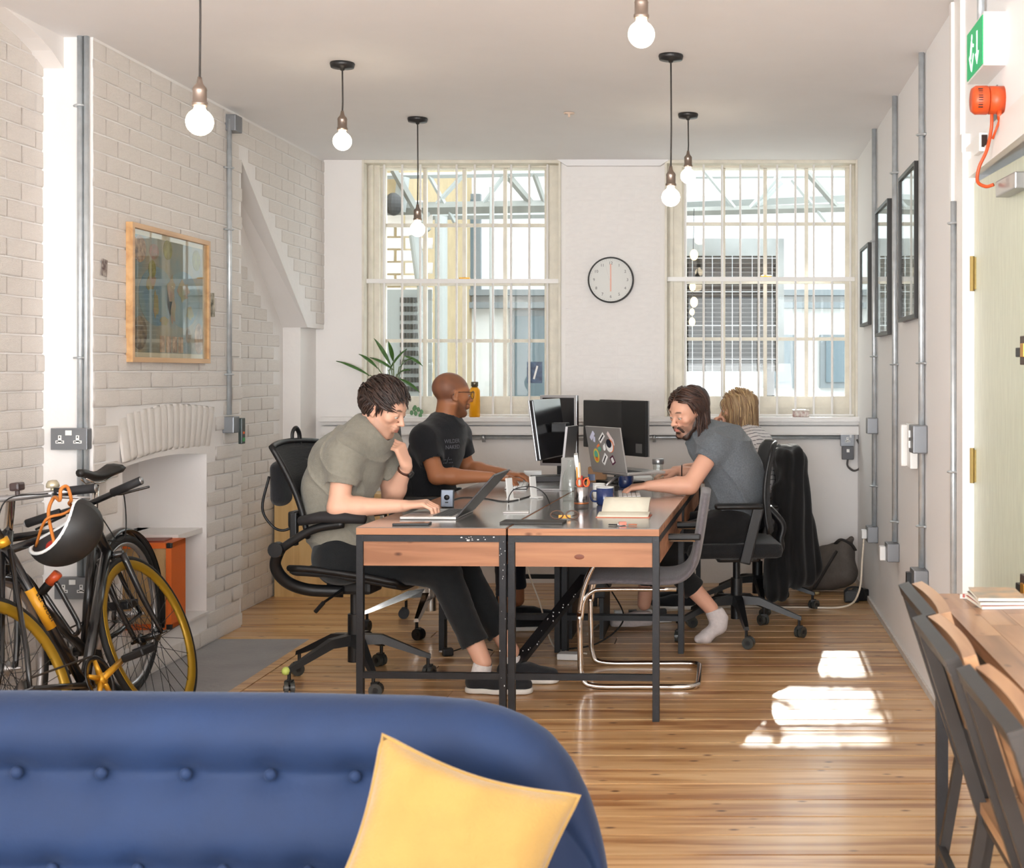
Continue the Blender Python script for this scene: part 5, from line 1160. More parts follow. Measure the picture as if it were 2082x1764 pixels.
put('fob', B().box((.008,-.006,.009),(.03,.018,.014),rot=(0,0,R(15)),bev=.003), M('coral_fob', (222,130,110), .5), t); put('pen_stub', B().cyl((.03,.0,.004),(.065,-.004,.004),.003,seg=6), M('fob_orange', (180,110,80), .5), t)
t = thing('sunglasses', 'tortoiseshell sunglasses with yellow lenses on the front right desk', 'sunglasses', onD(1148,1056))
tort = M('tortoiseshell', (92,62,44), .3)
for s in (-1,1): put('lens_rim', B().tube([(s*.032+.026*math.cos(a),-.002,.020+.017*math.sin(a)) for a in [i/16*6.283 for i in range(16)]], .0028, 6, closed=True), tort, t, 2); put('temple', B().tube([(s*.06,0,.024),(s*.055,.05,.018),(s*.02,.07+.004*s,.006)], .002, 6), tort, t, 2)
put('lens', B().box((.0,.0,.012),(.05,.002,.014)), M('amber_lens', (232,160,50), .2), t)
t = thing('speaker_block', 'small grey aluminium charging block with a black dial, by the laptop', 'gadget', onD(910,1031)); put('case', B().box((0,0,.040),(.055,.035,.078),rot=(R(-6),0,0),bev=.003), M('gadget_grey', (92,98,108), .3, metal=.6), t); put('dial', B().lathe([(.0001,-.021),(.012,-.021),(.012,-.017),(.0001,-.017)], (0,.0,.046), 18, ax='y'), black_p, t, 2); put('button', B().box((0,-.019,.024),(.014,.004,.006)), black_p, t)
for i, (px, py, h, lab) in enumerate(((1036,1016,.105,'left of two white phone stands on the front left desk'),(1084,1012,.105,'right of two white phone stands on the front left desk'))):
    t = thing('phone_stand', lab, 'stand', onD(px,py), R(60), 'white phone stands'); put('upright', B().box((0,0,h/2),(.045,.008,h),rot=(R(-6),0,0),bev=.003), white_p, t); put('foot', B().box((0,-.02,.004),(.045,.05,.008),bev=.003), white_p, t)
pts = [onD(1034,1024)+V3(0,0,.004), onD(1034,1024)+V3(.005,0,.04), onD(1050,1024)+V3(.0,0,.072), onD(1085,1024)+V3(0,0,.078), onD(1108,1024)+V3(0,0,.045), onD(1118,1026)+V3(0,0,.004)]
tag(put('charging_cable', B().tube(bez(pts, 6), .0024, 6), black_p, None, 2), 'black cable looping in an arc over the front left desk', 'cable')
pts = [onD(905,1022), onD(940,1012), onD(985,1014), onD(1034,1020), onD(1090,1006)]; tag(put('flat_cable', B().tube([p+V3(0,0,.003) for p in bez(pts, 6)], .003, 6), M('cable_grey', (70,70,70), .6), None, 2), 'dark cable lying flat across the left desk tops', 'cable')
# papers and books
slab('paper_stack', 'stack of white papers behind the stickered laptop', 'papers', onD(1290,976), (.20,.16,.02), M('paper_white', (228,226,222), .85), R(10))
slab('magazine', 'dark magazine pile under the black monitor base', 'magazines', onD(1120,977), (.22,.16,.03), M('mag_dark', (70,68,70), .5), R(12))
slab('phone_tray', 'small white tray left of the silver edged monitor', 'tray', onD(1083,975), (.10,.07,.05), white_p, R(8))
# ---------------- pendants ----------------
bulb_m = M('lit_bulb', (255,236,205), .3, emis=16)
cord_m = M('grey_flex', (60,56,54), .7); brassd = M('pewter_lampholder', (150,136,126), .3, metal=.85); rose_m = M('black_rose', (34,33,34), .4)
for (px, py, Y, r, zb, lab) in ((406,248,4.07,.040,2.114,'bare bulb pendant nearest the brick chimney, upper left'),(696,287,6.0,.041,2.386,'short bare bulb pendant hanging over the near left desk'),(849,466,7.3,.040,2.13,'long bare bulb pendant hanging in front of the left window'),
        (1304,70,4.07,.040,2.375,'bare bulb pendant cut by the top edge of the picture'),(1364,401,5.85,.040,2.118,'long bare bulb pendant hanging left of the right window'),(1399,358,7.18,.040,2.402,'short bare bulb pendant just right of the long one')):
    c = P(px, py, Y); t = thing('pendant_lamp', lab, 'lamp', (c.x, c.y, HC), world=True, group='bare bulb pendants')
    put('ceiling_rose', B().lathe([(.052,HC-.0),(.054,HC-.006),(.050,HC-.022),(.012,HC-.026),(.008,HC-.034)], (c.x,c.y,0), 28), rose_m, t, 2)
    put('cord', B().tube([(c.x,c.y,HC-.02),(c.x+.002,c.y,(HC+c.z)/2),(c.x,c.y,c.z+.12)], .0035, 8), cord_m, t, 2)
    put('lampholder', B().lathe([(.006,.135),(.009,.118),(.012,.112),(.019,.104),(.0215,.096),(.0205,.092),(.0205,.062),(.0235,.058),(.0235,.050),(.020,.047)], (c.x,c.y,c.z), 24), brassd, t, 2)
    prof = [(.014,.050),(.0165,.040)]+[(r*math.sin(a), r*math.cos(a)) for a in [.5+i*(math.pi-.5)/14 for i in range(14)]]+[(.0008,-r)]
    put('bulb', B().lathe(prof, (c.x,c.y,c.z), 24), bulb_m, t, 2)
# ---------------- conduits, sockets ----------------
def conduit(label, pts, r=.0125, clips=(), nrm=(-1,0,0), name='conduit'):
    pts = [Vector(p) for p in pts]; t = thing(name, label, 'conduit', pts[0], world=True); put('pipe', B().tube(pts, r, 12), galv, t, 2)
    n = Vector(nrm); d = (pts[1]-pts[0]).normalized(); s_ = n.cross(d)
    for c in clips:
        c = Vector(c); put('saddle_clip', B().tube([c-s_*.03-n*.012, c-s_*(r+.004)-n*.010, c-s_*(r*.8)+n*(r*.9), c+n*(r+.003), c+s_*(r*.8)+n*(r*.9), c+s_*(r+.004)-n*.010, c+s_*.03-n*.012], .005, 6, flat=2.2), galv, t, 2)
    return t
def gbox(nm, label, c, d, cat='socket', m=None, **k):
    t = thing(nm, label, cat, c); put('body', B().box((0,0,0), d, bev=.005), m or grey_s, t); return t
def socket(label, c, rz, w=.146, twin=True):
    """faces local -y"""
    t = thing('socket', label, 'socket', c, rz); put('back_box', B().box((0,.02,0),(w,.042,.086),bev=.006), grey_s, t); put('face_plate', B().box((0,-.003,0),(w+.002,.006,.088),bev=.002), grey_s, t)
    for x in ((-.036,.036) if twin else (0,)):
        s = put('plug_socket', B().box((x,-.007,-.012),(.034,.003,.012)).box((x,-.007,.002),(.013,.003,.026)), white_p, t)
        put('pin_holes', B().box((x,-.009,.008),(.004,.001,.007)).box((x-.010,-.009,-.012),(.006,.001,.004)).box((x+.010,-.009,-.012),(.006,.001,.004)), rubber, s)
    put('rocker_switch', B().box((0,-.008,.025),(.026,.004,.020),bev=.001) if twin else B().box((.02,-.008,.02),(.012,.004,.018)), white_p, t); return t
Yc = BY0-.016
conduit('vertical galvanised conduit down the white end of the chimney breast', [(-2.625,Yc,HC),(-2.625,Yc,.53)], .0125, [(-2.625,Yc,2.45),(-2.625,Yc,1.42)], (0,-1,0))
conduit('second galvanised conduit running tight beside the chimney end one', [(-2.600,Yc,HC),(-2.600,Yc,.53)], .011, [], (0,-1,0))
socket('upper grey double socket on the white end of the chimney breast', (-2.655,BY0-.045,1.09), 0)
socket('lower grey double socket near the floor behind the bicycles', (-2.64,BY0-.045,.484), 0)
conduit('galvanised conduit on the brick chimney front, right of the framed map', [(XL+.022,7.01,HC-.06),(XL+.022,7.01,1.14)], .0125, [(XL+.022,7.01,2.42),(XL+.022,7.01,1.35),(XL+.022,7.01,2.10)], (1,0,0))
gbox('junction_box', 'small grey junction box under the ceiling atop the chimney conduit', (XL+.03,7.05,2.655), (.055,.10,.085), 'box')
t = gbox('switch_box', 'grey metal box with a dark green fob reader at the foot of the chimney conduit', (XL+.03,7.01,1.09), (.06,.085,.085), 'box')
put('green_reader', B().box((.035,.06,-.035),(.02,.05,.135),bev=.004), M('dark_green_plastic', (28,44,40), .3), t); put('reader_light', B().box((.0455,.06,-.045),(.002,.02,.012)), M('amber_light', (230,100,40), .4), t); put('reader_light', B().box((.0455,.06,-.08),(.002,.03,.02)), M('green_light', (40,150,80), .4), t)
for (px, y, z1, cl, lab) in ((1780,7.63,.49,(2.1,1.45,.72),'furthest galvanised conduit on the right wall, beside the small picture'),(1822,6.72,.52,(2.35,1.40,.62),'middle galvanised conduit on the right wall, between two pictures'),(1877,5.81,.50,(2.38,1.40,.70),'nearest galvanised conduit on the right wall, next to the big picture')):
    X = XR-.018; conduit(lab, [(X,y,HC),(X,y,z1)], .0125, [(X,y,z) for z in cl], (-1,0,0)); 
    conduit(lab.replace('galvanised conduit', 'thin twin pipe').replace('furthest', 'thin').replace('middle', 'thin').replace('nearest','thin')[5:] if False else 'thin second pipe just behind the '+lab.split(' ')[0]+' right wall conduit', [(X+.004,y+.035,HC),(X+.004,y+.035,z1)], .008, [], (-1,0,0))
gbox('junction_box', 'grey box halfway up the furthest right wall conduit', (XR-.03,7.63,1.06), (.06,.09,.09), 'box')
t = gbox('wall_socket', 'grey socket at the foot of the furthest right wall conduit with a white plug', (XR-.03,7.63,.45), (.06,.12,.09)); put('plug', B().box((-.045,-.0,.0),(.03,.05,.05),bev=.006), white_p, t)
t = gbox('wall_socket', 'grey socket with white plugs at the foot of the middle conduit', (XR-.03,6.72,.47), (.06,.12,.09)); put('plug', B().box((-.045,.03,-.01),(.03,.05,.07),bev=.006), white_p, t)
t = gbox('switch_box', 'grey light switch box on the nearest right wall conduit', (XR-.032,5.81,1.075), (.062,.13,.12), 'switch'); put('rocker_switch', B().box((-.034,.03,.02),(.01,.02,.03)).box((-.034,.03,-.025),(.01,.02,.03)), white_p, t)
t = gbox('wall_socket', 'grey socket with a dark plug at the foot of the nearest conduit', (XR-.032,5.78,.477), (.062,.13,.09)); put('plug', B().box((-.04,.04,.0),(.02,.04,.05),bev=.003), black_p, t)
t = thing('entry_phone', 'white entry phone on the right wall behind the nearest conduit', 'phone', (XR-.02,6.10,1.03)); put('body', B().box((0,0,0),(.035,.16,.20),bev=.006), white_p, t); put('handset', B().box((-.03,.04,.0),(.03,.045,.19),bev=.01), white_p, t)
conduit('horizontal galvanised conduit along the back wall under the sill', [P(940,889,8.70),P(1715,889,8.70)], .0125, [P(983,889,8.70),P(1330,889,8.70)], (0,-1,0))
t = socket('grey socket with adaptor at the right end of the back wall conduit', (P(1723,893,8.69)), 0, .086, False); put('adaptor', B().box((0,-.02,-.085),(.075,.045,.085),bev=.005), M('dark_grey_adaptor', (92,92,96), .5), t); put('adaptor_button', B().box((.0,-.044,-.07),(.018,.003,.02)), white_p, t)
put('hanging_cable', B().tube(bez([(0,-.02,-.125),(.0,-.02,-.17),(.04,-.02,-.20),(.08,-.02,-.17),(.085,-.01,-.06),(.06,0,.0)],6), .006, 6), M('grey_cable', (88,84,82), .6), t, 2)
c = P(1157,228,7.14); t = thing('ceiling_sprinkler', 'tiny brass fitting in the middle of the ceiling', 'sprinkler', (c.x,7.14,HC)); put('plate', B().lathe([(.03,-.004),(.028,-.008),(.006,-.010),(.006,-.025)],seg=18), M('warm_white', (226,200,180), .4), t, 2)
# ---------------- clock ----------------
c = P(1242,569,YB-.0); t = thing('wall_clock', 'round white wall clock with black rim and coral hands between the windows', 'clock', (c.x, YB+.02, c.z))
put('rim', B().lathe([(.139,-.040),(.147,-.040),(.149,-.03),(.149,-.001),(.139,-.001)], seg=48, ax='y', ring=True), M('black_rim', (26,24,22), .3), t, 2)
put('dial', B().lathe([(.0005,-.030),(.140,-.030),(.140,-.002),(.0005,-.002)], seg=48, ax='y'), M('clock_face', (226,226,222), .6), t)
num = M('clock_numerals', (92,90,90), .6)
for k in range(1,13):
    a = R(90-30*k); text('numeral', str(k) if k != 12 else '12', .026, (.108*math.cos(a), -.0308, .108*math.sin(a)), (R(90),0,0), num, t)
tk = B()
for k in range(60): a = R(6*k); tk.box((.130*math.cos(a),-.0305,.130*math.sin(a)), (.0012,.0006,.004), rot=(0,-a+R(90),0))
put('minute_marks', tk, num, t)
cor = M('coral_hand', (232,176,156), .4); put('minute_hand', B().box((0,-.034,.04),(.008,.0012,.125),rot=(0,R(-.5),0)), cor, t); put('hour_hand', B().box((0,-.0325,-.032),(.009,.0012,.085)), cor, t); put('second_hand', B().box((-.02,-.0355,.045),(.002,.001,.10),rot=(0,R(-14),0)), M('pale_hand', (214,212,208), .4), t); put('hub', B().cyl((0,-.037,0),(0,-.030,0),.005), cor, t)
# ---------------- framed pictures ----------------
refl = glassmat('picture_glass', (.98,1,.99), .10)
def frame(label, org, u, n, w, h, fw, fm, dep, pm, mat_m, border):
    """org = lower corner on the wall, u along the width, n outwards"""
    u = Vector(u); n = Vector(n); t = thing('framed_picture', label, 'picture', org, world=True); z = Vector((0,0,1)); rot = Matrix([u, -n, z]).transposed() if False else Matrix(((u.x,-n.x,0),(u.y,-n.y,0),(0,0,1)))
    O = Vector(org); Tm = Matrix.Translation(O) @ rot.to_4x4()
    put('frame', B().box((w/2,-dep/2,fw/2),(w,dep,fw),T=Tm).box((w/2,-dep/2,h-fw/2),(w,dep,fw),T=Tm).box((fw/2,-dep/2,h/2),(fw,dep,h-2*fw),T=Tm).box((w-fw/2,-dep/2,h/2),(fw,dep,h-2*fw),T=Tm), fm, t)
    put('mount', B().box((w/2,-.004,h/2),(w-2*fw,.004,h-2*fw),T=Tm), mat_m, t)
    p = put('print', B().box((w/2,-.0068,h/2),(w-2*fw-2*border,.0012,h-2*fw-2*border),T=Tm), pm, t)
    put('glass', B().box((w/2,-dep*.7,h/2),(w-2*fw,.002,h-2*fw),T=Tm), refl, t)
    return t, p, Tm
pmm = M('pale_print', (216,222,220), .8, var=.05, vs=4); mtm = M('mount_card', (236,232,224), .8); bf = M('black_frame', (40,38,36), .4)
frame('smallest black framed picture on the right wall, furthest from the camera', (XR,8.36,1.64), (0,-1,0), (-1,0,0), .47, .48, .018, bf, .025, pmm, mtm, .03)
frame('middle of the three black framed pictures on the right wall', (XR,7.48,1.556), (0,-1,0), (-1,0,0), .56, .695, .018, bf, .03, pmm, mtm, .03)
frame('nearest of the three black framed pictures on the right wall', (XR,6.49,1.60), (0,-1,0), (-1,0,0), .55, .69, .018, bf, .03, pmm, mtm, .03)
oak = woodmat('oak_frame', (214,172,124), (204,160,110), (186,140,92), rough=.4, coat=.1, axis=1, knots=False, rnd=.02)
mp_ = M('map_print', (118,128,128), .8, col2=(156,138,112), vs=7, vdet=8)
t, p, Tm = frame('antique world map in a pale oak frame on the brick chimney', (XL+.006,5.83,1.405), (0,1,0), (1,0,0), .885, .605, .022, oak, .03, mp_, M('map_margin', (206,190,164), .8), .022)
def flat(nm, x, z, rx, rz_, m, y=-.0078, seg=20): return put(nm, B().prism([(x+rx*math.cos(a), y, z+rz_*math.sin(a)) for a in [i/seg*6.283 for i in range(seg)]], (0,.0006,0), T=Tm), m, p)
W_, H_ = .885, .605; sea = M('map_sea', (104,126,140), .8, col2=(128,138,132), vs=9, vdet=6)
flat('map_hemisphere', .30, .30, .19, .135, sea); flat('map_hemisphere', .60, .30, .19, .135, sea)
land = M('map_land', (150,112,96), .8, col2=(138,134,84), vs=12, vdet=5)
r_ = random.Random(11)
for (x, z, a, b_) in ((.24,.36,.05,.05),(.29,.26,.03,.06),(.46,.34,.05,.07),(.48,.24,.035,.06),(.60,.34,.08,.05),(.68,.24,.05,.03),(.38,.19,.05,.02)):
    put('map_continent', B().prism([(x+a*math.cos(w)*r_.uniform(.6,1.2), -.0086, z+b_*math.sin(w)*r_.uniform(.6,1.2)) for w in [i/14*6.283 for i in range(14)]], (0,.0004,0), T=Tm), land, p)
for (x, z, rx, rz_, m) in ((.12,.50,.065,.06,M('map_medallion', (198,160,128), .8, col2=(120,90,74), vs=30)),(.12,.13,.075,.075,M('map_dark_medallion', (92,78,68), .8, col2=(150,128,104), vs=26)),(.79,.12,.055,.075,MATS['map_medallion']),(.42,.52,.05,.045,M('map_olive', (150,140,74), .8, col2=(120,108,60), vs=30)),(.27,.50,.05,.035,M('map_rose', (176,124,116), .8, col2=(140,120,100), vs=30)),(.25,.42,.04,.04,MATS['map_olive']),(.66,.13,.03,.035,MATS['map_dark_medallion']),(.76,.50,.05,.05,MATS['map_olive'])): flat('map_vignette', x, z, rx, rz_, m, -.0088)
for i in range(4): put('map_table', B().box((.36+.07*i,-.0084,.085),(.055,.0006,.075),T=Tm), MATS['map_medallion'], p)
tag(put('wall_sticker', B().box((XL+.010,5.62,1.795),(.003,.045,.07),rot=(R(-8),0,0)), M('dark_red_sticker', (70,40,38), .6, col2=(190,180,170), vs=40)), 'small dark peeling sticker left of the framed map', 'sticker')
tag(put('wall_sticker', B().box((XL+.010,6.81,1.70),(.003,.05,.12),rot=(R(4),0,0)), M('yellow_black_sticker', (208,198,178), .6, col2=(70,64,40), vs=28)), 'pale sticker with a yellow and black motif right of the framed map', 'sticker')
# ---------------- plant, bottle, sill things ----------------
pb_ = P(800,850,8.70); t = thing('potted_plant', 'leggy green plant with lance shaped leaves on the left end of the sill', 'plant', (pb_.x,8.72,SZ), world=True)
put('pot', B().lathe([(.035,0),(.05,.08),(.052,.10),(.046,.10),(.044,.03),(.001,.02)], (pb_.x,8.72,SZ), 20), M('grey_pot', (150,150,146), .7), t, 2)
gr = M('leaf_green', (66,104,42), .4, var=.25, vs=30); gs = M('stem_green', (110,126,84), .5)
for (bx_, by_, tx, ty, dy) in ((752,762,698,738,.0),(768,747,738,724,.05),(795,742,768,706-8,.03),(800,735,792,704-2,-.03),(790,752,818,705+12,.02),(822,722,852,738,.04),(812,745,832,730,-.05),(812,768,845,790,.02),(806,760,828,752,-.02),(800,750,762,730,.06)):
    s0 = V3(pb_.x,8.72,SZ+.08); b0 = P(bx_,by_,8.66+dy); t0 = P(tx,ty,8.62+dy*1.5); m0 = s0.lerp(b0,.5)+V3(0,0,.03)
    put('stem', B().tube(bez([s0,m0,b0],5), .0035, 6), gs, t, 2)
    d = t0-b0; L = d.length; d.normalize(); s_ = d.cross(V3(0,-.6,.8)).normalized(); nn = s_.cross(d); b = B(); fn = lambda u, v: b0+d*(L*1.25*u)+s_*((v-.5)*2*.014*math.sin(math.pi*min(1,u*.98+.02))**.8)+nn*(-.012*(2*u-1)**2+.006*abs(2*v-1))
    put('leaf', b.grid(fn, 8, 4, thick=nn*.0006), gr, t, 2)
for i in range(7): put('small_leaf', B().ell(P(850+r_.uniform(-14,16),838+r_.uniform(-10,8),8.70), (.012,.006,.016),8,6), M('cactus_green', (96,140,96), .5), t, 2)
c = P(965,850,8.655); t = thing('drinks_bottle', 'tall yellow insulated bottle with a steel cap on the window sill', 'bottle', (c.x,8.655,SZ))
put('bottle_body', B().lathe([(.030,0),(.0345,.004),(.0345,.155),(.033,.172),(.024,.186),(.0215,.19)], seg=28), M('yellow_bottle', (240,166,20), .4), t, 2); put('cap', B().lathe([(.018,.188),(.019,.195),(.023,.198),(.0235,.222),(.021,.226),(.001,.226)], seg=24), M('dark_steel', (110,106,92), .3, metal=.8), t, 2)
c = P(1628,843,8.68); t = thing('small_box', 'small patterned tin on the right window sill', 'tin', (c.x,8.68,SZ)); put('tin', B().box((0,0,.02),(.105,.05,.04),bev=.006), M('patterned_tin', (170,130,124), .5, col2=(226,220,212), vs=60), t); put('lid', B().box((0,0,.043),(.108,.053,.01),bev=.003), M('tin_rim', (220,214,206), .4), t)
# ---------------- exit sign, sounder ----------------
sgn = thing('exit_sign', 'green and white running man exit sign box above the green door', 'sign', (.835,4.30,2.385), world=True)
put('housing', B().bx((.802,4.16,2.305),(.87,4.44,2.47)), white_p, sgn); gp = put('green_panel', B().bx((.799,4.17,2.312),(.8025,4.43,2.463)), M('exit_green', (0,158,96), .4, emis=.35), sgn)
wm = M('exit_white', (240,255,248), .4, emis=.6)
def onp(y, z, w, h, a=0): return B().box((.7985,4.43-y,2.312+z),(.001,w,h),rot=(R(a),0,0))
man = onp(.075,.085,.022,.055,20); man.v += []; put('running_man', B().ell((.7985,4.43-.088,2.312+.122),(.001,.011,.011),10,8).add(man.v, man.f).add(*(lambda q:(q.v,q.f))(onp(.062,.045,.012,.055,-35))).add(*(lambda q:(q.v,q.f))(onp(.098,.040,.012,.060,35))).add(*(lambda q:(q.v,q.f))(onp(.100,.095,.040,.010,15))), wm, gp)
put('arrow', B().box((.7985,4.43-.175,2.312+.085),(.001,.014,.075)).prism([(.798,4.43-.145,2.312+.055),(.798,4.43-.205,2.312+.055),(.798,4.43-.175,2.312+.018)],(.001,0,0)), wm, gp)
t = thing('trunking_box', 'grey metal box at the very top right, above the exit sign', 'box', (.84,4.12,2.55)); put('body', B().box((0,0,.05),(.05,.12,.16),bev=.004), grey_s, t); put('cover', B().box((-.027,0,.05),(.006,.11,.15),bev=.002), galv, t)
t = thing('alarm_sounder', 'orange fire alarm sounder with an orange cable under the exit sign', 'alarm', (XR,4.20,2.205), world=True)
om = M('orange_sounder', (205,80,34), .4, bump=.1); X0 = .855; YS = 4.20; ZS = 2.205
put('base', B().cyl((XR,YS,ZS),(X0-.030,YS,ZS),.0435,seg=28), om, t, 2); put('horn', B().lathe([(.0425,-.033),(.0445,-.036),(.0445,-.072),(.036,-.084),(.001,-.084)], (X0,YS,ZS), 28, ax='x'), om, t, 2)
vt = B()
for i in range(9): vt.box((X0-.062,YS-.036+.002*abs(i-4),ZS-.028+i*.007),(.014,.02,.003))
put('vent_slots', vt, rubber, t)
put('cable', B().tube(bez([(X0-.02,YS,ZS-.042),(X0-.022,YS,ZS-.09),(X0-.03,YS+.03,ZS-.15),(X0-.05,YS+.05,ZS-.20),(X0-.055,YS+.05,ZS-.245),(X0-.035,YS+.02,ZS-.265),(X0-.015,YS,ZS-.262)],6), .0055, 8), om, t, 2)
put('gland', B().cyl((X0-.0,YS-.02,ZS-.035),(X0-.0,YS-.02,ZS-.065),.008,seg=12).cyl((X0,YS-.02,ZS-.065),(X0-.018,YS,ZS-.12),.004,seg=8), om, t, 2)
put('back_plate', B().bx((XR-.004,4.28,2.15),(XR,4.36,2.27)), grey_s, t)
t = thing('surface_box', 'open white surface box with a dark hole beneath the orange sounder', 'box', (XR-.02,4.42,2.105)); put('box_body', B().box((0,0,0),(.045,.10,.06),bev=.003), white_p, t); put('hole', B().box((-.0,-.051,.003),(.03,.002,.04)), M('dark_hole', (46,26,20), .8), t)
conduit('conduit dropping from the ceiling beside the exit sign', [(XR-.02,4.46,HC),(XR-.02,4.46,2.47)], .0125, [], (-1,0,0))
conduit('white painted pipe down the door casing', [(XR-.035,4.90,1.98),(XR-.035,4.90,.02)], .011, [(XR-.035,4.90,1.9),(XR-.035,4.90,1.0)], (-1,0,0))
# ---------------- bag, adaptor, floor cables ----------------
g = Grid((.36,8.15,-.02), (.92,8.74,.45), .006)
g.cone((.56,8.45,.10), (.74,8.42,.12), .11, .10, .06); g.cone((.62,8.50,.20), (.76,8.46,.24), .07, .07, .06); g.cone((.76,8.46,.27), (.80,8.44,.32), .035, .02, .02); g.cone((.50,8.42,.05), (.46,8.40,.05), .055, .03, .04); g.cut((0,0,.003), (0,0,-1)); g.cut((XR-.015,0,0), (1,0,0)); g.cut((0,8.655,0),(0,1,0))
v, f = g.mesh(); o = npmesh('rucksack', v, f, M('grey_canvas', (96,88,82), .85, bump=.3, bs=120, var=.15, vs=12), None, disp=lambda v: .012*smooth_noise(v*np.array([1,1,1.3]), 24, 5)+.004*smooth_noise(v, 60, 3)); tag(o, 'slumped dark grey canvas rucksack in the far right corner', 'bag')
put('strap', B().tube(bez([(.56,8.32,.03),(.60,8.30,.10),(.66,8.31,.20),(.70,8.33,.26)],6), .008, 6, flat=2), M('strap_grey', (54,50,48), .8), o, 2); put('strap', B().tube(bez([(.70,8.40,.30),(.73,8.34,.33),(.79,8.36,.30),(.82,8.38,.26)],6), .008, 6, flat=2), MATS['strap_grey'], o, 2); put('buckle', B().lathe([(.018,0),(.02,.01),(.012,.014),(.001,.014)], (.57,8.27,.005), 14), M('cream_tape', (200,180,130), .6), o, 2)
t = thing('power_adaptor', 'pair of black power adaptors on the floor beside the rucksack', 'adaptor', (.78,8.02,0)); 
for i, (x, y_) in enumerate(((-.02,.0),(.04,.06))): put('adaptor_body', B().box((x,y_,.035),(.085,.07,.07),rot=(0,0,R(20*i)),bev=.01), black_p, t)
put('lead', B().tube(bez([(-.06,-.02,.05),(-.04,-.04,.09),(.04,-.03,.085),(.07,.0,.01)],6), .006, 6), rubber, t, 2)
wc = M('white_cable', (222,210,192), .5)
tag(put('extension_lead', B().tube(bez([(XR-.075,7.63,.43),(XR-.085,7.63,.30),(XR-.10,7.66,.12),(XR-.17,7.75,.02),(.45,7.80,.006),(.1,7.82,.006),(-.3,7.7,.006),(-.62,7.4,.006),(-.7,7.0,.006)],8), .006, 8), wc, None, 2), 'white extension lead running from the right wall socket across the floor', 'cable')
t = thing('power_strip', 'white power strip on the floor under the rear desks', 'power strip', (-.45,7.35,0), R(12)); put('body', B().box((0,0,.02),(.34,.06,.036),bev=.006), white_p, t)
for i in range(4): put('plug', B().box((-.12+.08*i,0,.055),(.045,.045,.035),bev=.005), black_p if i % 2 else white_p, t)
t = thing('charger_brick', 'white laptop charger on the floor under the front right desk', 'charger', (P(1158,1330,6.45).x,6.42,0), R(-8)); put('body', B().box((0,0,.016),(.10,.07,.03),bev=.006), white_p, t)
t = thing('loose_plug', 'loose black plug lying on the boards under the front left desk', 'plug', (P(910,1330,6.5).x,6.5,0)); put('body', B().box((0,0,.018),(.05,.045,.035),rot=(0,0,.4),bev=.006), black_p, t); put('pins', B().box((-.03,0,.02),(.02,.006,.006)).box((-.02,.02,.03),(.02,.006,.006)), silver, t); put('lead', B().tube(bez([(.02,0,.02),(.06,.02,.03),(.1,.05,.05),(.13,.08,.03),(.2,.1,.004)],6), .003, 6), rubber, t, 2)
for k, (lab, m, pts) in enumerate((('tangled black cable hanging below the rear right desk', rubber, [(-.60,6.9,.66),(-.66,6.85,.40),(-.58,6.95,.25),(-.50,6.8,.12),(-.62,6.7,.02),(-.8,6.6,.006)]),('pale cable drooping below the rear left desk', wc, [(-.95,6.8,.66),(-.98,6.75,.42),(-.92,6.8,.20),(-.86,6.7,.05),(-.80,6.6,.008),(-.65,6.45,.02)]),('grey cable loop between the rear desk frames', M('cable_grey', (70,70,70), .6), [(-.75,7.0,.66),(-.70,6.95,.35),(-.78,6.9,.18),(-.85,6.85,.30),(-.80,6.8,.45),(-.76,6.9,.66)]))):
    tag(put('cable', B().tube(bez(pts,8), .004, 6), m, None, 2), lab, 'cable')
t = thing('computer_tower', 'dark computer tower hung beneath the rear desks', 'computer', (-.70,7.1,.22)); put('case', B().box((0,0,.18),(.20,.42,.38),bev=.006), M('tower_black', (22,23,26), .4), t); put('front_panel', B().box((0,-.212,.18),(.19,.006,.36),bev=.002), black_p, t); put('foot', B().bx((-.09,-.2,-.22),(-.07,.2,-.01)).bx((.07,-.2,-.22),(.09,.2,-.01)), black_m, t)
# ---------------- amplifier in the fireplace ----------------
t = thing('amplifier', 'orange guitar amplifier with a tan grille in the fireplace', 'amplifier', (-2.70,6.33,.172), R(4))
om = M('orange_tolex', (222,104,30), .55, bump=.3, bs=200); put('cabinet', B().bx((-.17,-.09,0),(-.145,.11,.40)).bx((.12,-.09,0),(.145,.11,.40)).bx((-.17,-.09,.375),(.145,.11,.40)).bx((-.17,-.09,0),(.145,.11,.025)).bx((-.16,.09,.02),(.14,.105,.38)), om, t)
put('grille_cloth', B().bx((-.147,-.075,.02),(.122,-.06,.378)), M('tan_grille', (196,160,112), .8, bump=.4, bs=300), t); put('top_panel', B().bx((-.13,-.06,.40),(.10,.06,.408)), M('red_brown', (130,60,40), .5), t); put('aerial', B().cyl((-.06,0,.40),(-.045,0,.455),.007,seg=8), black_p, t); 
for x in (-.16,.135):
    for z in (.012,.388): put('corner', B().box((x,-.085,z),(.024,.02,.024),bev=.004), black_p, t)
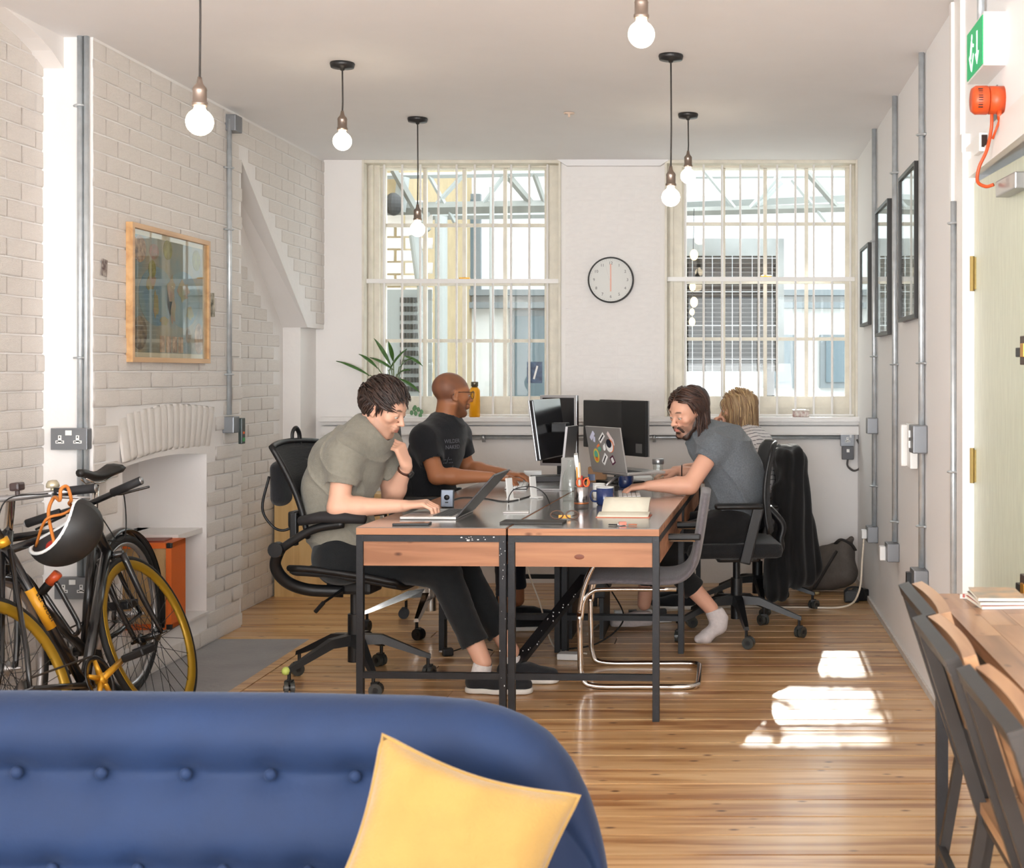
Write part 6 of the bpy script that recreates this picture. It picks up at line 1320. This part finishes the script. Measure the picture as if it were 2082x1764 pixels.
# ---------------- bicycles ----------------
gold = M('gold_anodised', (208,152,40), .3, metal=.5); goldrim = M('dark_gold_rim', (168,132,34), .35, metal=.4); bk = M('gloss_black_frame', (22,22,24), .25, coat=.4)
def bicycle(label, rear, front, lean, A):
    r3, f3 = Vector(rear), Vector(front); t = thing('bicycle', label, 'bicycle', rear, world=True, group=None)
    f = (f3-r3).normalized(); left = V3(-f.y, f.x, 0); up = V3(0,0,1)*math.cos(lean)+left*math.sin(lean); lf = left*math.cos(lean)-V3(0,0,1)*math.sin(lean)
    T = Matrix(((f.x,lf.x,up.x,r3.x),(f.y,lf.y,up.y,r3.y),(f.z,lf.z,up.z,r3.z),(0,0,0,1))); wb = (f3-r3).length; RW = .338
    frame_m = A['frame']
    def w_(c, rim_m, tr, deep, nsp):
        C = Vector(c); ty = B().tube([C+V3((RW-tr)*math.cos(a),0,(RW-tr)*math.sin(a)) for a in [i/56*2*math.pi for i in range(56)]], tr, 8, T=T, closed=True)
        wh = put('wheel', ty, rubber, t, 2); q = RW-2*tr+.004
        put('rim', B().lathe([(q,-.011),(q+.002,0),(q,.011),(q-deep*.5,.012),(q-deep,.005),(q-deep,-.005),(q-deep*.5,-.012),(q-.001,-.011)], C, 56, T=T, ax='y', ring=True), rim_m, wh, 2)
        sp = B()
        for i in range(nsp):
            a = 2*math.pi*i/nsp; a2 = a+(.9 if i % 2 else -.9); s_ = .03 if (i//2) % 2 else -.03; sp.tube([C+V3(.02*math.cos(a2),s_,.02*math.sin(a2)), C+V3((q-deep)*math.cos(a),0,(q-deep)*math.sin(a))], .0013, 4, T=T)
        put('spokes', sp, A['spoke'], wh, 2, kind='stuff'); put('hub', B().cyl(C-V3(0,.045,0), C+V3(0,.045,0), .014, T=T).cyl(C-V3(0,.034,0), C-V3(0,.028,0), .026, T=T).cyl(C+V3(0,.028,0), C+V3(0,.034,0), .026, T=T).cyl(C-V3(0,.075,0), C+V3(0,.075,0), .006, T=T), A['hub'], wh, 2)
    rh, fh = V3(0,0,RW), V3(wb,0,RW); bb = V3(.41,0,.27); cl = bb+V3(-.165,0,A['st']); ht = V3(wb-.125,0,A['ht']); hb_ = V3(wb-.075,0,A['hb'])
    w_(rh, A['rim'], A['tyre'], A['deep'], 28); w_(fh, A['rim'], A['tyre'], A['deep'], 28)
    put('seat_tube', B().tube([bb, cl], .0165, 14, T=T), frame_m, t, 2); put('top_tube', B().tube([cl-V3(0,0,.03)+V3(.01,0,0), ht-V3(0,0,.025)], .0145, 12, T=T), frame_m, t, 2); put('down_tube', B().tube([bb, hb_+V3(-.005,0,.01)], .019, 14, T=T), frame_m, t, 2)
    put('head_tube', B().tube([hb_, ht], .020, 14, T=T), frame_m, t, 2)
    for s in (-1,1):
        put('seat_stay', B().tube([cl+V3(0,s*.014,-.03), V3(.08,s*.045,.45), rh+V3(0,s*.062,0)], [.009,.009,.008], 8, T=T), frame_m, t, 2); put('chain_stay', B().tube([bb+V3(-.02,s*.02,0), V3(.2,s*.05,.30), rh+V3(0,s*.062,0)], [.011,.011,.009], 8, T=T), frame_m, t, 2)
    fk = put('fork', B().tube([hb_-V3(-.01,0,.02)+V3(0,-.05,0), hb_-V3(-.01,0,.01), hb_-V3(-.01,0,.02)+V3(0,.05,0)], .014, 10, T=T), frame_m, t, 2)
    for s in (-1,1): put('fork_blade', B().tube(bez([hb_+V3(.01,s*.048,-.02), hb_.lerp(fh,.55)+V3(-.01,s*.052,0), fh+V3(0,s*.055,0)],5), [.013]*11 if False else [.0135-.0045*i/10 for i in range(11)], 10, T=T), frame_m, fk, 2)
    put('bottom_bracket', B().cyl(bb-V3(0,.036,0), bb+V3(0,.036,0), .022, T=T), bk, t, 2)
    put('clamp', B().cyl(cl-V3(-.003,0,.012), cl+V3(-.004,0,.016), .0215, T=T), A['clamp'], t, 2)
    d = (cl-bb).normalized(); sp_t = cl+d*A['post']; put('seatpost', B().tube([cl-d*.02, sp_t], .0135, 12, T=T), A['post_m'], t, 2)
    sdl = sp_t+V3(.01,0,.045); vs = []; fs = []; n = 12
    for i in range(n+1):
        u = i/n; x = .135-.27*u; hw = .020+.055*max(0,(u-.35)/.65)**1.2 if u > .35 else .020-.006*(1-u/.35); z = .012*math.cos(u*5.5)+.004; hh = .02+.012*u
        for j in range(10): a = 2*math.pi*j/10; vs.append(sdl+V3(x, hw*math.cos(a), z+hh*max(-.9,math.sin(a))*(.7 if math.sin(a) > 0 else .9)))
    for i in range(n):
        for j in range(10): fs.append((i*10+j, i*10+(j+1) % 10, i*10+10+(j+1) % 10, i*10+10+j))
    fs += [tuple(range(10)), tuple(range(n*10, n*10+10))]; sd = put('saddle', B().add(vs, fs, T), M('saddle_leather', (34,32,30), .45), t, 2); put('saddle_rails', B().tube([sdl+V3(.10,.01,-.01), sdl+V3(.04,.02,-.035), sdl+V3(-.04,.02,-.035), sdl+V3(-.10,.035,-.015)], .0035, 6, T=T).tube([sdl+V3(.10,-.01,-.01), sdl+V3(.04,-.02,-.035), sdl+V3(-.04,-.02,-.035), sdl+V3(-.10,-.035,-.015)], .0035, 6, T=T), chrome, sd, 2)
    # cockpit
    sa = (ht-hb_).normalized(); s0 = ht+sa*A['stem']; bc = s0+V3(A['reach'],0,.012); put('stem', B().tube([ht, s0, bc], [.0155,.0155,.015], 12, T=T), A['stem_m'], t, 2)
    hbp = [bc+V3(A['sweep']*abs(s)**2, s*A['bw'], .012*abs(s)) for s in (-1,-.66,-.33,0,.33,.66,1)]; hb2 = put('handlebar', B().tube(hbp, .0120, 10, T=T), A['bar_m'], t, 2)
    for s in (-1,1):
        e = bc+V3(A['sweep'],s*A['bw'],.012); i_ = bc+V3(A['sweep']*.4,s*(A['bw']-.13),.008); put('grip', B().tube([i_, e], [.0165,.0165], 12, T=T), A['grip'], hb2, 2); put('grip_end', B().cyl(e, e+V3(0,s*.004,0), .014, T=T), silver, hb2, 2)
        put('brake_lever', B().tube([i_+V3(.01,0,-.005), i_+V3(.045,s*.01,-.012), e+V3(.045,0,-.03)], [.008,.006,.005], 8, T=T), A['lever'], hb2, 2)
        put('brake_cable', B().tube([T @ q for q in bez([i_+V3(.03,-s*.01,0), bc+V3(.15,s*.07,.0), bc+V3(.14,s*.02,-.16), hb_+V3(.03,0,.05)],8)], .0025, 6), rubber, hb2, 2)
    # drivetrain on the right side (-y)
    cr = bb+V3(0,-.062,0); put('chainring', B().lathe([(.086,-.002),(.090,0),(.086,.002),(.070,.002),(.070,-.002),(.0855,-.002)], cr, 36, T=T, ax='y', ring=True), bk, t, 2)
    spd = B()
    for k in range(5): a = R(72*k+A['ca']); spd.tube([cr+V3(.012*math.cos(a),-.004,.012*math.sin(a)), cr+V3(.070*math.cos(a),0,.070*math.sin(a))], [.012,.007], 8, T=T)
    ca = R(A['ca']); ce = cr+V3(.17*math.cos(ca),-.018,.17*math.sin(ca)); spd.tube([cr+V3(0,-.008,0), ce], [.014,.010], 10, T=T).cyl(cr-V3(0,.018,0), cr+V3(0,.01,0), .02, T=T)
    ck = put('crank', spd, A['crank'], t, 2); ce2 = bb+V3(-.17*math.cos(ca),.078,-.17*math.sin(ca)); put('crank', B().tube([bb+V3(0,.055,0), ce2], [.013,.010], 10, T=T), A['crank'], t, 2)
    for c, s in ((ce,-1),(ce2,1)): put('pedal', B().box(c+V3(0,s*.058,0), (.10,.085,.028), T=T, bev=.006).box(c+V3(.045,s*.058,.004), (.02,.075,.03), T=T), black_p, t)
    ch = B(); 
    for s in (1,-1): ch.tube([cr+V3(0,0,.088*s), rh+V3(0,-.045,.032*s)], .0038, 5, T=T)
    put('chain', ch, M('chain_steel', (70,62,56), .5, metal=.6), t, 2); put('sprocket', B().cyl(rh+V3(0,-.048,0), rh+V3(0,-.040,0), .034, T=T), M('sprocket_steel', (90,84,80), .4, metal=.8), t, 2)
    return t, T, dict(bc=bc, cl=cl, bb=bb, rh=rh, fh=fh, hb=hb_, ht=ht, hbar=hb2)
tA, TA, kA = bicycle('black single speed bicycle with gold rims and gold cranks, leaning left', (-2.18,4.37,0), (-2.145,5.33,0), R(20.5),
    dict(frame=bk, rim=goldrim, tyre=.0125, deep=.034, spoke=black_m, hub=bk, st=.56, ht=.86, hb=.70, post=.32, post_m=M('dark_post', (60,58,58), .4, metal=.6), clamp=gold, stem=.035, reach=.05, stem_m=bk, bar_m=bk, grip=M('black_grip', (30,30,33), .7), lever=bk, sweep=-.03, bw=.24, crank=gold, ca=12))
fm_ = (kA['cl']-kA['bb']).normalized(); a0 = kA['bb']+fm_*.24; a1 = kA['bb']+fm_*.40
lb = put('label_band', B().cyl(a0, a1, .0172, seg=16, T=TA), M('label_gold', (222,158,38), .4), tA, 2, label='gold band with black lettering on the seat tube')
rotm = Matrix((( fm_.x, 0, 0),(0,0,-1),(fm_.z,1,0))) if False else None
xax = (-fm_); yax = V3(0,-1,0).cross(xax); tm = Matrix(((xax.x,yax.x,0),(xax.y,yax.y,-1),(xax.z,yax.z,0))); q = text('lettering', 'scl wool', .034, (0,0,0), (0,0,0), black_p, lb); q.data.transform(TA @ Matrix.Translation((a0+a1)/2+V3(0,-.0178,0)) @ tm.to_4x4())
tB, TB, kB = bicycle('black town bicycle with a silver handlebar facing the camera, nearest the wall', (-2.50,5.72,0), (-2.47,4.66,0), R(-4),
    dict(frame=bk, rim=silver, tyre=.019, deep=.016, spoke=M('spoke_steel', (120,116,112), .3, metal=.9), hub=silver, st=.50, ht=.80, hb=.66, post=.14, post_m=chrome, clamp=gold, stem=.11, reach=.03, stem_m=chrome, bar_m=silver, grip=MATS['black_grip'], lever=silver, sweep=-.05, bw=.29, crank=silver, ca=-70))
for nm, C, a0_, a1_ in (('mudguard', kB['rh'], 10, 200),('mudguard', kB['fh'], 30, 190)):
    put(nm, B().tube([C+V3(.362*math.cos(R(a)),0,.362*math.sin(R(a))) for a in np.linspace(a0_,a1_,26)], .004, 6, T=TB, flat=7) if False else B().grid(lambda u, v, C=C, a0_=a0_, a1_=a1_: TB @ (C+V3((.366-.012*(2*v-1)**2)*math.cos(R(a0_+(a1_-a0_)*u)), (v-.5)*.052, (.366-.012*(2*v-1)**2)*math.sin(R(a0_+(a1_-a0_)*u)))), 26, 4, thick=(.001,0,.001)), bk, tB, 2)
bl = kB['bc']+V3(-.02,.155,.03); put('bell', B().lathe([(.001,.024),(.014,.022),(.021,.012),(.023,0),(.020,-.004),(.001,-.004)], bl, 20, T=TB).cyl(bl-V3(0,0,.03), bl, .008, T=TB), M('cream_bell', (206,196,170), .25, metal=.6), kB['hbar'], 2)
lp_ = kB['bc']+V3(.0,.04,.03); put('lamp', B().box(lp_+V3(.0,0,.01),(.05,.035,.03),T=TB,bev=.008).cyl(lp_-V3(0,0,.03), lp_, .008, T=TB), M('dark_lamp', (66,52,50), .4), kB['hbar'])
# D-lock on the front bicycle
t = thing('bicycle_lock', 'black U shaped lock with an orange end clipped to the gold trimmed bicycle', 'lock', P(135,1240,4.85), world=True)
c0 = P(92,1192,4.85); c1 = P(112,1172,4.85); put('crossbar', B().cyl(P(84,1205,4.85), c1, .016, seg=14), black_p, t, 2); put('orange_end', B().cyl(P(100,1185,4.85), P(118,1165,4.85), .0175, seg=14), M('orange_cap', (196,78,34), .4), t, 2)
put('shackle', B().tube(bez([P(112,1180,4.85),P(135,1222,4.86),P(158,1264,4.87),P(160,1282,4.87),P(148,1288,4.88),P(120,1250,4.86),P(90,1205,4.85)],6), .0085, 10), bk, t, 2)
# helmet
hc = P(133,1082,4.78); t = thing('helmet', 'matt black helmet with a white rim hanging upside down by tan straps', 'helmet', hc, world=True)
ha = Vector((-.60,-.34,.72)).normalized(); hx = Vector((.80,-.1,.55)); hx = (hx-ha*hx.dot(ha)).normalized(); hy = ha.cross(hx); TH = Matrix(((hx.x,hy.x,ha.x,hc.x),(hx.y,hy.y,ha.y,hc.y),(hx.z,hy.z,ha.z,hc.z),(0,0,0,1)))
rimz = lambda a: .024*math.cos(2*a)+.012*math.cos(a)+.028
def hs(u, v, r): 
    a = 2*math.pi*u; th0 = math.acos(max(-1,min(1,(rimz(a)+.005)/.125))); th_ = math.pi-(math.pi-th0)*v; return V3(r*1.12*math.sin(th_)*math.cos(a), r*.95*math.sin(th_)*math.sin(a), .105/.122*r*math.cos(th_)*1.05)
put('shell', B().grid(lambda u, v: hs(u,max(v,.001),.122), 36, 14, T=TH), M('matt_black_shell', (38,38,38), .5), t, 2); put('liner', B().grid(lambda u, v: hs(u,max(v,.001),.108), 36, 14, T=TH), M('grey_liner', (66,62,62), .9), t, 2)
put('rim_trim', B().tube([TH @ hs(i/48,1,.1165) for i in range(48)], .0075, 6, closed=True, flat=.9), white_p, t, 2)
for (u, v) in ((.08,.75),(.45,.7),(.60,.6),(.9,.75)): p_ = hs(u,v,.084); put('pad', B().ell(p_, (.028,.022,.026), 12, 8, T=TH), M('red_pad', (176,48,34), .8), t, 2)
sm = M('tan_strap', (196,116,44), .6); gz = P(136,1004,4.73)
hang = [TH @ hs(.75,.97,.110), hc+V3(-.045,-.03,.07), hc+V3(-.03,-.02,.125), gz+V3(-.014,-.022,-.02), gz+V3(-.010,-.022,.018), gz+V3(.004,-.006,.026), gz+V3(.012,.006,-.02), hc+V3(.015,.0,.10), TH @ hs(.20,.97,.110)]
put('strap', B().tube(bez(hang,6), .006, 8), sm, t, 2); put('strap', B().tube(bez([TH @ hs(.05,.95,.108), hc+V3(.01,-.03,.07), hc+V3(-.04,-.06,.05), TH @ hs(.5,.95,.108)],6), .005, 8), sm, t, 2)
# ---------------- blue sofa ----------------
t = thing('sofa', 'deep blue velvet sofa with a buttoned back in the foreground', 'sofa', (-1.4,2.5,0), world=True)
vel = M('blue_velvet', (5,33,68), .8, bump=.10, bs=60, var=.14, vs=5, sheen=.16); vb_ = vel.node_tree.nodes['Principled BSDF']; vb_.inputs['Sheen Tint'].default_value = (.5,.6,.8,1); vb_.inputs['Sheen Roughness'].default_value = .35
kx = [(-2.76,.712),(-2.2,.710),(-1.46,.705),(-.9,.700),(-.62,.694),(-.52,.686),(-.46,.672),(-.41,.652),(-.36,.620),(-.315,.568),(-.275,.490),(-.248,.40),(-.232,.30),(-.228,.20)]
NB = [(-1.419+.170*(k-0)) for k in range(-8, 7)]
def zt(x): 
    for (a, za), (b_, zb) in zip(kx, kx[1:]):
        if x <= b_: return za+(zb-za)*(x-a)/(b_-a)
    return kx[-1][1]
prof = [(2.90,.60),(2.90,.20),(2.885,.07),(2.86,.025),(2.82,.004),(2.775,0),(2.735,.010),(2.705,.032),(2.69,.06),(2.69,.09),(2.70,.115),(2.712,.135),(2.718,.148),(2.708,.162),(2.690,.185),(2.672,.22),(2.66,.26),(2.662,.29),(2.675,.315),(2.685,.33),(2.672,.345),(2.65,.38),(2.64,.45),(2.64,.60)]
xs = []; 
x = -2.76
while x < -.62: xs.append(x); x += .0212
while x < -.23: xs.append(x); x += .011
xs += [-.2285,-.228]
vs = []; m_ = len(prof)
tuft = [(bx_, zz) for bx_ in NB for zz in (.148,)]+[(bx_+.085, .330) for bx_ in NB]
for x in xs:
    z0 = zt(x); edge = max(0, (x+.46)/.232); k = 1-edge**2.2*.75
    for (py_, dz) in prof:
        s_ = min(1, (z0+.02)/.62) if x > -.35 else 1; Y = 2.79+(py_-2.79)*max(.12,k) if edge > 0 else py_; z = z0-dz*s_
        for (bx_, zz) in tuft:
            if py_ < 2.75 and abs(x-bx_) < .08 and x < -.55:
                q = math.exp(-((x-bx_)**2/.028**2+(dz-zz)**2/.028**2)); Y += .022*q
            if py_ < 2.75 and dz > .15 and abs(x-bx_) < .03 and x < -.55 and zz < .2: Y += .005*math.exp(-((x-bx_)/.012)**2)*min(1,(dz-.15)/.05)
        vs.append((x, Y, z))
n_ = len(xs); fs = [(i*m_+j, (i+1)*m_+j, (i+1)*m_+j+1, i*m_+j+1) for i in range(n_-1) for j in range(m_-1)]+[tuple(range((n_-1)*m_, n_*m_)), tuple(range(m_))[::-1]]+[(i*m_, i*m_+m_-1, (i+1)*m_+m_-1, (i+1)*m_) for i in range(n_-1)]
put('backrest', B().add(vs, fs), vel, t, 2, sub=1, angle=80)
for (bx_, zz) in tuft:
    if -2.1 < bx_ < -.62: 
        p_ = V3(bx_, 2.718 if zz < .2 else 2.69, zt(bx_)-zz); put('button', B().ell(p_+V3(0,-.002,0), (.0125,.009,.0125), 14, 8), vel, t, 2)
put('seat', B().bx((-2.76,1.75,.12),(-.36,2.70,.34)), vel, t); put('base', B().bx((-2.76,1.75,.09),(-.34,2.88,.13)), vel, t)
put('arm', B().box((-.31,2.25,.24),(.12,.95,.22),bev=.05), vel, t, 2)
for (x, y_) in ((-.34,1.82),(-.34,2.8),(-2.7,2.8),(-2.7,1.82)): put('leg', B().cyl((x,y_,.10),(x,y_,0),.022,.015), M('walnut_leg', (96,62,40), .4), t, 2)
# cushion
t = thing('cushion', 'mustard yellow cushion leaning in the corner of the blue sofa', 'cushion', (-.497,2.43,.466))
S_ = .174
def cus(u, v, s):
    a, b_ = 2*u-1, 2*v-1; e = max(0, 1-abs(a)**4)*max(0, 1-abs(b_)**4); pin = 1+.055*(abs(a)*abs(b_))**2*1.5-.05*(1-abs(b_)**2)*(abs(a)**6)-.05*(1-abs(a)**2)*(abs(b_)**6)
    wr_ = .0045*math.sin(a*9+2.5*b_+1.2*math.sin(b_*4))*(.3+abs(b_))+.003*math.sin(b_*7-a*4); return V3(a*S_*pin, s*(.062*e**.38+wr_*min(1,e*3)), b_*S_*pin)
Tc = Matrix.Rotation(R(17.5), 4, 'Y') @ Matrix.Rotation(R(-16), 4, 'X') @ Matrix.Rotation(R(6), 4, 'Z')
mus = M('mustard_linen', (144,113,56), .9, bump=.25, bs=180, var=.06, vs=14, sheen=.3)
put('cover', B().grid(lambda u, v: cus(u,v,-1), 40, 40, T=Tc).grid(lambda u, v: cus(u,v,1), 40, 40, T=Tc), mus, t, 2)
put('piping', B().tube([Tc @ cus(*q, -1) for q in [(i/20,1) for i in range(20)]+[(1,1-i/20) for i in range(20)]+[(1-i/20,0) for i in range(20)]+[(0,i/20) for i in range(20)]], .0045, 6, closed=True), mus, t, 2)
# ---------------- bar table and chairs on the right ----------------
t = thing('wooden_table', 'table with a butcher block top and dark metal frame on the right', 'table', (.9,2.6,0), world=True)
bb_m = woodmat('butcher_block', (166,126,90), (150,108,76), (120,82,56), rough=.38, coat=.2, axis=1, sc=1.0, knots=True, rnd=.16, bump=.03)
TX0, TX1, TY0, TY1, TZ = .567, 1.25, 1.35, 3.66, .762
put('top_core', B().bx((TX0+.002,TY0+.002,TZ-.030),(TX1,TY1-.002,TZ-.004)), bb_m, t); rr = random.Random(8); y = TY0
i = 0; w = .068
x = TX0
while x < TX1-.01:
    y = TY0; y -= 0; first = True
    while y < TY1-.01:
        L = rr.uniform(.32,.62) if not first else rr.uniform(.15,.5); first = False; y2 = min(TY1, y+L); x2 = min(TX1, x+w)
        if TY1-y2 < .08: y2 = TY1
        me = B().box((0,0,0),(x2-x-.0008,y2-y-.0008,.008)); o = put('stave', me, bb_m, t); o.location = Vector(((x+x2)/2,(y+y2)/2,TZ-.004))-WORLD[t.name]; y = y2
    x += w
put('metal_rim', B().bx((TX0+.004,TY0+.01,TZ-.055),(TX0+.03,TY1-.01,TZ-.0305)).bx((TX0+.03,TY1-.035,TZ-.055),(TX1,TY1-.01,TZ-.0305)).bx((TX0+.03,TY0+.01,TZ-.055),(TX1,TY0+.035,TZ-.0305)), black_m, t)
for (x, y_) in ((TX0+.02,TY0+.03),(TX0+.02,TY1-.03),(TX1-.02,TY0+.03),(TX1-.02,TY1-.03)): put('leg', B().bx((x-.015,y_-.015,0),(x+.015,y_+.015,TZ-.055)), black_m, t)
cw = woodmat('chair_wood', (166,130,96), (152,115,82), (128,92,64), rough=.4, coat=.12, axis=1, sc=1.2, knots=False, rnd=.08)
bm_ = M('bronzed_steel', (44,41,39), .45, metal=.35, var=.1, vs=20)
def bar_chair(label, x, y_, rz):
    t = thing('dining_chair', label, 'chair', (x,y_,0), R(rz), 'industrial metal and wood chairs along the table'); hw = .200; tb = .024
    for s in (-1,1):
        yy = s*hw; b = B()
        seat_z = .445; topz = .835; P0 = V3(-.02,yy,0); P1 = V3(.055,yy,.43); P2 = V3(-.075,yy,topz)
        def bar(a, c, w1=tb, w2=tb): d = (c-a); q = d.to_track_quat('Z','Y').to_matrix(); return B().box((a+c)/2,(w1,w2,d.length+.01),rot=q)
        put('leg', bar(P0,P1), bm_, t); put('back_post', bar(P1,P2,.028,.026), bm_, t); put('leg', bar(V3(.43,yy,0),V3(.40,yy,.43)), bm_, t)
        put('side_rail', B().bx((.05,yy-.012,.418),(.42,yy+.012,.44)), bm_, t)
    put('top_rail', B().box((-.077,0,topz+.0),(.026,2*hw+.026,.026),rot=(0,R(-18),0)), bm_, t); put('front_rail', B().bx((.39,-hw,.418),(.412,hw,.44)), bm_, t); put('rear_rail', B().bx((.05,-hw,.418),(.07,hw,.44)), bm_, t); put('stretcher', B().bx((.0,-hw,.20),(.018,hw,.215)), bm_, t)
    def fn(u, v): yy = (v-.5)*2*(hw+.008); zz = topz+.012-.235*u; xx = -.055+.078*u; return (xx-.006+.012*(1-(2*v-1)**2), yy, zz)
    put('back_panel', B().grid(fn, 6, 14, thick=(.024,0,.006)), cw, t, 1, label='curved wooden back panel')
    put('seat', B().grid(lambda u, v: (.045+.385*u, (v-.5)*2*(hw+.012), .462-.010*math.sin(math.pi*u)*math.sin(math.pi*v)), 8, 8, thick=(0,0,-.022)), cw, t, 1, label='wooden seat')
    return t
bar_chair('furthest of the three metal and wood chairs along the right table', .520, 3.08, 0)
bar_chair('middle of the three metal and wood chairs along the right table', .492, 2.64, 0)
bar_chair('nearest of the three metal and wood chairs, cut by the lower right corner', .500, 2.15, 0)
for i in range(3):
    t = thing('magazine', ['lowest','middle','top'][i]+' of the stacked booklets on the wooden table', 'magazine', P(2024+i*1.5,1232,3.52)*1.0, R(4-i*3)); t.location = (P(2026,1230,3.50).x, 3.50, TZ+.0005+i*.010)
    put('pages', B().box((0,0,.0045),(.118,.165,.006)), pg, t); put('cover', B().box((0,0,.0083),(.12,.168,.0012)), M(['cover_red','cover_dark','cover_grey'][i], [(150,60,50),(60,50,50),(116,116,108)][i], .3, col2=[(180,80,60),(90,70,60),(190,150,110)][i], vs=16), t); put('back_cover', B().box((0,0,.001),(.12,.168,.0012)), white_p, t)
t = thing('leaflet', 'striped leaflet behind the stacked booklets on the table', 'leaflet', (P(1975,1212,3.60).x,3.60,TZ+.001), R(-10)); put('sheet', B().box((0,0,.001),(.06,.06,.002)), white_p, t)
for i in range(4): put('stripe', B().box((-.02+.013*i,0,.0023),(.006,.055,.0006)), M('red_stripe', (190,90,80), .6), t)
